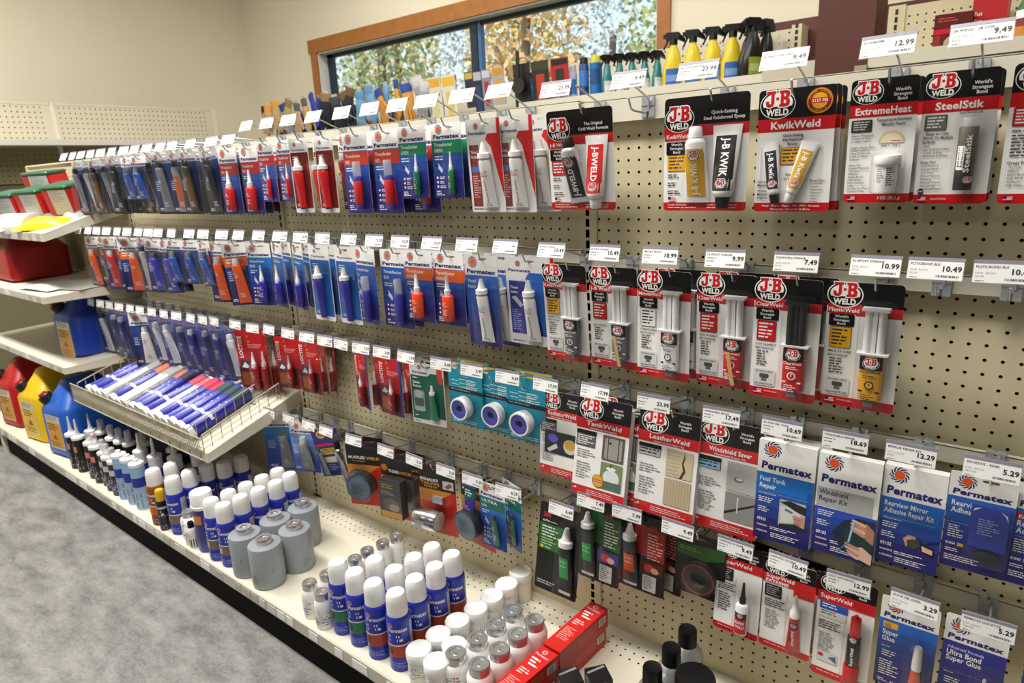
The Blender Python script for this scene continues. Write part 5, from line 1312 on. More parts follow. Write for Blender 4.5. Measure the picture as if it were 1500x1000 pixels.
# ---------------------------------------------------------------- what hangs where
# kind: (object name, description)
DESC = {
 'twin_black': ('epoxy_card', 'wide black-topped card with black and red epoxy tubes'), 'twin_yellow': ('epoxy_card', 'wide black-topped card with yellow and black epoxy tubes'),
 'kwik': ('epoxy_card', 'two-tube epoxy card with round gold seal'), 'heat': ('paste_card', 'heat paste card with small white jar and dial'), 'stik': ('epoxy_card', 'epoxy putty stick card with grey stick'), 'high': ('epoxy_card', 'putty stick card cut by the picture edge'),
 'syr_kwik': ('epoxy_syringe_card', 'syringe card with mustard text box'), 'syr_jb': ('epoxy_syringe_card', 'grey syringe card with wooden mixing stick'), 'syr_min': ('epoxy_syringe_card', 'syringe card with white barrel label'),
 'syr_clear': ('epoxy_syringe_card', 'red syringe card with wooden mixing stick'), 'syr_clearb': ('epoxy_syringe_card', 'red syringe card with black plunger'), 'syr_plast': ('epoxy_syringe_card', 'syringe card with yellow barrel label'),
 'radiator': ('repair_kit_box', 'radiator repair kit box'), 'tank': ('repair_kit_box', 'fuel tank repair kit box with two photos'), 'leather': ('repair_kit_box', 'leather repair kit box'), 'shield': ('repair_kit_box', 'black and red windshield repair kit box'),
 'fuel': ('repair_kit_box', 'blue and white fuel tank repair carton'), 'wind': ('repair_kit_box', 'blue windshield repair carton showing hands'), 'mirror': ('repair_kit_box', 'blue rearview mirror adhesive repair carton'), 'rear': ('glue_card', 'rearview adhesive card with blue pouch'), 'rearx': ('glue_card', 'rearview adhesive card with red band'),
 'super_a': ('super_glue_card', 'super glue card with black-capped bottle'), 'super_b': ('super_glue_card', 'super glue card with slim red tube'), 'super_c': ('super_glue_card', 'super glue card with red and black pen'), 'glue_gel': ('super_glue_card', 'blue super glue card with orange tube'), 'glue_ultra': ('super_glue_card', 'blue super glue card with white bottle'),
 'weather_a': ('adhesive_card', 'black and green weatherstrip adhesive card'), 'weather_b': ('adhesive_card', 'narrow black and green adhesive card'), 'weather_c': ('adhesive_card', 'black and red adhesive card'), 'weather_d': ('tape_card', 'black card with round tape roll'),
 'muffler': ('repair_kit_card', 'black and red muffler putty card'), 'tiger': ('repair_kit_card', 'black and red patch kit card'), 'exhaust': ('repair_kit_card', 'black and red tailpipe kit with silver roll'), 'hangtube': ('sealant_tube', 'purple-blue tube hanging cap down'), 'chrome': ('sealant_tube', 'shiny silver tube with black cap'), 'oilblue': ('lubricant_card', 'navy and yellow card with small tube'),
 'tape': ('thread_tape_card', 'teal card with white and purple tape spool'), 'sleeve': ('retainer_card', 'dark green sleeve retainer card'), 'loc_big': ('threadlocker_card', 'large red card with red bottle'), 'loc': ('threadlocker_card', 'small red card with white nozzle'), 'loc_blue': ('threadlocker_card', 'red card with blue side edge'),
 'red_bottle': ('threadlocker_card', 'white-headed card with red bottle'), 'red_small': ('threadlocker_card', 'white-headed card with slim red vial'), 'red_stick': ('threadlocker_card', 'white-headed card with red stick'), 'green_small': ('threadlocker_card', 'white-headed card with green vial'), 'red_squeeze': ('threadlocker_pack', 'clear pack with red squeeze bottle'), 'red_dark': ('threadlocker_card', 'dark card with red tube'),
 'seal_red': ('sealant_card', 'grey and red card with white tube'), 'seal_blue': ('sealant_card', 'blue card with white sealant tube'), 'seal_silver': ('sealant_card', 'silver and blue card with white tube'),
 'orange_tube': ('gasket_card', 'blue card with orange tube'), 'copper_tube': ('gasket_card', 'dark card with copper tube'), 'redblue': ('gasket_card', 'blue card with red band'), 'grey_tube': ('gasket_card', 'dark blue card with grey tube'), 'black_tube': ('gasket_card', 'dark card with black tube'), 'grey_orange': ('gasket_card', 'dark blue card with orange-labelled tube'), 'brown_tube': ('gasket_card', 'dark card with brown-labelled tube'), 'silver_tube': ('gasket_card', 'dark blue card with silver tube'),
 'blue_tube': ('gasket_card', 'blue card with violet-blue tube'), 'navy_tube': ('sealant_card', 'navy card with navy tube'), 'white_navy': ('sealant_card', 'blue card with white slanted tube'), 'white_tube': ('sealant_card', 'bright blue card with white tube'), 'blue_small': ('sealant_card', 'short blue card with blue tube'),
 'blue_bottle': ('threadlocker_card', 'white-headed card with blue bottle'), 'blue_squeeze': ('threadlocker_pack', 'clear pack with blue squeeze bottle'), 'blue_stick': ('threadlocker_card', 'blue card with blue stick'), 'orange_bottle': ('threadlocker_card', 'blue card with orange bottle'),
 'grey_caulk': ('sealant_card', 'bright blue card with grey tube'), 'grey_little': ('sealant_card', 'pale blue card with small tube'), 'ultra': ('lubricant_card', 'blue and green card with small green tube'),
}
RANK = ['front', 'second', 'third', 'fourth', 'fifth']
USES = {}
def hang(row, idx, hx, z, hy, kinds, gap=None, pitch=0, tilt=0, yaw=0, dx=0, dy=0):
    """kinds: front to back list of kinds on one hook."""
    rr = random.Random(row * 1000 + idx)
    if gap is None: gap = 1.3 if len(kinds) < 3 else 1.1
    for k, kd in enumerate(kinds):
        if isinstance(kd, tuple): kd, ddx, dyaw = kd
        else: ddx, dyaw = 0, 0
        nm, ds = DESC[kd]
        y = min(hy + dy + k * gap + (idx % 2) * .3, -1.15)
        jit = 0 if k == 0 else rr.uniform(-.3, .3)
        if len(USES[kd]) == 1: lab = ds + ((', ' + RANK[k] + ' of its stack') if len(kinds) > 1 else ', alone on its hook')
        else: lab = '%s, %s, %s hook from fuel-can end, %s' % (ds, RANK[k], ordw(idx), ROWN[row])
        instance(nm, kind(kd), (hx + dx + ddx + (0 if k == 0 else .12 * k), y, z - .35), (math.radians(-pitch + (0 if k == 0 else rr.uniform(-1.5, 1.5))), math.radians(tilt + jit * 4), math.radians(yaw + dyaw + jit * 5)), lab, 'glue pack', 'carded packs on the %s' % ROWN[row])

N = None
R1 = [ # hook x, tag x, tag y, title, price, code, cards, options
 (-99.6, -100.2, -8.5, N, N, ['grey_tube', 'black_tube'], dict(yaw=4)), (-96.3, -96.9, -8.3, N, N, ['silver_tube', 'grey_tube'], dict(yaw=-18)), (-93.0, -93.5, -8.2, N, N, ['brown_tube', 'black_tube'], dict(yaw=6)), (-89.6, -90.1, -8.0, N, N, ['grey_tube', 'blue_tube'], dict(yaw=-10)),
 (-86.1, -86.6, -7.8, N, N, ['black_tube', 'grey_tube'], dict(yaw=12)), (-82.4, -82.9, -7.6, N, N, ['blue_small', 'black_tube'], dict(yaw=10)), (-78.8, -79.3, -7.3, N, N, ['blue_small', 'black_tube'], dict(yaw=14)), (-75.5, -76.0, -7.1, N, N, ['black_tube', 'black_tube'], dict(yaw=-8)),
 (-71.9, -72.4, -6.9, N, N, ['grey_tube', 'grey_tube'], dict(yaw=14)), (-68.3, -68.8, -6.6, N, N, ['grey_orange', 'grey_tube'], dict(yaw=14)), (-65.0, -65.6, -6.4, N, N, ['brown_tube', 'black_tube'], dict(yaw=8)), (-60.4, -61.1, -6.0, N, N, ['black_tube', 'silver_tube'], dict(yaw=4, tilt=-5)),
 (-55.5, -56.2, -5.6, N, N, ['red_bottle', 'black_tube'], dict(yaw=6)), (-51.2, -52.5, -5.3, N, N, ['red_bottle', 'red_bottle', 'red_dark'], dict(yaw=4)), (-46.8, -47.8, -5.3, N, N, ['red_small', 'red_small'], {}), (-43.0, -43.2, -5.3, N, N, ['red_small', 'red_dark'], {}),
 (-39.2, -38.7, -5.3, N, N, [('red_squeeze', -.8, 10), ('red_squeeze', 1.4, -8)], {}), (-34.4, -33.9, -5.3, N, N, [('red_squeeze', -1.0, 6), ('red_dark', 1.6, -12)], {}), (-28.9, -28.8, -5.3, N, N, ['red_stick', 'red_stick', 'red_stick'], {}), (-24.1, -24.2, -5.3, N, N, ['red_stick', 'red_stick', 'red_stick'], {}),
 (-19.7, -20.0, -5.3, N, N, ['green_small', 'red_stick'], {}), (-15.1, -15.9, -5.3, N, N, ['green_small', 'green_small', ('green_small', .8, -10)], {}), (-10.2, -11.3, -5.3, N, N, ['seal_red'], dict(pitch=-3)), (-6.7, -6.9, -5.3, N, N, ['seal_red', ('seal_red', 1.8, -4)], dict(pitch=-2)),
 (.75, -.9, -5.3, N, '23.99', ['twin_black'], dict(pitch=-4)), (5.3, 5.8, -5.3, 'JB WELD', '9.49', [], {}), (11.9, 11.3, -5.3, 'PROSIZE KWIK EPXY', '23.99', ['twin_yellow'], {}), (17.5, 17.2, -5.3, 'JB WELD KWIK WELD', '9.49', ['kwik', 'kwik', 'kwik'], dict(gap=.9)),
 (23.3, 23.2, -5.3, 'EXTREMTEMP', '12.99', ['heat', 'heat'], dict(pitch=-2)), (27.6, 27.8, -5.3, 'JB WELD - JB STIK', '9.49', ['stik', 'stik'], dict(pitch=-2)), (32.0, 32.4, -5.3, N, N, ['high'], dict(pitch=-2)),
]
R2 = [
 (-100.0, -100.6, -8.5, N, N, ['orange_tube'], dict(yaw=10)), (-96.2, -96.8, -8.3, N, N, ['copper_tube'], dict(yaw=14)), (-93.1, -93.7, -8.1, N, N, ['redblue', 'redblue'], dict(yaw=20)), (-89.6, -90.2, -7.9, N, N, ['redblue'], dict(yaw=20)), (-85.6, -86.5, -7.7, N, N, ['orange_tube', 'blue_tube'], dict(yaw=42)), (-82.2, -83.2, -7.5, N, N, ['silver_tube', 'grey_tube'], dict(yaw=8)),
 (-78.6, -79.6, -7.3, N, N, ['blue_tube', 'grey_tube'], dict(yaw=16)), (-75.4, -76.6, -7.1, N, N, ['blue_tube', 'blue_tube'], dict(yaw=10, tilt=-4)), (-72.8, -73.8, -6.9, N, N, ['blue_small'], dict(yaw=10)), (-69.0, -70.0, -6.6, N, N, ['blue_small', 'blue_small'], dict(yaw=12)), (-64.9, -65.2, -6.3, N, N, ['blue_small'], dict(yaw=0, tilt=-7)), (-61.8, -61.7, -6.0, N, N, ['orange_tube', 'copper_tube'], dict(yaw=16)),
 (-57.2, -57.3, -5.6, N, N, ['orange_tube', 'orange_tube'], dict(yaw=24, tilt=-4)), (-52.6, -53.5, -5.3, N, N, [('blue_bottle', .6, 20), ('blue_bottle', -2.0, 0)], {}), (-47.4, -48.5, -5.3, N, N, ['blue_bottle', 'blue_bottle'], dict(yaw=-14)), (-43.2, -43.6, -5.3, N, '17.29', ['blue_bottle', 'blue_bottle'], dict(yaw=-16)), (-38.5, -39.2, -5.3, N, '16.99', ['blue_squeeze', 'blue_squeeze'], {}), (-33.6, -34.8, -5.3, N, '17.29', ['blue_squeeze', ('blue_squeeze', .9, -8)], {}),
 (-29.4, -29.9, -5.3, N, '17.29', ['blue_stick', ('blue_bottle', -1.0, -26)], dict(yaw=-8)), (-24.2, -25.5, -5.3, N, '13.29', ['blue_stick', 'blue_stick'], {}), (-20.3, -21.3, -5.3, N, '13.29', ['orange_bottle', 'orange_bottle'], {}), (-16.0, -16.6, -5.3, N, '18.69', ['orange_bottle', 'orange_bottle'], {}), (-11.4, -11.8, -5.3, N, N, ['seal_blue', ('seal_blue', 1.3, -4)], dict(pitch=-2)), (-5.8, -7.0, -5.3, N, N, ['seal_silver', 'seal_red'], dict(pitch=-3)),
 (-1.0, -1.8, -5.3, 'JB WELD SYRINGE', '10.49', ['syr_kwik'], dict(pitch=-4)), (3.9, 3.6, -5.3, 'JB WELD SYRINGE', '10.49', ['syr_jb'], dict(pitch=-3)), (8.9, 8.6, -5.3, 'MIN SET EPOXY', '10.99', ['syr_min', ('syr_min', .7, -2)], {}), (14.0, 13.8, -5.3, 'CL EPOXY SYRINGE', '9.99', ['syr_clear', ('syr_clear', .8, -2)], dict(pitch=-2)), (18.7, 18.8, -5.3, 'CLEARWELD SYRINGE', '7.49', ['syr_clearb', ('syr_clearb', .7, -3)], dict(pitch=1)), (23.7, 23.7, -5.3, 'PL EPOXY SYRINGE', '10.99', ['syr_plast'], dict(pitch=-2)),
 (27.1, 27.0, -5.3, 'PLSTICBOND BLK', '10.49', [], {}), (30.9, 30.4, -5.3, 'PLSTICBOND BLK', '10.49', [], {}),
]
R3 = [
 (-101.4, -102.0, -8.5, N, N, ['silver_tube'], dict(yaw=10)), (-97.7, -98.3, -8.3, N, N, ['navy_tube'], dict(yaw=10)), (-94.3, -94.9, -8.1, N, N, ['navy_tube'], dict(yaw=10)), (-90.8, -91.4, -7.9, N, N, ['redblue'], dict(yaw=8)), (-87.0, -87.7, -7.6, N, N, ['white_tube', 'navy_tube'], dict(yaw=44)), (-83.4, -84.4, -7.4, N, N, ['white_navy', 'white_navy'], dict(yaw=16, tilt=-8)),
 (-79.6, -80.7, -7.1, N, N, ['white_navy', 'white_navy'], dict(yaw=16, tilt=-8)), (-75.8, -76.9, -6.9, N, N, ['navy_tube'], dict(yaw=14, tilt=-6)), (-72.2, -73.3, -6.6, N, N, ['navy_tube', 'navy_tube'], dict(yaw=12, tilt=-6)), (-68.6, -69.3, -6.3, N, N, ['navy_tube', 'navy_tube'], dict(yaw=16)), (-65.4, -66.2, -6.0, N, N, ['navy_tube'], dict(yaw=10, tilt=-7)), (-62.4, -63.4, -5.7, N, N, ['white_navy', 'navy_tube'], dict(yaw=10, tilt=-5)),
 (-57.6, -58.1, -5.3, N, N, ['loc_big', ('loc_big', 1.6, -46), ('loc_big', 2.6, -52)], dict(yaw=22)), (-53.0, -53.5, -5.3, N, N, [], {}), (-48.3, -49.3, -5.3, N, N, ['loc', ('loc', 1.4, -42)], dict(yaw=16)), (-43.6, -44.8, -5.3, N, N, ['loc', ('loc', 1.2, -32), ('loc', 2.2, -36)], dict(yaw=6)), (-39.6, -40.6, -5.3, N, N, [], {}), (-36.0, -36.8, -5.3, N, '7.29', [], {}),
 (-32.4, -33.6, -5.3, N, N, ['loc_blue', ('loc_blue', 1.2, -12)], dict(yaw=-18)), (-29.0, -29.8, -5.3, N, '7.29', [], {}), (-27.0, -26.1, -5.3, N, '3.59', ['loc_blue', ('loc_blue', 1.4, -26)], dict(yaw=-2)), (-20.9, -22.0, -5.3, N, '5.59', ['sleeve', ('sleeve', -1.2, -14)], dict(yaw=6)), (-14.9, -16.6, -5.3, N, '3.49', ['tape', 'tape'], {}), (-10.7, -12.2, -5.3, N, '3.49', ['tape', 'tape'], {}), (-6.7, -7.5, -5.3, N, '4.69', ['tape', 'tape'], {}),
 (-2.3, -2.9, -5.3, N, '17.99', ['radiator'], dict(pitch=5, dx=-.2)), (3.1, 2.5, -5.3, N, '17.99', ['tank', ('tank', 1.0, -2)], dict(pitch=11, gap=1.15, dx=-.6)), (9.4, 8.2, -5.3, N, '23.99', ['leather'], dict(pitch=9, dx=-.6)), (14.6, 14.0, -5.3, 'WINDSHIELD REPAIR', '17.49', ['shield'], dict(pitch=6, dx=-.6, dy=.6)), (18.6, 18.6, -5.3, 'EX POS FUEL TANK', '10.69', ['fuel', ('fuel', .7, 0)], dict(pitch=3, gap=1.0, dx=.05, dy=-.2)), (23.1, 22.9, -5.3, 'WINDSHIELD REPAIR', '18.69', ['wind'], dict(pitch=3)), (27.2, 26.9, -5.3, 'MIRROR REPAIR KIT', '12.29', ['mirror'], dict(pitch=2)), (31.4, 31.3, -5.3, 'ADHESIVE - REAR', '5.29', ['rear'], dict(pitch=-2)), (35.0, 35.4, -5.3, N, N, ['rearx'], {}),
]
R4 = [
 (-57.0, -57.6, -5.3, N, N, [], {}), (-51.8, -52.5, -5.3, N, N, ['grey_caulk'], dict(yaw=34, dx=-.5)), (-46.6, -47.6, -5.3, N, N, ['grey_little'], dict(yaw=22)), (-42.8, -42.9, -5.3, N, N, ['oilblue'], dict(yaw=18, tilt=-12)), (-39.6, -39.0, -5.3, N, N, ['chrome', ('chrome', 1.0, 10)], dict(tilt=-12)), (-33.8, -33.3, -5.3, N, '6.99', ['muffler', ('muffler', -1.4, -6)], dict(yaw=22)), (-27.4, -27.2, -5.3, N, '6.99', ['tiger', ('tiger', 1.0, -4)], dict(yaw=10, gap=1.4)),
 (-20.6, -22.2, -5.3, N, '13.29', ['exhaust'], dict(yaw=10)), (-15.4, -17.1, -5.3, N, '5.29', ['hangtube', ('muffler', .3, -6)], dict(gap=1.0)), (-11.8, -13.1, -5.3, N, '5.29', ['ultra', ('ultra', 1.6, -18)], {}), (-7.7, -8.3, -5.3, N, '6.29', [], {}),
 (-2.9, -1.5, -5.3, N, '6.49', ['weather_a'], dict(pitch=11)), (2.0, 1.9, -5.3, N, '7.49', ['weather_b', ('weather_b', 1.2, -8)], dict(pitch=6)), (6.4, 5.7, -5.3, N, '7.99', ['weather_c', ('weather_c', 1.2, -8)], dict(pitch=4)), (12.0, 10.6, -5.3, 'TAPE', '9.49', ['weather_d'], {}), (15.9, 15.6, -5.3, 'SUPERWELD 20 GRAM', '9.49', ['super_a', ('super_a', .6, -3)], dict(pitch=5)),
 (20.0, 19.7, -5.3, 'SUPERWELD EXTREME', '10.49', ['super_b', ('super_b', .5, -3)], dict(pitch=3)), (24.2, 24.0, -5.3, 'LIGHT ACTIVATED', '12.99', ['super_c'], dict(pitch=4)), (28.3, 28.2, -5.3, 'QUICK GEL SUPER', '3.29', ['glue_gel'], {}), (32.3, 32.4, -5.3, 'PERMATEX QUICKTITE', '5.29', ['glue_ultra'], {}), (36.9, 37.0, -5.3, N, N, ['glue_ultra'], {}),
]
CODES = {'EXTREMTEMP': ('NCR  EACH', '37901'), 'JB WELD - JB STIK': ('NCR  EACH', '8267S'), 'JB WELD KWIK WELD': ('NCR  EACH', '8276'), 'PL EPOXY SYRINGE': ('NCR  EACH', '50132'), 'CLEARWELD SYRINGE': ('NCR  EACH', '50114'), 'PLSTICBOND BLK': ('NCR  EACH', '50139'), 'MIRROR REPAIR KIT': ('PTX  EACH', '09102'), 'ADHESIVE - REAR': ('PTX  EACH', '7651184'), 'QUICK GEL SUPER': ('PTX  EACH', '7652004'), 'PERMATEX QUICKTITE': ('PTX  EACH', '7651938')}
for row, RR in ((1, R1), (2, R2), (3, R3), (4, R4)):
    for i, rec in enumerate(RR):
        for kd in rec[5]: USES.setdefault(kd[0] if isinstance(kd, tuple) else kd, set()).add((row, i))
for row, RR in ((1, R1), (2, R2), (3, R3), (4, R4)):
    for i, (hx, tx, ty, title, price, cards, opt) in enumerate(RR):
        z, hy = hook(row, i, hx, tx, ty, title, price, CODES.get(title), soft=hx < -1.5)
        if cards: hang(row, i, hx, z, hy, cards, **opt)

# ---------------------------------------------------------------- goods on the base deck
class Cyl:
    def __init__(s, r, h): s.r, s.h = r, h
    def to3(s, u, v, d):
        a = u / s.r; return ((s.r + d) * math.sin(a), -(s.r + d) * math.cos(a), s.h - v)
    def rect(s, mb, u0, v0, u1, v1, mat, d=.012, n=8):
        vs = [s.to3(lerp(u0, u1, i / n), v, d) for v in (v0, v1) for i in range(n + 1)]
        mb.add(vs, [(i, n + 1 + i, n + 2 + i, i + 1) for i in range(n)], mat, True)
    def printer(s, mb, start=.02): return Print(mb, s.to3, start=start)
BLUEC = C('#2733a6', .3)
def aerosol(art, art2, r=1.24, body=BLUEC, capm=WHITE, h=8.6, txt='Permatex'):
    ch = h * .27
    b_ = MB(); b_.lathe([(r * .93, 0), (r, .1), (r, h - ch - .45), (r * .96, h - ch - .25), (r * .8, h - ch)], body, seg=24)
    cp = MB(); k = r * .86; cp.lathe([(k, 0), (k * .99, ch * .6), (k * .95, ch * .85), (k * .8, ch * .98), (k * .4, ch)], capm, cz=h - ch - .12, seg=24)
    lb = MB(); cy = Cyl(r, h)
    cy.rect(lb, -1.45, h * .63, 1.45, h * .645, WHITE); cy.rect(lb, -1.45, h * .645, 1.45, h * .80, art); cy.rect(lb, -1.45, h * .68, -.5, h * .77, art2, .016)
    cy.rect(lb, 1.55, h * .36, 2.6, h * .92, C('#c9ccd6', .35))
    q = cy.printer(lb); pxlogo(q, -.55, h * .375, .3, C('#d8d8e8')); q.text(txt, -.75, h * .46, .62, WHITE, fit=2.0, bold=.03); q.lines(-.75, h * .5, 1.7, 2, .45, WHITE, .6, 3); q.lines(-1.2, h * .87, 2.2, 3, .22, C('#8f98e0'), seed=6); q.lines(1.7, h * .4, .75, 14, .27, C('#6a6e80'), seed=3)
    return [('can_body', b_.build('can_body')), ('cap', cp.build('cap')), ('can_label', lb.build('can_label'))]
def dcan(name, proto, x, y, label, cat, group, yaw=0): return instance(name, proto, (x, y, DECK), (0, 0, math.radians(yaw)), label, cat, group)
A_BELT = aerosol(C('#b8452c'), C('#3a3230')); A_GREEN = aerosol(C('#2e7a4a'), C('#16241c')); A_PLAIN = aerosol(C('#7a6a5a'), C('#c8b8a8'))
A_ORNG = aerosol(C('#d8681c'), C('#7a3a18'), body=C('#8c4a1c', .35)); A_MINI = aerosol(C('#3a2a20'), C('#c8b060'), r=.72, body=C('#1a1a1c', .35), capm=C('#e0b818', .35), h=6.4)
g1 = [(-59.3, -17.4), (-64.2, -15.3), (-59.4, -15.0), (-59.1, -12.6), (-57.8, -10.6), (-57.5, -8.1), (-48.2, -17.6), (-45.5, -17.4), (-48.4, -15.1), (-45.7, -14.9), (-48.4, -12.6), (-45.6, -12.4), (-48.5, -10.1), (-45.4, -9.9), (-48.6, -7.6), (-45.9, -7.4)]
for i, (x, y) in enumerate(g1):
    if i < 6: lb = 'blue aerosol can with white cap near the brown can, %s of six' % ONE[i]
    else: lb = 'blue aerosol can with white cap beside grey cans, %s column, %s from aisle edge' % (('outer', 'inner')[i % 2], ONE[(i - 6) // 2])
    dcan('aerosol_can', A_PLAIN, x, y, lb, 'aerosol can', 'blue aerosol cans by the grey cans', 20 + (i * 37) % 30)
dcan('aerosol_can', A_ORNG, -64.4, -17.8, 'brown and orange aerosol can with white cap at the aisle edge', 'aerosol can', None, 15)
dcan('aerosol_can', A_MINI, -61.9, -18.4, 'small black spray can with yellow cap beside the brown can', 'aerosol can', None, 20)
g2 = [(-22.7, -17.0), (-19.7, -17.1), (-16.6, -17.2), (-13.5, -17.0), (-19.7, -14.4), (-16.6, -14.4), (-16.5, -11.7), (-13.6, -14.3), (-16.3, -9.1), (-13.4, -11.6), (-13.4, -9.0)]
nm2 = ['first at the aisle edge, green art', 'second at the aisle edge, green art', 'third at the aisle edge, red art', 'fourth at the aisle edge, red art', 'second line, over the green-art can', 'second line, inner column', 'third line, inner column', 'second line, beside the white jars', 'last line, inner column', 'third line, beside the white jars', 'last line, beside the white jars']
for i, (x, y) in enumerate(g2):
    dcan('aerosol_can', A_GREEN if i in (0, 1, 4) else A_BELT, x, y, 'blue aerosol can with white cap, ' + nm2[i], 'aerosol can', 'blue aerosol cans by the white jars', 28 + (i * 7) % 9)
# grey cans
gr = MB(); GREYM = C('#8f959a', .4)
gr.lathe([(1.9, 0), (2.0, .1), (2.0, 5.2), (1.92, 5.35), (1.7, 5.4), (1.2, 5.5)], GREYM, seg=28); gl = MB(); gl.lathe([(.95, 5.45), (.98, 5.6), (.98, 6.1), (.9, 6.2), (.5, 6.15), (.45, 6.02), (0, 6.0)], CHROME, seg=20)
gt = MB(); cyg = Cyl(2.0, 5.4); q = cyg.printer(gt, .01); q.lines(-1.6, 3.4, 1.2, 5, .25, C('#6a6e80'), seed=4); q.text('1', 1.2, 3.2, .8, C('#7a8088'))
GREYCAN = [('can_body', gr.build('can_body')), ('screw_cap', gl.build('screw_cap')), ('can_print', gt.build('can_print'))]
for i, (x, y) in enumerate([(-41.9, -17.0), (-37.6, -16.9), (-41.7, -12.8), (-37.4, -12.8), (-41.4, -8.8)]):
    dcan('solvent_can', GREYCAN, x, y, ['grey round can with silver cap at aisle edge, beside blue aerosols', 'grey round can with silver cap at aisle edge, on the open shelf side', 'grey round can with silver cap, middle line beside blue aerosols', 'grey round can with silver cap, middle line on open shelf side', 'grey round can with silver cap, innermost of five'][i], 'can', 'grey cans', i * 40)
# small bottles with metal caps
def capbottle(r, h, capr, caph, capmat, lab, art=None):
    b_ = MB(); b_.lathe([(r * .95, 0), (r, .08), (r, h * .66), (r * .9, h * .76), (capr * .95, h - caph)], WHITE, seg=20)
    c_ = MB(); c_.lathe([(capr, h - caph - .05), (capr, h - .1), (capr * .93, h), (capr * .62, h), (capr * .55, h - .08), (capr * .3, h - .08), (capr * .25, h + .03), (0, h + .03)], capmat, seg=20)
    l_ = MB(); cy = Cyl(r, h)
    if art: cy.rect(l_, -2.4 * r, h * .62, 2.4 * r, h * .92, art)
    q = cy.printer(l_); q.lines(-r * 1.3, h * .42, r * 2.2, 6, h * .08, lab, seed=5)
    return [('bottle_body', b_.build('bottle_body')), ('metal_cap', c_.build('metal_cap')), ('bottle_label', l_.build('bottle_label'))]
CAPM = C('#d6d6d4', .26, .85)
SMALLB = capbottle(1.02, 4.3, .82, .75, CAPM, C('#7a82b8'))
for i, (x, y) in enumerate([(-27.7, -17.6), (-27.5, -15.4), (-25.0, -17.9), (-27.2, -11.6), (-27.3, -9.6), (-27.0, -7.4), (-26.8, -5.4)]):
    dcan('dauber_bottle', SMALLB, x, y, 'small white bottle with grey metal cap, %s' % ['first at aisle edge', 'behind the first one', 'beside the first aerosol can', 'far line, first', 'far line, second', 'far line, third', 'far line, innermost'][i], 'bottle', 'small metal-capped bottles', i * 25)
DAUB = capbottle(1.3, 4.3, 1.02, .85, CAPM, C('#9a6a70'), C('#b02a26'))
for i, (x, y) in enumerate([(-6.5, -16.3), (-6.1, -13.6), (-5.9, -11.0), (-5.8, -8.4), (-3.7, -16.1), (-3.4, -13.5), (-3.2, -10.9), (-3.1, -8.3)]):
    dcan('sealer_bottle', DAUB, x, y, 'white bottle with silver metal cap, column beside %s, %s from aisle edge' % (('the white jars', 'the red boxes')[i // 4], ONE[i % 4]), 'bottle', 'silver-capped bottles', 20 + i * 31)
jb_ = MB(); jb_.lathe([(1.15, 0), (1.2, .08), (1.2, 2.55)], WHITE, seg=22); jl = MB(); jl.lathe([(1.28, 2.5), (1.3, 2.56), (1.3, 3.35), (1.22, 3.5), (1.05, 3.5), (1.0, 3.44), (0, 3.44)], C('#f4f4f3', .3), seg=26); jt = MB(); cyj = Cyl(1.2, 3.5); q = cyj.printer(jt, .01); q.lines(-1.2, 1.5, 2.2, 5, .28, C('#8a90c0'), seed=2); q.text('1', 1.2, 2.2, .6, C('#7a80b8'))
JAR = [('jar_body', jb_.build('jar_body')), ('jar_lid', jl.build('jar_lid')), ('jar_label', jt.build('jar_label'))]
for i, (x, y) in enumerate([(-10.5, -17.3), (-7.9, -17.5), (-10.4, -14.7), (-8.0, -14.9), (-10.2, -12.1), (-9.9, -9.5), (-9.8, -7.0), (-9.8, -4.4), (-9.9, -1.7)]):
    dcan('paste_jar', JAR, x, y, 'white plastic jar with white lid, ' + ['at aisle edge beside aerosols', 'at aisle edge beside silver-capped bottle', 'second line beside aerosols', 'second line beside silver-capped bottle', 'third line', 'fourth line', 'fifth line', 'sixth line', 'innermost, against the pegboard'][i], 'jar', 'white jars', 15 + i * 20)
# silver shouldered black cans
sb = MB(); sb.lathe([(1.3, 0), (1.36, .1), (1.36, 5.4)], C('#1b1c1e', .3), seg=24); ss = MB(); ss.lathe([(1.36, 5.35), (1.42, 5.5), (1.42, 5.6), (1.35, 5.75), (1.1, 6.35), (.8, 6.7)], STEEL, seg=24); sc_ = MB(); sc_.lathe([(.82, 6.6), (.8, 8.1), (.74, 8.25), (.6, 8.2)], BLACK, seg=20)
SILV = [('can_body', sb.build('can_body')), ('shoulder', ss.build('shoulder')), ('cap', sc_.build('cap'))]
for i, (x, y) in enumerate([(11.9, -5.6), (11.7, -8.5), (11.4, -11.5)]): dcan('aerosol_can', SILV, x, y, 'black aerosol can with silver shoulder, %s' % ['against the pegboard', 'middle of three', 'on the aisle side'][i], 'aerosol can', 'silver shouldered cans')
wb_ = MB(); wb_.lathe([(1.7, 0), (1.75, .1), (1.75, 6.6)], C('#1a1b1d', .35), seg=26); wc_ = MB(); wc_.lathe([(1.6, 6.5), (1.62, 8.0), (1.5, 8.25), (0, 8.3)], BLACK, seg=26)
dcan('spray_can', [('can_body', wb_.build('can_body')), ('cap', wc_.build('cap'))], 14.6, -10.4, 'wide black can with broad black cap at the picture bottom', 'can', None)
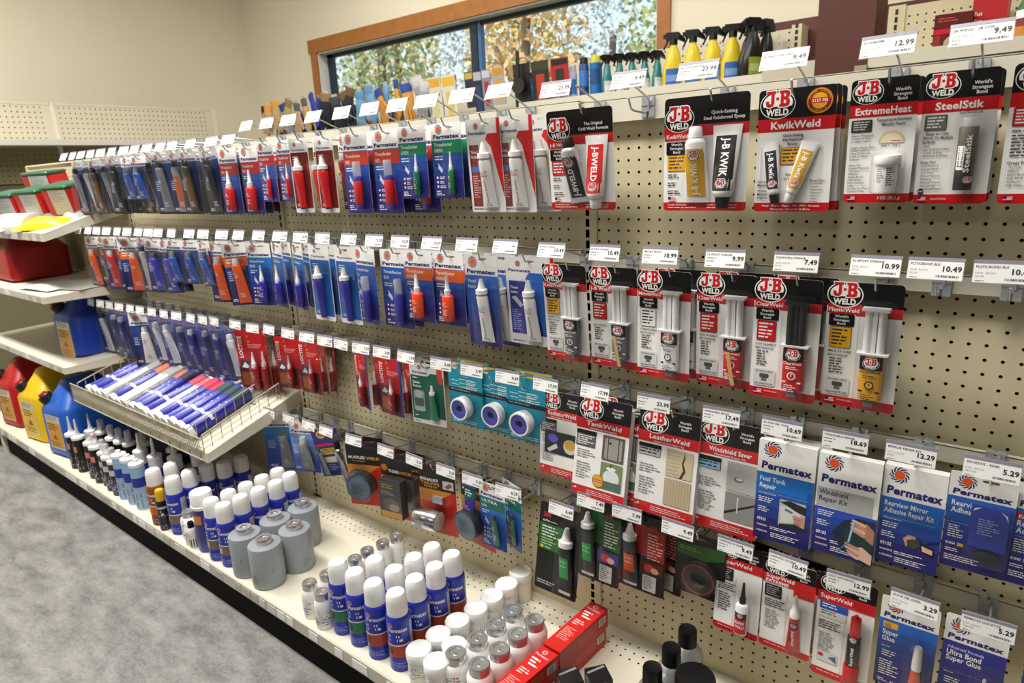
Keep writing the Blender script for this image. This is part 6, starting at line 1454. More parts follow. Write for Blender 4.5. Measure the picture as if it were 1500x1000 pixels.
# red cartons
def carton(w, d, h, mat, pr): 
    b_ = MB().box(-w / 2, -d / 2, 0, w / 2, d / 2, h, mat); t_ = MB(); pr(t_); return [('carton', b_.build('carton')), ('carton_print', t_.build('carton_print'))]
def redprint(mb):
    w, d, h = 2.0, 8.0, 2.1
    P = Print(mb, lambda u, v, dd: (v - w / 2, d / 2 - u, h + dd)); P2 = Print(mb, lambda u, v, dd: (u - w / 2, d / 2 - v, h + dd))
    pxlogo(P2, .9, .55, .28, WHITE); P2.text('Permatex', .25, 1.2, .42, C('#d8c4e8'), fit=1.5)
    for i, s_ in enumerate(('Super', 'Weatherstrip', 'Adhesive')): P2.lines(.3 + .12 * i, 1.6 + i * .4, 1.1, 1, .34, WHITE, .6, i)
    P2.lines(.35, 3.2, 1.2, 3, .3, C('#f8d0c8'), .5, 5); P2.lines(.3, 4.6, 1.4, 8, .25, C('#f0a898'), .45, 6)
    Q = Print(mb, lambda u, v, dd: (w / 2 + dd, d / 2 - u, h - v)); Q.rect(.4, .5, 1.6, 1.3, WHITE); Q.barcode(.55, .6, .9, .6, INK); Q.lines(2.0, .5, 5.0, 3, .3, C('#e88a7c'), .3, 3)
REDBOX = carton(2.0, 8.0, 2.1, C('#d0221c', .4), redprint)
for i, (x, y, z, yw, l) in enumerate([(.85, -6.6, 2.12, -4, 'long red tube carton stacked on top, touching the pegboard end'), (.75, -6.7, 0, -3, 'long red tube carton at bottom of stack by pegboard'), (.2, -14.9, 2.12, -6, 'long red tube carton stacked on top, toward the aisle'), (.15, -15.0, 0, -5, 'long red tube carton at bottom of stack toward the aisle')]):
    instance('tube_carton', REDBOX, (x, y, DECK + z), (0, 0, math.radians(yw)), l, 'carton', 'red tube cartons')
def blkprint(mb):
    P = Print(mb, lambda u, v, dd: (u - 1.0, 1.0 - v, 3.2 + dd)); P.poly([(.1, .2), (.35, .1), (.7, 1.9), (.5, 1.95)], C('#8a8c90')); Q = Print(mb, lambda u, v, dd: (u - 1, -1 - dd, 3.2 - v)); Q.text('NEW', .3, .6, .4, WHITE); Q.lines(.2, .8, 1.6, 3, .3, C('#b8b8b8')); S = Print(mb, lambda u, v, dd: (1 + dd, u - 1, 3.2 - v)); S.rect(.6, .2, 1.4, .35, WHITE)
BLKBOX = carton(2.0, 2.0, 3.2, C('#121214', .35), blkprint)
for i, (x, y) in enumerate([(5.3, -9.9), (3.3, -11.6), (4.0, -14.0), (6.3, -12.4)]):
    instance('small_carton', BLKBOX, (x, y, DECK), (0, 0, math.radians(-38)), 'small glossy black carton, ' + ['tallest in view at picture bottom', 'beside the red carton', 'on the aisle side', 'in front of the first one'][i], 'carton', 'black cartons')
# tub, tins
tb = MB(); tb.lathe([(1.3, 0), (1.35, .1), (1.35, 6.3), (1.4, 6.4)], C('#3c3a9a', .35), seg=24); tl = MB(); tl.lathe([(1.5, 6.3), (1.52, 6.4), (1.5, 6.7), (1.42, 6.75), (1.4, 8.3), (1.3, 8.5), (0, 8.5)], WHITE, seg=24); tt = MB(); cyt = Cyl(1.35, 8.5); cyt.rect(tt, -1.2, 3.0, .6, 4.3, C('#d98a3a')); cyt.rect(tt, 1.2, 2.4, 2.4, 8, C('#c9ccd6'))
dcan('hand_cleaner_tub', [('tub_body', tb.build('tub_body')), ('lid', tl.build('lid')), ('tub_label', tt.build('tub_label'))], -51.5, -17.3, 'tall white-lidded blue tub at the aisle edge', 'tub', None, 20)
TIN = capbottle(1.2, 4.0, .85, .9, STEEL, GREYINK); TIN2 = capbottle(.95, 3.4, .8, 1.0, WHITE, GREYINK); TIN3 = capbottle(.55, 3.9, .4, .8, BLACK, GREYINK, C('#2a2018'))
dcan('small_tin', TIN, -56.6, -17.2, 'small pale tin with shiny cap before the blue aerosol', 'tin', None); dcan('small_tin', TIN2, -54.6, -18.0, 'little white capped tin before the blue tub', 'tin', None); dcan('small_tin', TIN3, -53.4, -18.5, 'slim dark bottle squeezed beside the blue tub', 'tin', None)
# cartridges
def cart(body, lab, r=1.0, h=6.6, capc=WHITE, noz=2.6, nozm=WHITE, tip=None, low=None, lablong=False):
    b_ = MB(); b_.lathe([(r * .97, 0), (r, .06), (r, h - .5)], body, seg=20); c_ = MB(); c_.lathe([(r * 1.03, h - .55), (r * 1.03, h - .1), (r * .9, h), (r * .4, h + .12), (r * .36, h + .5)], capc, seg=20)
    l_ = MB(); cy = Cyl(r, h); cy.rect(l_, -1.3 * r, h * .3, 1.2 * r, h * .5, lab) if lablong else cy.rect(l_, -.9 * r, h * .26, .3 * r, h * .42, lab)
    if low: cy.rect(l_, -2.9 * r, h * .62, 2.9 * r, h * .95, low)
    q = cy.printer(l_); q.lines(-r, h * .55, 1.8 * r, 6, h * .06, C('#d0d0d0'), .5, 4)
    res = [('cartridge', b_.build('cartridge')), ('cartridge_cap', c_.build('cartridge_cap')), ('cartridge_label', l_.build('cartridge_label'))]
    if noz: n_ = MB(); n_.lathe([(r * .36, h + .3), (r * .3, h + .5), (r * .13, h + noz), (0, h + noz)], nozm, seg=12); res.append(('nozzle', n_.build('nozzle')))
    if tip: n_ = MB(); n_.lathe([(r * .55, h), (r * .5, h + 1.9), (r * .3, h + 2.1), (0, h + 2.1)], tip, seg=12); res.append(('clear_cap', n_.build('clear_cap')))
    return res
BK = C('#0d0e10', .35); CK1 = cart(BK, C('#d8826a'), noz=3.0, nozm=C('#c8ccd4', .3)); CK2 = cart(BK, C('#d8826a'), noz=0, tip=CLEARCAP); CK3 = cart(C('#2a2c36', .35), C('#c8ccd8'), .95, 6.0, noz=0, tip=CLEARCAP, low=C('#2c2c9a')); CSIL = cart(C('#9cc0e0', .35), C('#26309c'), 1.05, 7.6, noz=0, low=C('#2a34a4'), lablong=True); CWHT = cart(C('#e8e8ea', .35), C('#2a34a4'), 1.05, 7.2, noz=2.8, low=C('#2a34a4'), lablong=True); CDRK = cart(BK, C('#3a3c40'), 1.0, 7.0, noz=0, tip=CLEARCAP)
for i, (x, y, p) in enumerate([(-97.6, -17.4, CK1), (-94.8, -17.3, CK1), (-96.0, -14.8, CK1), (-90.2, -17.1, CK2), (-87.4, -17.3, CK2), (-85.0, -17.0, CK3), (-82.4, -17.4, CK3), (-79.8, -17.5, CK3), (-88.0, -14.4, CDRK), (-85.2, -14.2, CDRK), (-82.6, -13.8, CDRK), (-80.0, -12.6, CDRK), (-77.4, -17.4, CSIL), (-74.4, -17.3, CSIL), (-71.4, -17.3, CSIL), (-77.0, -14.4, CWHT), (-72.8, -14.0, CWHT), (-69.6, -12.4, CWHT), (-73.6, -10.8, CDRK), (-68.0, -9.6, CWHT), (-92.6, -14.2, CDRK)]):
    dcan('sealant_cartridge', p, x, y, '%s sealant cartridge, %s from the blue fuel can' % ({id(CK1): 'black long-nozzled', id(CK2): 'black clear-capped', id(CK3): 'purple-bottomed clear-capped', id(CSIL): 'light blue', id(CWHT): 'white and blue nozzled', id(CDRK): 'dark clear-capped'}[id(p)], ONE[i] if i < 20 else 'twenty-first'), 'cartridge', 'sealant cartridges on the deck', 20 + i * 3)

# ---------------------------------------------------------------- fuel cans
def fuelcan(col, w=8.6, d=11.5, h=14.2, lab=C('#d8a02c')):
    m = C(col, .38, noise=.03, nscale=20); n_ = 4
    def ring(hx, y0, y1, z, r):
        return [(a, b_, z) for a, b_ in rrect(-hx, y0, hx, y1, min(r, hx * .9), n=n_)]
    hw = w / 2; H = h
    secs = [ring(hw - .5, -d / 2 + .5, d / 2 - .5, 0, 1.0), ring(hw, -d / 2, d / 2, .5, 1.4), ring(hw, -d / 2, d / 2, H * .62, 1.5), ring(hw - .35, -d / 2 + .3, d / 2 - .3, H * .68, 1.6), ring(hw * .72, -d / 2 + 1.5, d / 2 - .8, H * .78, 1.6), ring(hw * .48, -d / 2 + 2.6, d / 2 - 1.5, H * .9, 1.3), ring(hw * .36, -d / 2 + 3.1, d / 2 - 2.2, H * .97, 1.0), ring(hw * .2, -d / 2 + 3.6, d / 2 - 2.8, H, .6)]
    b_ = MB().loft(secs, m)
    s_ = MB(); p0 = Vector((-hw * .55, -d / 2 + 1.7, H * .70)); dirn = Vector((-.35, -.45, .8)).normalized()
    def ringd(k, r): 
        c_ = p0 + dirn * k; a = dirn.cross(Vector((0, 0, 1))).normalized(); bb = a.cross(dirn)
        return [c_ + a * (r * math.cos(t)) + bb * (r * math.sin(t)) for t in [2 * math.pi * j / 14 for j in range(14)]]
    s_.loft([ringd(-.4, 1.0), ringd(.4, 1.05), ringd(.5, 1.25), ringd(1.7, 1.2), ringd(1.9, 1.0)], C('#151515', .4))
    r_ = MB().loft([ringd(1.85, .75), ringd(2.3, .7), ringd(2.4, .5)], C('#b8231c', .4))
    l_ = MB(); P = Print(l_, lambda u, v, dd: (u - hw, -d / 2 - dd, H * .62 - v), start=.03); P.rect(2.0, .6, w - 1.6, 7.2, C('#d9d4c4'), .1); P.rect(2.15, 2.0, w - 1.75, 7.0, lab); P.lines(2.4, 2.3, w - 4.6, 3, .5, C('#5a3a1c'), .5, 3); P.poly([(w * .5, 4.2), (w * .62, 5.4), (w * .38, 5.4)], C('#b8452c')); P.lines(2.4, 5.8, w - 4.6, 4, .3, C('#5a3a1c'), .4, 5); P.lines(2.3, .8, w - 4.4, 3, .35, GREYINK, .5, 6)
    return [('can_body', b_.build('can_body')), ('spout_cap', s_.build('spout_cap')), ('cap_disc', r_.build('cap_disc')), ('warning_label', l_.build('warning_label'))]
FR, FY, FB = fuelcan('#a81214'), fuelcan('#e2b80c', lab=C('#e8c84a')), fuelcan('#1f58b8')
for x, p, c_ in ((-134.4, FR, 'red'), (-120.0, FY, 'yellow'), (-106.6, FB, 'blue')):
    instance('fuel_can', p, (x, -11.9, DECK), (0, 0, math.radians(8)), '%s plastic fuel can on the base deck at the aisle end' % c_, 'fuel can', 'fuel cans on the base deck')
instance('fuel_can', fuelcan('#1b3fa8', 8.5, 9.5, 11.6), (-108.4, -7.3, -25.2), (0, 0, math.radians(6)), 'dark blue fuel can alone on the third shelf', 'fuel can')
instance('fuel_can', fuelcan('#9a1012', 15, 11, 9.6)[:3], (-132.5, -8.0, -12.2), (0, 0, 0), 'dark red fuel can on the shelf under the green-lidded tins', 'fuel can')
nb = MB().box(-8.5, -2.6, 0, 8.5, 2.6, 11.2, C('#10184a', .5)).box(-8.6, -.15, 11.2, 8.6, .15, 11.25, C('#2a3468', .5)); o = top('navy_shade_block', nb.build('navy_shade_block'), (-90.2, -5.2, DECK)); tag(o, 'dark navy block put in for the shaded area behind the black cartridges', 'carton')  # added block, dark navy stands in for shadowed can side and blue boxes
# cardboard box behind the cans, papers
cb = MB().box(-6, -3, 0, 6, 3, 9, C('#9a6a32', .8, noise=.1, nscale=12)).box(-6.1, -.1, 9, 6.1, .1, 9.1, C('#7a4a22', .8)); o = top('cardboard_box', cb.build('cardboard_box'), (-104, -3.4, DECK)); tag(o, 'brown cardboard box behind the blue fuel can', 'box')
for i, (x, y, a, m_) in enumerate(((-110.4, -11.2, 8, '#e9e9e6'), (-105.4, -8.4, 14, '#c9c9c6'))):
    mb = MB(); w_, d_ = 11, 7.5; K = 5
    vs = [(lerp(-w_ / 2, w_ / 2, u / K), lerp(-d_ / 2, d_ / 2, v / K), .12 + .12 * math.sin(u * .9 + i) + .05 * v) for v in range(K + 1) for u in range(K + 1)]
    mb.add(vs, [(v * (K + 1) + u, v * (K + 1) + u + 1, (v + 1) * (K + 1) + u + 1, (v + 1) * (K + 1) + u) for v in range(K) for u in range(K)], C(m_, .5), True)
    o = top('paper_sheet', mb.build('paper_sheet'), (x, y, -12.25), (0, 0, math.radians(a))); tag(o, ['white paper sheet at front edge of second shelf', 'grey plastic-wrapped sheet behind the white paper'][i], 'paper')
# ---------------------------------------------------------------- packs on the sloping top shelf
SL = math.atan2(4.6, 14.0)
def tincase(w, d, h, lid, side):
    b_ = MB().rbox(-w / 2, -d / 2, 0, w / 2, d / 2, h - .6, .5, C('#b81a1e', .4)); l_ = MB().rbox(-w / 2 - .1, -d / 2 - .1, h - .65, w / 2 + .1, d / 2 + .1, h, .5, C(lid, .4)); p_ = MB(); P = Print(p_, lambda u, v, dd: (u - w / 2, -d / 2 - dd, h - .6 - v)); P.rect(w * .28, .1, w * .97, h - .9, C(side, .45)); P.lines(w * .34, .3, w * .5, 6, .35, GREYINK, .45, 4); P.rect(0.1, h - 1.05, w - .1, h - .75, C('#14402c'))
    return [('tin_body', b_.build('tin_body')), ('tin_lid', l_.build('tin_lid')), ('tin_label', p_.build('tin_label'))]
TN = tincase(7.2, 4.6, 5.6, '#0f5a3c', '#b8b8b4')
def onslope(y): return -2.0 + (y + 14.2) * 4.6 / 14.0
for i, (x, y) in enumerate([(-125.2, -9.6), (-116.2, -8.0), (-107.0, -6.2)]):
    instance('filler_tin', TN, (x, y, onslope(y) + .1), (SL * 0 + math.radians(12), 0, math.radians(14)), 'green-lidded red tin with grey label, %s on the sloping top shelf' % ['far end one', 'middle one', 'beside the hanging cards'][i], 'tin', 'green-lidded tins')
instance('filler_tin', tincase(9, 4, 7.4, '#0d4f36', '#b8c4bc'), (-124.5, -3.6, onslope(-3.6)), (math.radians(8), 0, math.radians(12)), 'large green-lidded tin at the back of the sloping shelf', 'tin')
def bag(w, d, h, m_, seed):
    rr = random.Random(seed); K = 8; mb = MB()
    def hgt(u, v): return h * max(0, (1 - (2 * u - 1) ** 4) * (1 - (2 * v - 1) ** 4)) * (1 + .25 * math.sin(u * 9 + seed) * math.cos(v * 7))
    for s_ in (1, 0):
        vs = [((u / K - .5) * w, (v / K - .5) * d, s_ * hgt(u / K, v / K) + .05) for v in range(K + 1) for u in range(K + 1)]
        mb.add(vs, [(v * (K + 1) + u, v * (K + 1) + u + 1, (v + 1) * (K + 1) + u + 1, (v + 1) * (K + 1) + u) for v in range(K) for u in range(K)], m_, True)
    return mb
for nm, w_, d_, h_, m_, x, y, a, lb in (('mat_bag', 13, 5, 1.1, C('#e8c414', .35), -106.6, -10.9, 20, 'bright yellow flat bag at corner of the sloping top shelf'), ('clear_pack', 7, 9, 1.2, C('#dcdcd8', .3), -119, -11.0, -28, 'white plastic pack lying on the sloping top shelf'), ('grey_pack', 8, 4, 1.0, C('#77777a', .35), -109.5, -8.6, 16, 'grey flat pack behind the yellow bag'), ('grey_pack', 5, 3.4, .9, C('#a8a8aa', .35), -103.6, -7.6, 12, 'small pale grey pack beside the hanging cards')):
    o = top(nm, bag(w_, d_, h_, m_, int(-x)).build(nm), (x, y, onslope(y) + .02), (SL, 0, math.radians(a))); tag(o, lb, 'pack')
cl = MB(); cl.loft([[(-4.5, -3 * math.cos(t) * k + 0, 2.6 * math.sin(t) * k) for t in [math.pi * j / 8 for j in range(9)]] for k in (1,)] + [[(4.5, -3 * math.cos(t), 2.6 * math.sin(t)) for t in [math.pi * j / 8 for j in range(9)]]], C('#d3d2cc', .3))
o = top('curved_case', cl.build('curved_case'), (-117.5, -12.0, onslope(-12.0) - .2), (SL, 0, math.radians(15))); tag(o, 'half-round white case lying behind the shelf lip', 'case')

# ---------------------------------------------------------------- sloping wire tray with cartridges
WT = C('#b3ab94', .4, key='cream_wire'); TS = (30.1 - 25.6) / 15.0
def tz(y): return -30.0 + (y + 15.2) * TS
tray = tag(empty('wire_tray', (-75, -15, tz(-15))), 'cream wire tray with front fence on the sloping shelf', 'wire tray')
def tp(nm, mb): part(nm, mb.build(nm), tray, (75, 15, -tz(-15)))
x0, x1 = -98.0, -52.6
mb = MB(); x = x0; yf = -15.6
while x <= x1: mb.tube([(x, yf, tz(yf) - .9), (x, yf - .1, tz(yf) + 2.3)], .065, WT, 4); x += .5
mb.tube([(x0, yf - .1, tz(yf) + 2.3), (x1, yf - .1, tz(yf) + 2.3)], .11, WT); mb.tube([(x0, yf, tz(yf) - .9), (x1, yf, tz(yf) - .9)], .11, WT); mb.tube([(x0, yf, tz(yf) + .9), (x1, yf, tz(yf) + .9)], .08, WT)
tp('front_fence', mb)
mb = MB(); x = x0 + 2
while x < x1: mb.box(x, -15.42, tz(yf) - 1.0, x + .5, -15.37, tz(yf) - .35, C('#3a362c', .8)); x += 3.0
o = tp('lip_slots', mb)
mb = MB(); x = x0 + 1
while x <= x1: mb.tube([(x, yf, tz(yf) + .1), (x, -2, tz(-2) + .1)], .06, WT, 4); x += 1.5
tp('tray_floor', mb)
for xd in (-95.8, -84.0, -77.0, -56.8, -52.7):
    mb = MB(); mb.tube([(xd, yf + .3, tz(yf) + .2), (xd, yf + .3, tz(yf) + 2.6), (xd, -3, tz(-3) + 2.6), (xd, -3, tz(-3) + .2)], .1, WT)
    y = yf + 1.6
    while y < -3: mb.tube([(xd, y, tz(y) + .1), (xd, y, tz(y) + 2.6)], .06, WT, 4); y += 1.5
    tp('divider', mb)
def ctube(body, band, r=1.02, L=10.5):
    ax = 'y'; b_ = MB(); b_.lathe([(r * .97, 0), (r, .05), (r, L - .4)], body, seg=18, axis='y'); c_ = MB(); c_.lathe([(0, -.3), (r * .55, -.35), (r * 1.02, -.3), (r * 1.05, 0), (r * 1.05, .45)], WHITE, seg=18, axis='y', cap=False); e_ = MB(); e_.lathe([(r * .9, L - .4), (r * .5, L), (r * .25, L + .4), (r * .12, L + 2.4)], C('#d8d8da', .3), seg=14, axis='y'); l_ = MB()
    def to3(u, v, dd): a = u / r; return ((r + dd) * math.sin(a), L - .4 - v, (r + dd) * math.cos(a))
    n_ = 8
    for v0, v1, m_ in ((.3, 2.6, band), (6.5, 7.0, WHITE)):
        vs = [to3(lerp(-1.5, 1.5, i / n_), v, .012) for v in (v0, v1) for i in range(n_ + 1)]; l_.add(vs, [(i, i + 1, n_ + 2 + i, n_ + 1 + i) for i in range(n_)], m_, True)
    P = Print(l_, to3, start=.02); P.lines(-.8, 3.2, 1.6, 4, .45, C('#b8bff0'), .5, 3)
    return [('cartridge', b_.build('cartridge')), ('end_cap', c_.build('end_cap')), ('nozzle', e_.build('nozzle')), ('cartridge_label', l_.build('cartridge_label'))]
TB = ctube(C('#2a2fa0', .3), C('#18191c')); TBO = ctube(C('#2a2fa0', .3), C('#d8743a')); TBR = ctube(C('#2a2fa0', .3), C('#d03030')); TW = ctube(C('#e6e6e8', .3), C('#d03030')); TG = ctube(C('#c4c6ca', .3), C('#8a8c90')); TBG = ctube(C('#2a2fa0', .3), C('#2c4a3c'))
for i, (x, lv, p) in enumerate([(-92.8, 0, TB), (-90.5, 0, TB), (-88.2, 0, TB), (-86.0, 0, TG), (-82.8, 0, TBO), (-80.4, 0, TG), (-78.3, 0, TG), (-75.6, 0, TBO), (-73.4, 0, TB), (-71.2, 0, TBR), (-69.0, 0, TW), (-66.8, 0, TBR), (-64.6, 0, TBR), (-62.4, 0, TBG), (-60.2, 0, TBG), (-58.0, 0, TBG)]):
    y = -14.5 + lv * .8
    instance('lying_cartridge', p, (x, y, tz(y) + 1.1 + .15 + (i * 13 % 5) * .09), (math.atan(TS), 0, math.radians((i * 37) % 9 - 4)), '%s cartridge lying in the wire tray, %s from fuel-can end%s' % ('white' if p is TW else 'grey' if p is TG else 'blue', ordw(i), ', upper layer' if lv else ''), 'cartridge', 'cartridges in the wire tray')

# ---------------------------------------------------------------- background shelving
BGP = C('#cfc8b2', .6, noise=.03, nscale=4, key='far_pegboard')
wg = tag(empty('wall_shelving', (-100, 104, -FZ)), 'cream pegboard shelving along the window wall behind the gondola', 'shelving')
def wp(nm, mb): part(nm, mb.build(nm), wg, (100, -104, FZ))
wp('back_board', MB().box(-195, 104, -FZ, -75, 105, 29.0, BGP))
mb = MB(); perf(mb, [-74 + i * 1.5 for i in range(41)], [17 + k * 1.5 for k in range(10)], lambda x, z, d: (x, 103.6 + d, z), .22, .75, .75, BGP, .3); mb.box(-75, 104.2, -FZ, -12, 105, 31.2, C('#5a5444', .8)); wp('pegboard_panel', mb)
mb = MB().box(-12.8, 101, -FZ, -10.8, 106, 31.5, CREAM)
for k in range(20): mb.box(-12.1, 100.95, 8 + k * 1.2, -11.5, 101, 8.8 + k * 1.2, C('#15130f'))
wp('upright', mb)
wp('shelf', MB().box(-75, 88, 20.4, -14, 104, 20.9, CREAM2).box(-75, 87.6, 19.6, -14, 88, 21.2, CREAM2))
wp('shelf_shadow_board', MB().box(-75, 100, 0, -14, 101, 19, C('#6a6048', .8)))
mb = MB(); perf(mb, [-27 + i * 1.5 for i in range(9)], [22 + k * 1.5 for k in range(6)], lambda x, z, d: (x, 100.6 + d, z), .22, .75, .75, BGP, .3); wp('end_panel', mb)
for k in range(15):
    o = top('shelf_ticket', MB().box(-1.4, 0, -.7, 1.4, .08, .7, PAPER).build('shelf_ticket'), (-74 + k * 4.1, 86.5, 17.2 + .1 * (k % 3)), (math.radians(-10), 0, 0)); tag(o, 'small white price ticket under the far shelf, %s from the work gloves' % ordw(k), 'price ticket', 'tickets under the far shelf')
def glove(col, cuff):
    m_ = C(col, .8, noise=.1, nscale=60); b_ = MB()
    def ring(z, hx, hy, cx=0): return [(cx + hx * math.cos(t), hy * math.sin(t), z) for t in [2 * math.pi * j / 10 for j in range(10)]]
    b_.loft([ring(-7, 1.9, .5), ring(-5, 2.2, .7), ring(-3, 1.9, .7), ring(-2.4, 1.7, .6)][::1], m_)
    for k, (fx, L) in enumerate(((-1.5, 3.2), (-.5, 3.8), (.5, 3.6), (1.4, 2.9))): b_.loft([ring(-7 - L, .25, .25, fx * 1.15), ring(-6.6 - L * .7, .5, .45, fx * 1.1), ring(-6.5, .55, .5, fx)], m_)
    b_.loft([ring(-8.2, .3, .3, 3.1), ring(-6.8, .6, .5, 2.7), ring(-4.6, .7, .5, 1.6)], m_)
    c_ = MB().loft([ring(-2.5, 1.75, .62), ring(-.2, 2.1, .6), ring(0, 2.0, .5)], C(cuff, .7))
    h_ = MB().box(-1.0, -.1, -.6, 1.0, .1, .8, C('#b8b4aa', .5))
    return [('glove', b_.build('glove')), ('cuff', c_.build('cuff')), ('hang_tag', h_.build('hang_tag'))]
GC = [('#b8944e', '#2a2418'), ('#c4a878', '#d89a4a'), ('#b8a468', '#8a7a48'), ('#8a9ab0', '#2a3a7a'), ('#c8a070', '#5a5a60'), ('#2a44a8', '#2238a0'), ('#23262e', '#3a3c48'), ('#1d1f24', '#8a6a4a'), ('#2b2b2e', '#6a5030'), ('#6fa0cc', '#5a8cbc'), ('#5f94c4', '#7aa8d0'), ('#c8862e', '#1d3a9a'), ('#d89a3c', '#2a4a9a'), ('#9a9ca0', '#c0c0c0')]
for k in range(21):
    x = -189 + k * 4.1
    for lv in range(2):
        a, c_ = GC[(k * 14 // 21 + lv * 3 + k % 2) % len(GC)]
        instance('work_glove', glove(a, c_), (x + lv * 1.9, 87 + lv * 3.4, 29.6 - lv * 4.5 + (k * 7 % 5) * .5), (math.radians(4), math.radians((k * 37 + lv * 50) % 50 - 25), math.radians((k * 53) % 60 - 30)), 'work glove hanging on far wall, %s from room corner, %s' % (ordw(k), ('upper', 'lower')[lv]), 'glove', 'work gloves on the far wall')
def hangpack(w, h, cols):
    mb = MB().box(-w / 2, -.1, -h, w / 2, .1, 0, C(cols[0], .5)); m2 = MB(); P = Print(m2, lambda u, v, dd: (u - w / 2, -.1 - dd, -v)); P.rect(.2, h * .03, w - .2, h * .2, C(cols[1])); P.rect(w * .25, h * .3, w * .75, h * .9, C(cols[2]), .3); return [('backing_card', mb.build('backing_card')), ('printed_front', m2.build('printed_front'))]
for k, (x, w_, h_, cs) in enumerate([(-110, 5, 13, ('#d8d4c8', '#e0a43a', '#c8c8c4')), (-104, 5, 13, ('#d9d5c9', '#e0a43a', '#d8c890')), (-98.5, 5, 14, ('#dcd8cc', '#e8b83a', '#e0c060')), (-91, 3, 9, ('#2a2a3c', '#c8b03a', '#1a1a1c')), (-88, 3, 12, ('#202838', '#b8b8c8', '#2a3a6a')), (-85, 3, 10, ('#8a8a96', '#c8c8d0', '#a82a2a')), (-81, 4, 9, ('#a8a8a8', '#d0902a', '#d8a040')), (-73.5, 5, 11, ('#1a1a1b', '#2a2a2c', '#101010')), (-67.8, 5, 10, ('#24241e', '#3a3a2c', '#b83a22')), (-62, 5, 8, ('#b01a1c', '#1a1a1a', '#2a2a2a'))]):
    instance('tool_pack', hangpack(w_, h_, cs), (x, 87, 30.5 - .04 * k), (math.radians(5), 0, 0), 'hanging tool pack on far wall between gloves and spray cans, %s in line' % ONE[k], 'pack', 'tool packs on the far wall')
br = MB(); br.lathe([(1.9, -.4), (2.0, 0), (1.9, .4)], C('#161618', .6), axis='y', cz=-3, seg=18); br.box(-.35, -.3, -1, .35, .3, 5, C('#161618', .6)); o = top('scrub_brush', br.build('scrub_brush'), (-73.5, 85.8, 28), (0, 0, 0)); tag(o, 'round black brush with handle hanging on the far wall', 'brush')
def farcan(col, cap, band, r=1.1, h=7.4):
    b_ = MB().lathe([(r, 0), (r, h - 1.8), (r * .8, h - 1.5)], C(col, .4), seg=16); c_ = MB().lathe([(r * .85, h - 1.6), (r * .8, h - .1), (r * .6, h)], C(cap, .4), seg=16); l_ = MB(); cy = Cyl(r, h); cy.rect(l_, -1.2, 3, 1.2, 6.4, C(band)); return [('can_body', b_.build('can_body')), ('cap', c_.build('cap')), ('can_label', l_.build('can_label'))]
FC = [farcan('#d08a2a', '#c88a3a', '#e8a020', .7, 6.5), farcan('#d8d8d4', '#e0822a', '#3a8ad0', 1.7, 7), farcan('#a8b4d8', '#c8c8d8', '#3a7ac8'), farcan('#a8b4d8', '#c8c8d8', '#3a7ac8'), farcan('#1a3a78', '#17181a', '#3a78c8', 1.2, 9), farcan('#1f6ab0', '#d8cc2a', '#1a4a80', 1.5, 9), farcan('#1a4a9a', '#2a3a5a', '#4a9ad8')]
for k, x in enumerate((-70.2, -66.8, -63.2, -60.4, -57.2, -53.9, -72.6)):
    instance('spray_can', FC[k], (x, 90.5, 20.9), (0, 0, .3), 'small spray can on the far shelf, %s' % ['amber slim one', 'stout white and orange one', 'pale violet one with blue foot, first', 'pale violet one with blue foot, second', 'dark blue one with black cap', 'blue one with yellow cap', 'deep blue one at the end'][k], 'aerosol can', 'cans on the far shelf')
def trigger(col, lab, h=10.2, head='#0c0c0d', w=2.0, k=1.0):
    m_ = C(col, .3)
    def ring(z, hx, hy): return [(hx * math.cos(t), hy * math.sin(t), z) for t in [2 * math.pi * j / 16 for j in range(16)]]
    b_ = MB().loft([ring(0, w * .95, 1.1), ring(.2, w, 1.2), ring(3.4, w, 1.2), ring(4.8, w * .72, 1.1), ring(6.2, w * .62, 1.0), ring(7.2, .7, .7), ring(7.8, .6, .6)], m_)
    hm = C(head, .4); t_ = MB().box(-1.5, -.6, 8.5, .9, .6, 9.8, hm).lathe([(.75, 7.6), (.75, 8.7)], hm, seg=14); t_.box(-2.0, -.4, 8.8, -1.5, .4, 9.5, hm)
    t_.loft([[(.9, -.6, 8.5), (.9, .6, 8.5), (.9, .6, 9.8), (.9, -.6, 9.8)], [(2.2, -.35, 7.9), (2.2, .35, 7.9), (2.2, .35, 8.5), (2.2, -.35, 8.5)]], hm); t_.loft([[(-1.2, -.25, 8.6), (-.8, -.25, 8.6), (-.8, .25, 8.6), (-1.2, .25, 8.6)], [(-2.0, -.2, 6.9), (-1.7, -.2, 6.8), (-1.7, .2, 6.8), (-2.0, .2, 6.9)]], hm)
    l_ = MB()
    for u0, z0, u1, z1, mm in ((-1.5, .5, 1.5, 3.3, C(lab)), (-1.3, 1.0, 1.3, 2.2, C(mixhex(lab, '#ffffff', .35)))):
        n_ = 8; rr = 1.03 if mm is C(lab) else 1.05
        vs = [(rr * w * math.sin(lerp(u0, u1, i / n_) / w), -rr * 1.2 * math.cos(lerp(u0, u1, i / n_) / w), z) for z in (z1, z0) for i in range(n_ + 1)]; l_.add(vs, [(i, n_ + 1 + i, n_ + 2 + i, i + 1) for i in range(n_)], mm, True)
    for q_ in (b_, t_, l_): q_.v = [(x * 1.12 * k, y * 1.12 * k, z * 1.14 * k) for x, y, z in q_.v]
    return [('bottle_body', b_.build('bottle_body')), ('trigger_head', t_.build('trigger_head')), ('bottle_label', l_.build('bottle_label'))]
TY, TK, TT = trigger('#dcc41c', '#2a62b0'), trigger('#16171a', '#8a9a2a'), trigger('#1f7a80', '#c8d0d0', w=1.5, k=.78)
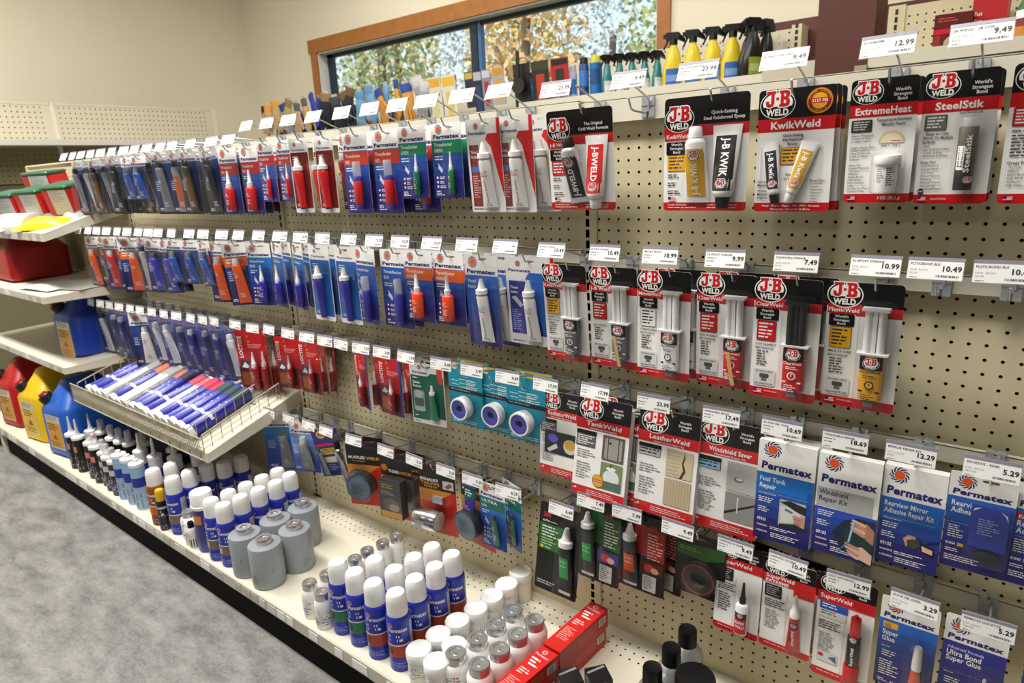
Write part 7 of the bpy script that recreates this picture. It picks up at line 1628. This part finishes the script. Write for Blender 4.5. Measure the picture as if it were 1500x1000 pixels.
for k, x in enumerate((-34.6, -30.4, -26.2, -22.2)): instance('spray_bottle', TY, (x, 91 + .6 * k, 20.9), (0, 0, math.radians(25)), 'yellow spray bottle with black trigger on far shelf, %s' % ['beside the bare pegboard', 'second one', 'third one', 'beside the black bottles'][k], 'spray bottle', 'yellow spray bottles')
for k, (x, y) in enumerate(((-18.6, 92.5), (-17.0, 90.0), (-15.6, 94.0))): instance('spray_bottle', TK, (x, y, 20.9), (0, 0, math.radians(35 + 20 * k)), 'black spray bottle at the end of far shelf, %s' % ['with green label', 'at the shelf edge', 'rearmost one'][k], 'spray bottle', 'black spray bottles')
for k in range(5): instance('spray_bottle', TT, (-50.6 + k * 2.6, 90 + k * 1.2, 20.9), (0, 0, math.radians(60)), 'teal spray bottle with dark trigger on far shelf, %s of five' % ONE[k], 'spray bottle', 'teal spray bottles')

# shelving against the end wall
sg = tag(empty('end_wall_shelving', (-212, 45, -FZ)), 'cream pegboard shelving standing against the end wall', 'shelving')
def sp_(nm, mb): part(nm, mb.build(nm), sg, (212, -45, FZ))
for y0, y1 in ((-36, 28), (29, 80)):
    mb = MB(); perf(mb, [y0 + 1.2 + i * 1.5 for i in range(int((y1 - y0 - 2) / 1.5))], [20.5 + k * 1.5 for k in range(7)], lambda y, z, d: (-211 - d, y, z), .2, .75, .75, BGP, .3); mb.box(-213, y0, -FZ, -212, y1, 30.6, C('#7a7258', .8)); ye = y0 + 1.2 + (int((y1 - y0 - 2) / 1.5) - 1) * 1.5 + .75; mb.box(-211.3, ye, 19.5, -211, y1, 30.6, BGP); mb.box(-211.3, y0, 19.5, -211, y0 + .45, 30.6, BGP); mb.box(-211.4, y0, 30.2, -210.9, y1, 31.0, BGP); sp_('pegboard_panel', mb)
mb = MB(); perf(mb, [-36 + i * 1.5 for i in range(77)], [8 + k * 1.5 for k in range(7)], lambda y, z, d: (-211 - d, y, z), .2, .75, .75, C('#8f8762', .7), .3); sp_('lower_board', mb)  # olive colour carries the shading below the shelf
sp_('upright', MB().box(-211.4, 80, -FZ, -210.8, 81.2, 31, CREAM2)); sp_('upright', MB().box(-211.2, 27.9, -FZ, -210.9, 29.1, 31, CREAM2))
sp_('shelf', MB().box(-211, -36, 18.2, -196, 80, 18.8, CREAM2).box(-196, -36, 17.6, -195.5, 80, 19.2, C('#cfccc0')))

# column, brown fascia and the shelving past it
cm = MB().box(2.6, 60, -FZ, 10.4, 60.6, CEIL, BROWN).box(2.6, 67.4, -FZ, 10.4, 68, CEIL, BROWN).box(6.2, 60.6, -FZ, 6.8, 67.4, CEIL, BROWN).box(2.6, 60.6, -FZ, 3.2, 67.4, CEIL, BROWN).box(9.8, 60.6, -FZ, 10.4, 67.4, CEIL, BROWN)
o = top('steel_column', cm.build('steel_column')); tag(o, 'dark brown steel column behind the gondola', 'column', None, 'structure')
o = top('trim_1', MB().box(-24, 106.6, 24.6, 60, 107.9, 33.4, BROWN).build('trim_1')); tag(o, 'brown painted band on the back wall beside the column', None, None, 'structure'); o['category'] = 'trim'
o = top('soffit', MB().add([(-40, 100, 52), (60, 100, 40), (60, 108, 40), (-40, 108, 52), (-40, 100, 60), (60, 100, 60), (60, 108, 60), (-40, 108, 60)], [(3, 2, 1, 0), (4, 5, 6, 7), (0, 1, 5, 4), (1, 2, 6, 5), (2, 3, 7, 6), (3, 0, 4, 7)], WALLM).build('soffit')); tag(o, 'cream sloping soffit over the far shelves', None, None, 'structure'); o['category'] = 'soffit'
o = top('back_panel', MB().box(-13, 84, -FZ, 2, 85, 22.0, C('#c9c2ab', .6)).build('end_panel')); o.name = 'partition_board'; tag(o, 'plain cream board standing before the brown band', 'partition')
rg = tag(empty('side_shelving', (30, 60, -FZ)), 'cream pegboard shelving past the brown column with boxed goods', 'shelving')
def rp(nm, mb): part(nm, mb.build(nm), rg, (-30, -60, FZ))
mb = MB(); perf(mb, [14.6 + i for i in range(48)], [18.2 + k for k in range(6)], lambda x, z, d: (x, 60 + d, z), .13, .5, .5, CREAM, .2); mb.box(12, 60.9, -FZ, 62.4, 61.4, 24.8, C('#4a4436', .8)); mb.box(14, 60, 23.7, 62, 60.2, 24.6, CREAM); rp('pegboard_panel', mb)
mb = MB().box(12.0, 59.8, -FZ, 14.1, 60.9, 24.8, CREAM)
for k in range(9): mb.box(12.85, 59.75, 15.6 + k * 1.0, 13.2, 59.8, 16.3 + k * 1.0, C('#0d0c0a'))
rp('upright', mb)
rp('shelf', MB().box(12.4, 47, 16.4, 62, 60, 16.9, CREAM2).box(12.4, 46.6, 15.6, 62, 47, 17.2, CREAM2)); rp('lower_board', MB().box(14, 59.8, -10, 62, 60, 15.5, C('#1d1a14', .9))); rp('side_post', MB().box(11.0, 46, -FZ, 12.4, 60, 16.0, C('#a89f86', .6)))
o = top('header_board', MB().box(12, 58, 26.2, 70, 61, 44, C('#cfc8b4', .6)).build('header_board')); tag(o, 'cream header board over the side shelving', 'header board')
def redpack(w, d, h, kind_):
    b_ = MB().box(-w / 2, -d / 2, 0, w / 2, d / 2, h, C('#5a1414' if kind_ else '#b8161a', .35)); m2 = MB(); P = Print(m2, lambda u, v, dd: (u - w / 2, -d / 2 - dd, h - v))
    if kind_: P.rect(.1, h * .38, w - .1, h * .5, RED); P.lines(.4, h * .1, w * .7, 2, .3, C('#c84a40')); P.ell(w * .6, h * .75, w * .3, h * .2, C('#b89a8a')); P.ell(w * .6, h * .75, w * .17, h * .1, C('#2a3a3a')); P.rect(.1, h * .53, w * .2, h * .9, C('#8a1a1a'))
    else: P.lines(.3, h * .08, w * .7, 1, .4, WHITE, .5); P.lines(.3, h * .2, w * .8, 2, .35, C('#d86a60'), .5); P.text('Fast', .3, h * .5, .6, WHITE, cond=.8); P.text('Easy', .3, h * .6, .6, WHITE, cond=.8); P.poly([(0.1, h), (w * .95, h * .62), (w * .98, h)], C('#d8d0c0')); P.ell(w * .65, h * .88, w * .22, h * .08, C('#3a8ac8'))
    return [('carton', b_.build('carton')), ('carton_print', m2.build('carton_print'))]
instance('boxed_kit', redpack(4.0, 2.2, 4.6, 1), (20.6, 53, 16.9), (0, 0, math.radians(4)), 'dark red boxed kit on the side shelf', 'carton'); instance('boxed_kit', redpack(3.6, 2.0, 8.2, 0), (24.3, 54.5, 16.9), (0, 0, math.radians(-6)), 'tall bright red boxed kit on the side shelf', 'carton')
gbt = MB().loft([[(hx * math.cos(t), .9 * hy * math.sin(t), z) for t in [2 * math.pi * j / 16 for j in range(16)]] for z, hx, hy in ((0, 2.0, 1.3), (3.5, 2.1, 1.4), (5.4, 1.3, 1.1), (6.6, .6, .6), (7.4, .6, .6))], C('#146a34', .35)); gll = MB(); gcy = [(2.14 * math.sin(a), -1.3 * math.cos(a)) for a in [lerp(-1.1, 1.1, i / 8) for i in range(9)]]
for z0, z1, m_ in ((.6, 1.9, C('#b8781e')), (1.9, 2.8, C('#7a1a1c')), (2.8, 3.7, WHITE)): gll.add([(a, b_, z) for z in (z0, z1) for a, b_ in gcy], [(i, i + 1, 10 + i, 9 + i) for i in range(8)], m_, True)
instance('wash_bottle', [('bottle_body', gbt.build('bottle_body')), ('bottle_label', gll.build('bottle_label'))], (28.9, 52, 16.9), (0, 0, 0), 'green bottle with banded label on the side shelf', 'bottle')
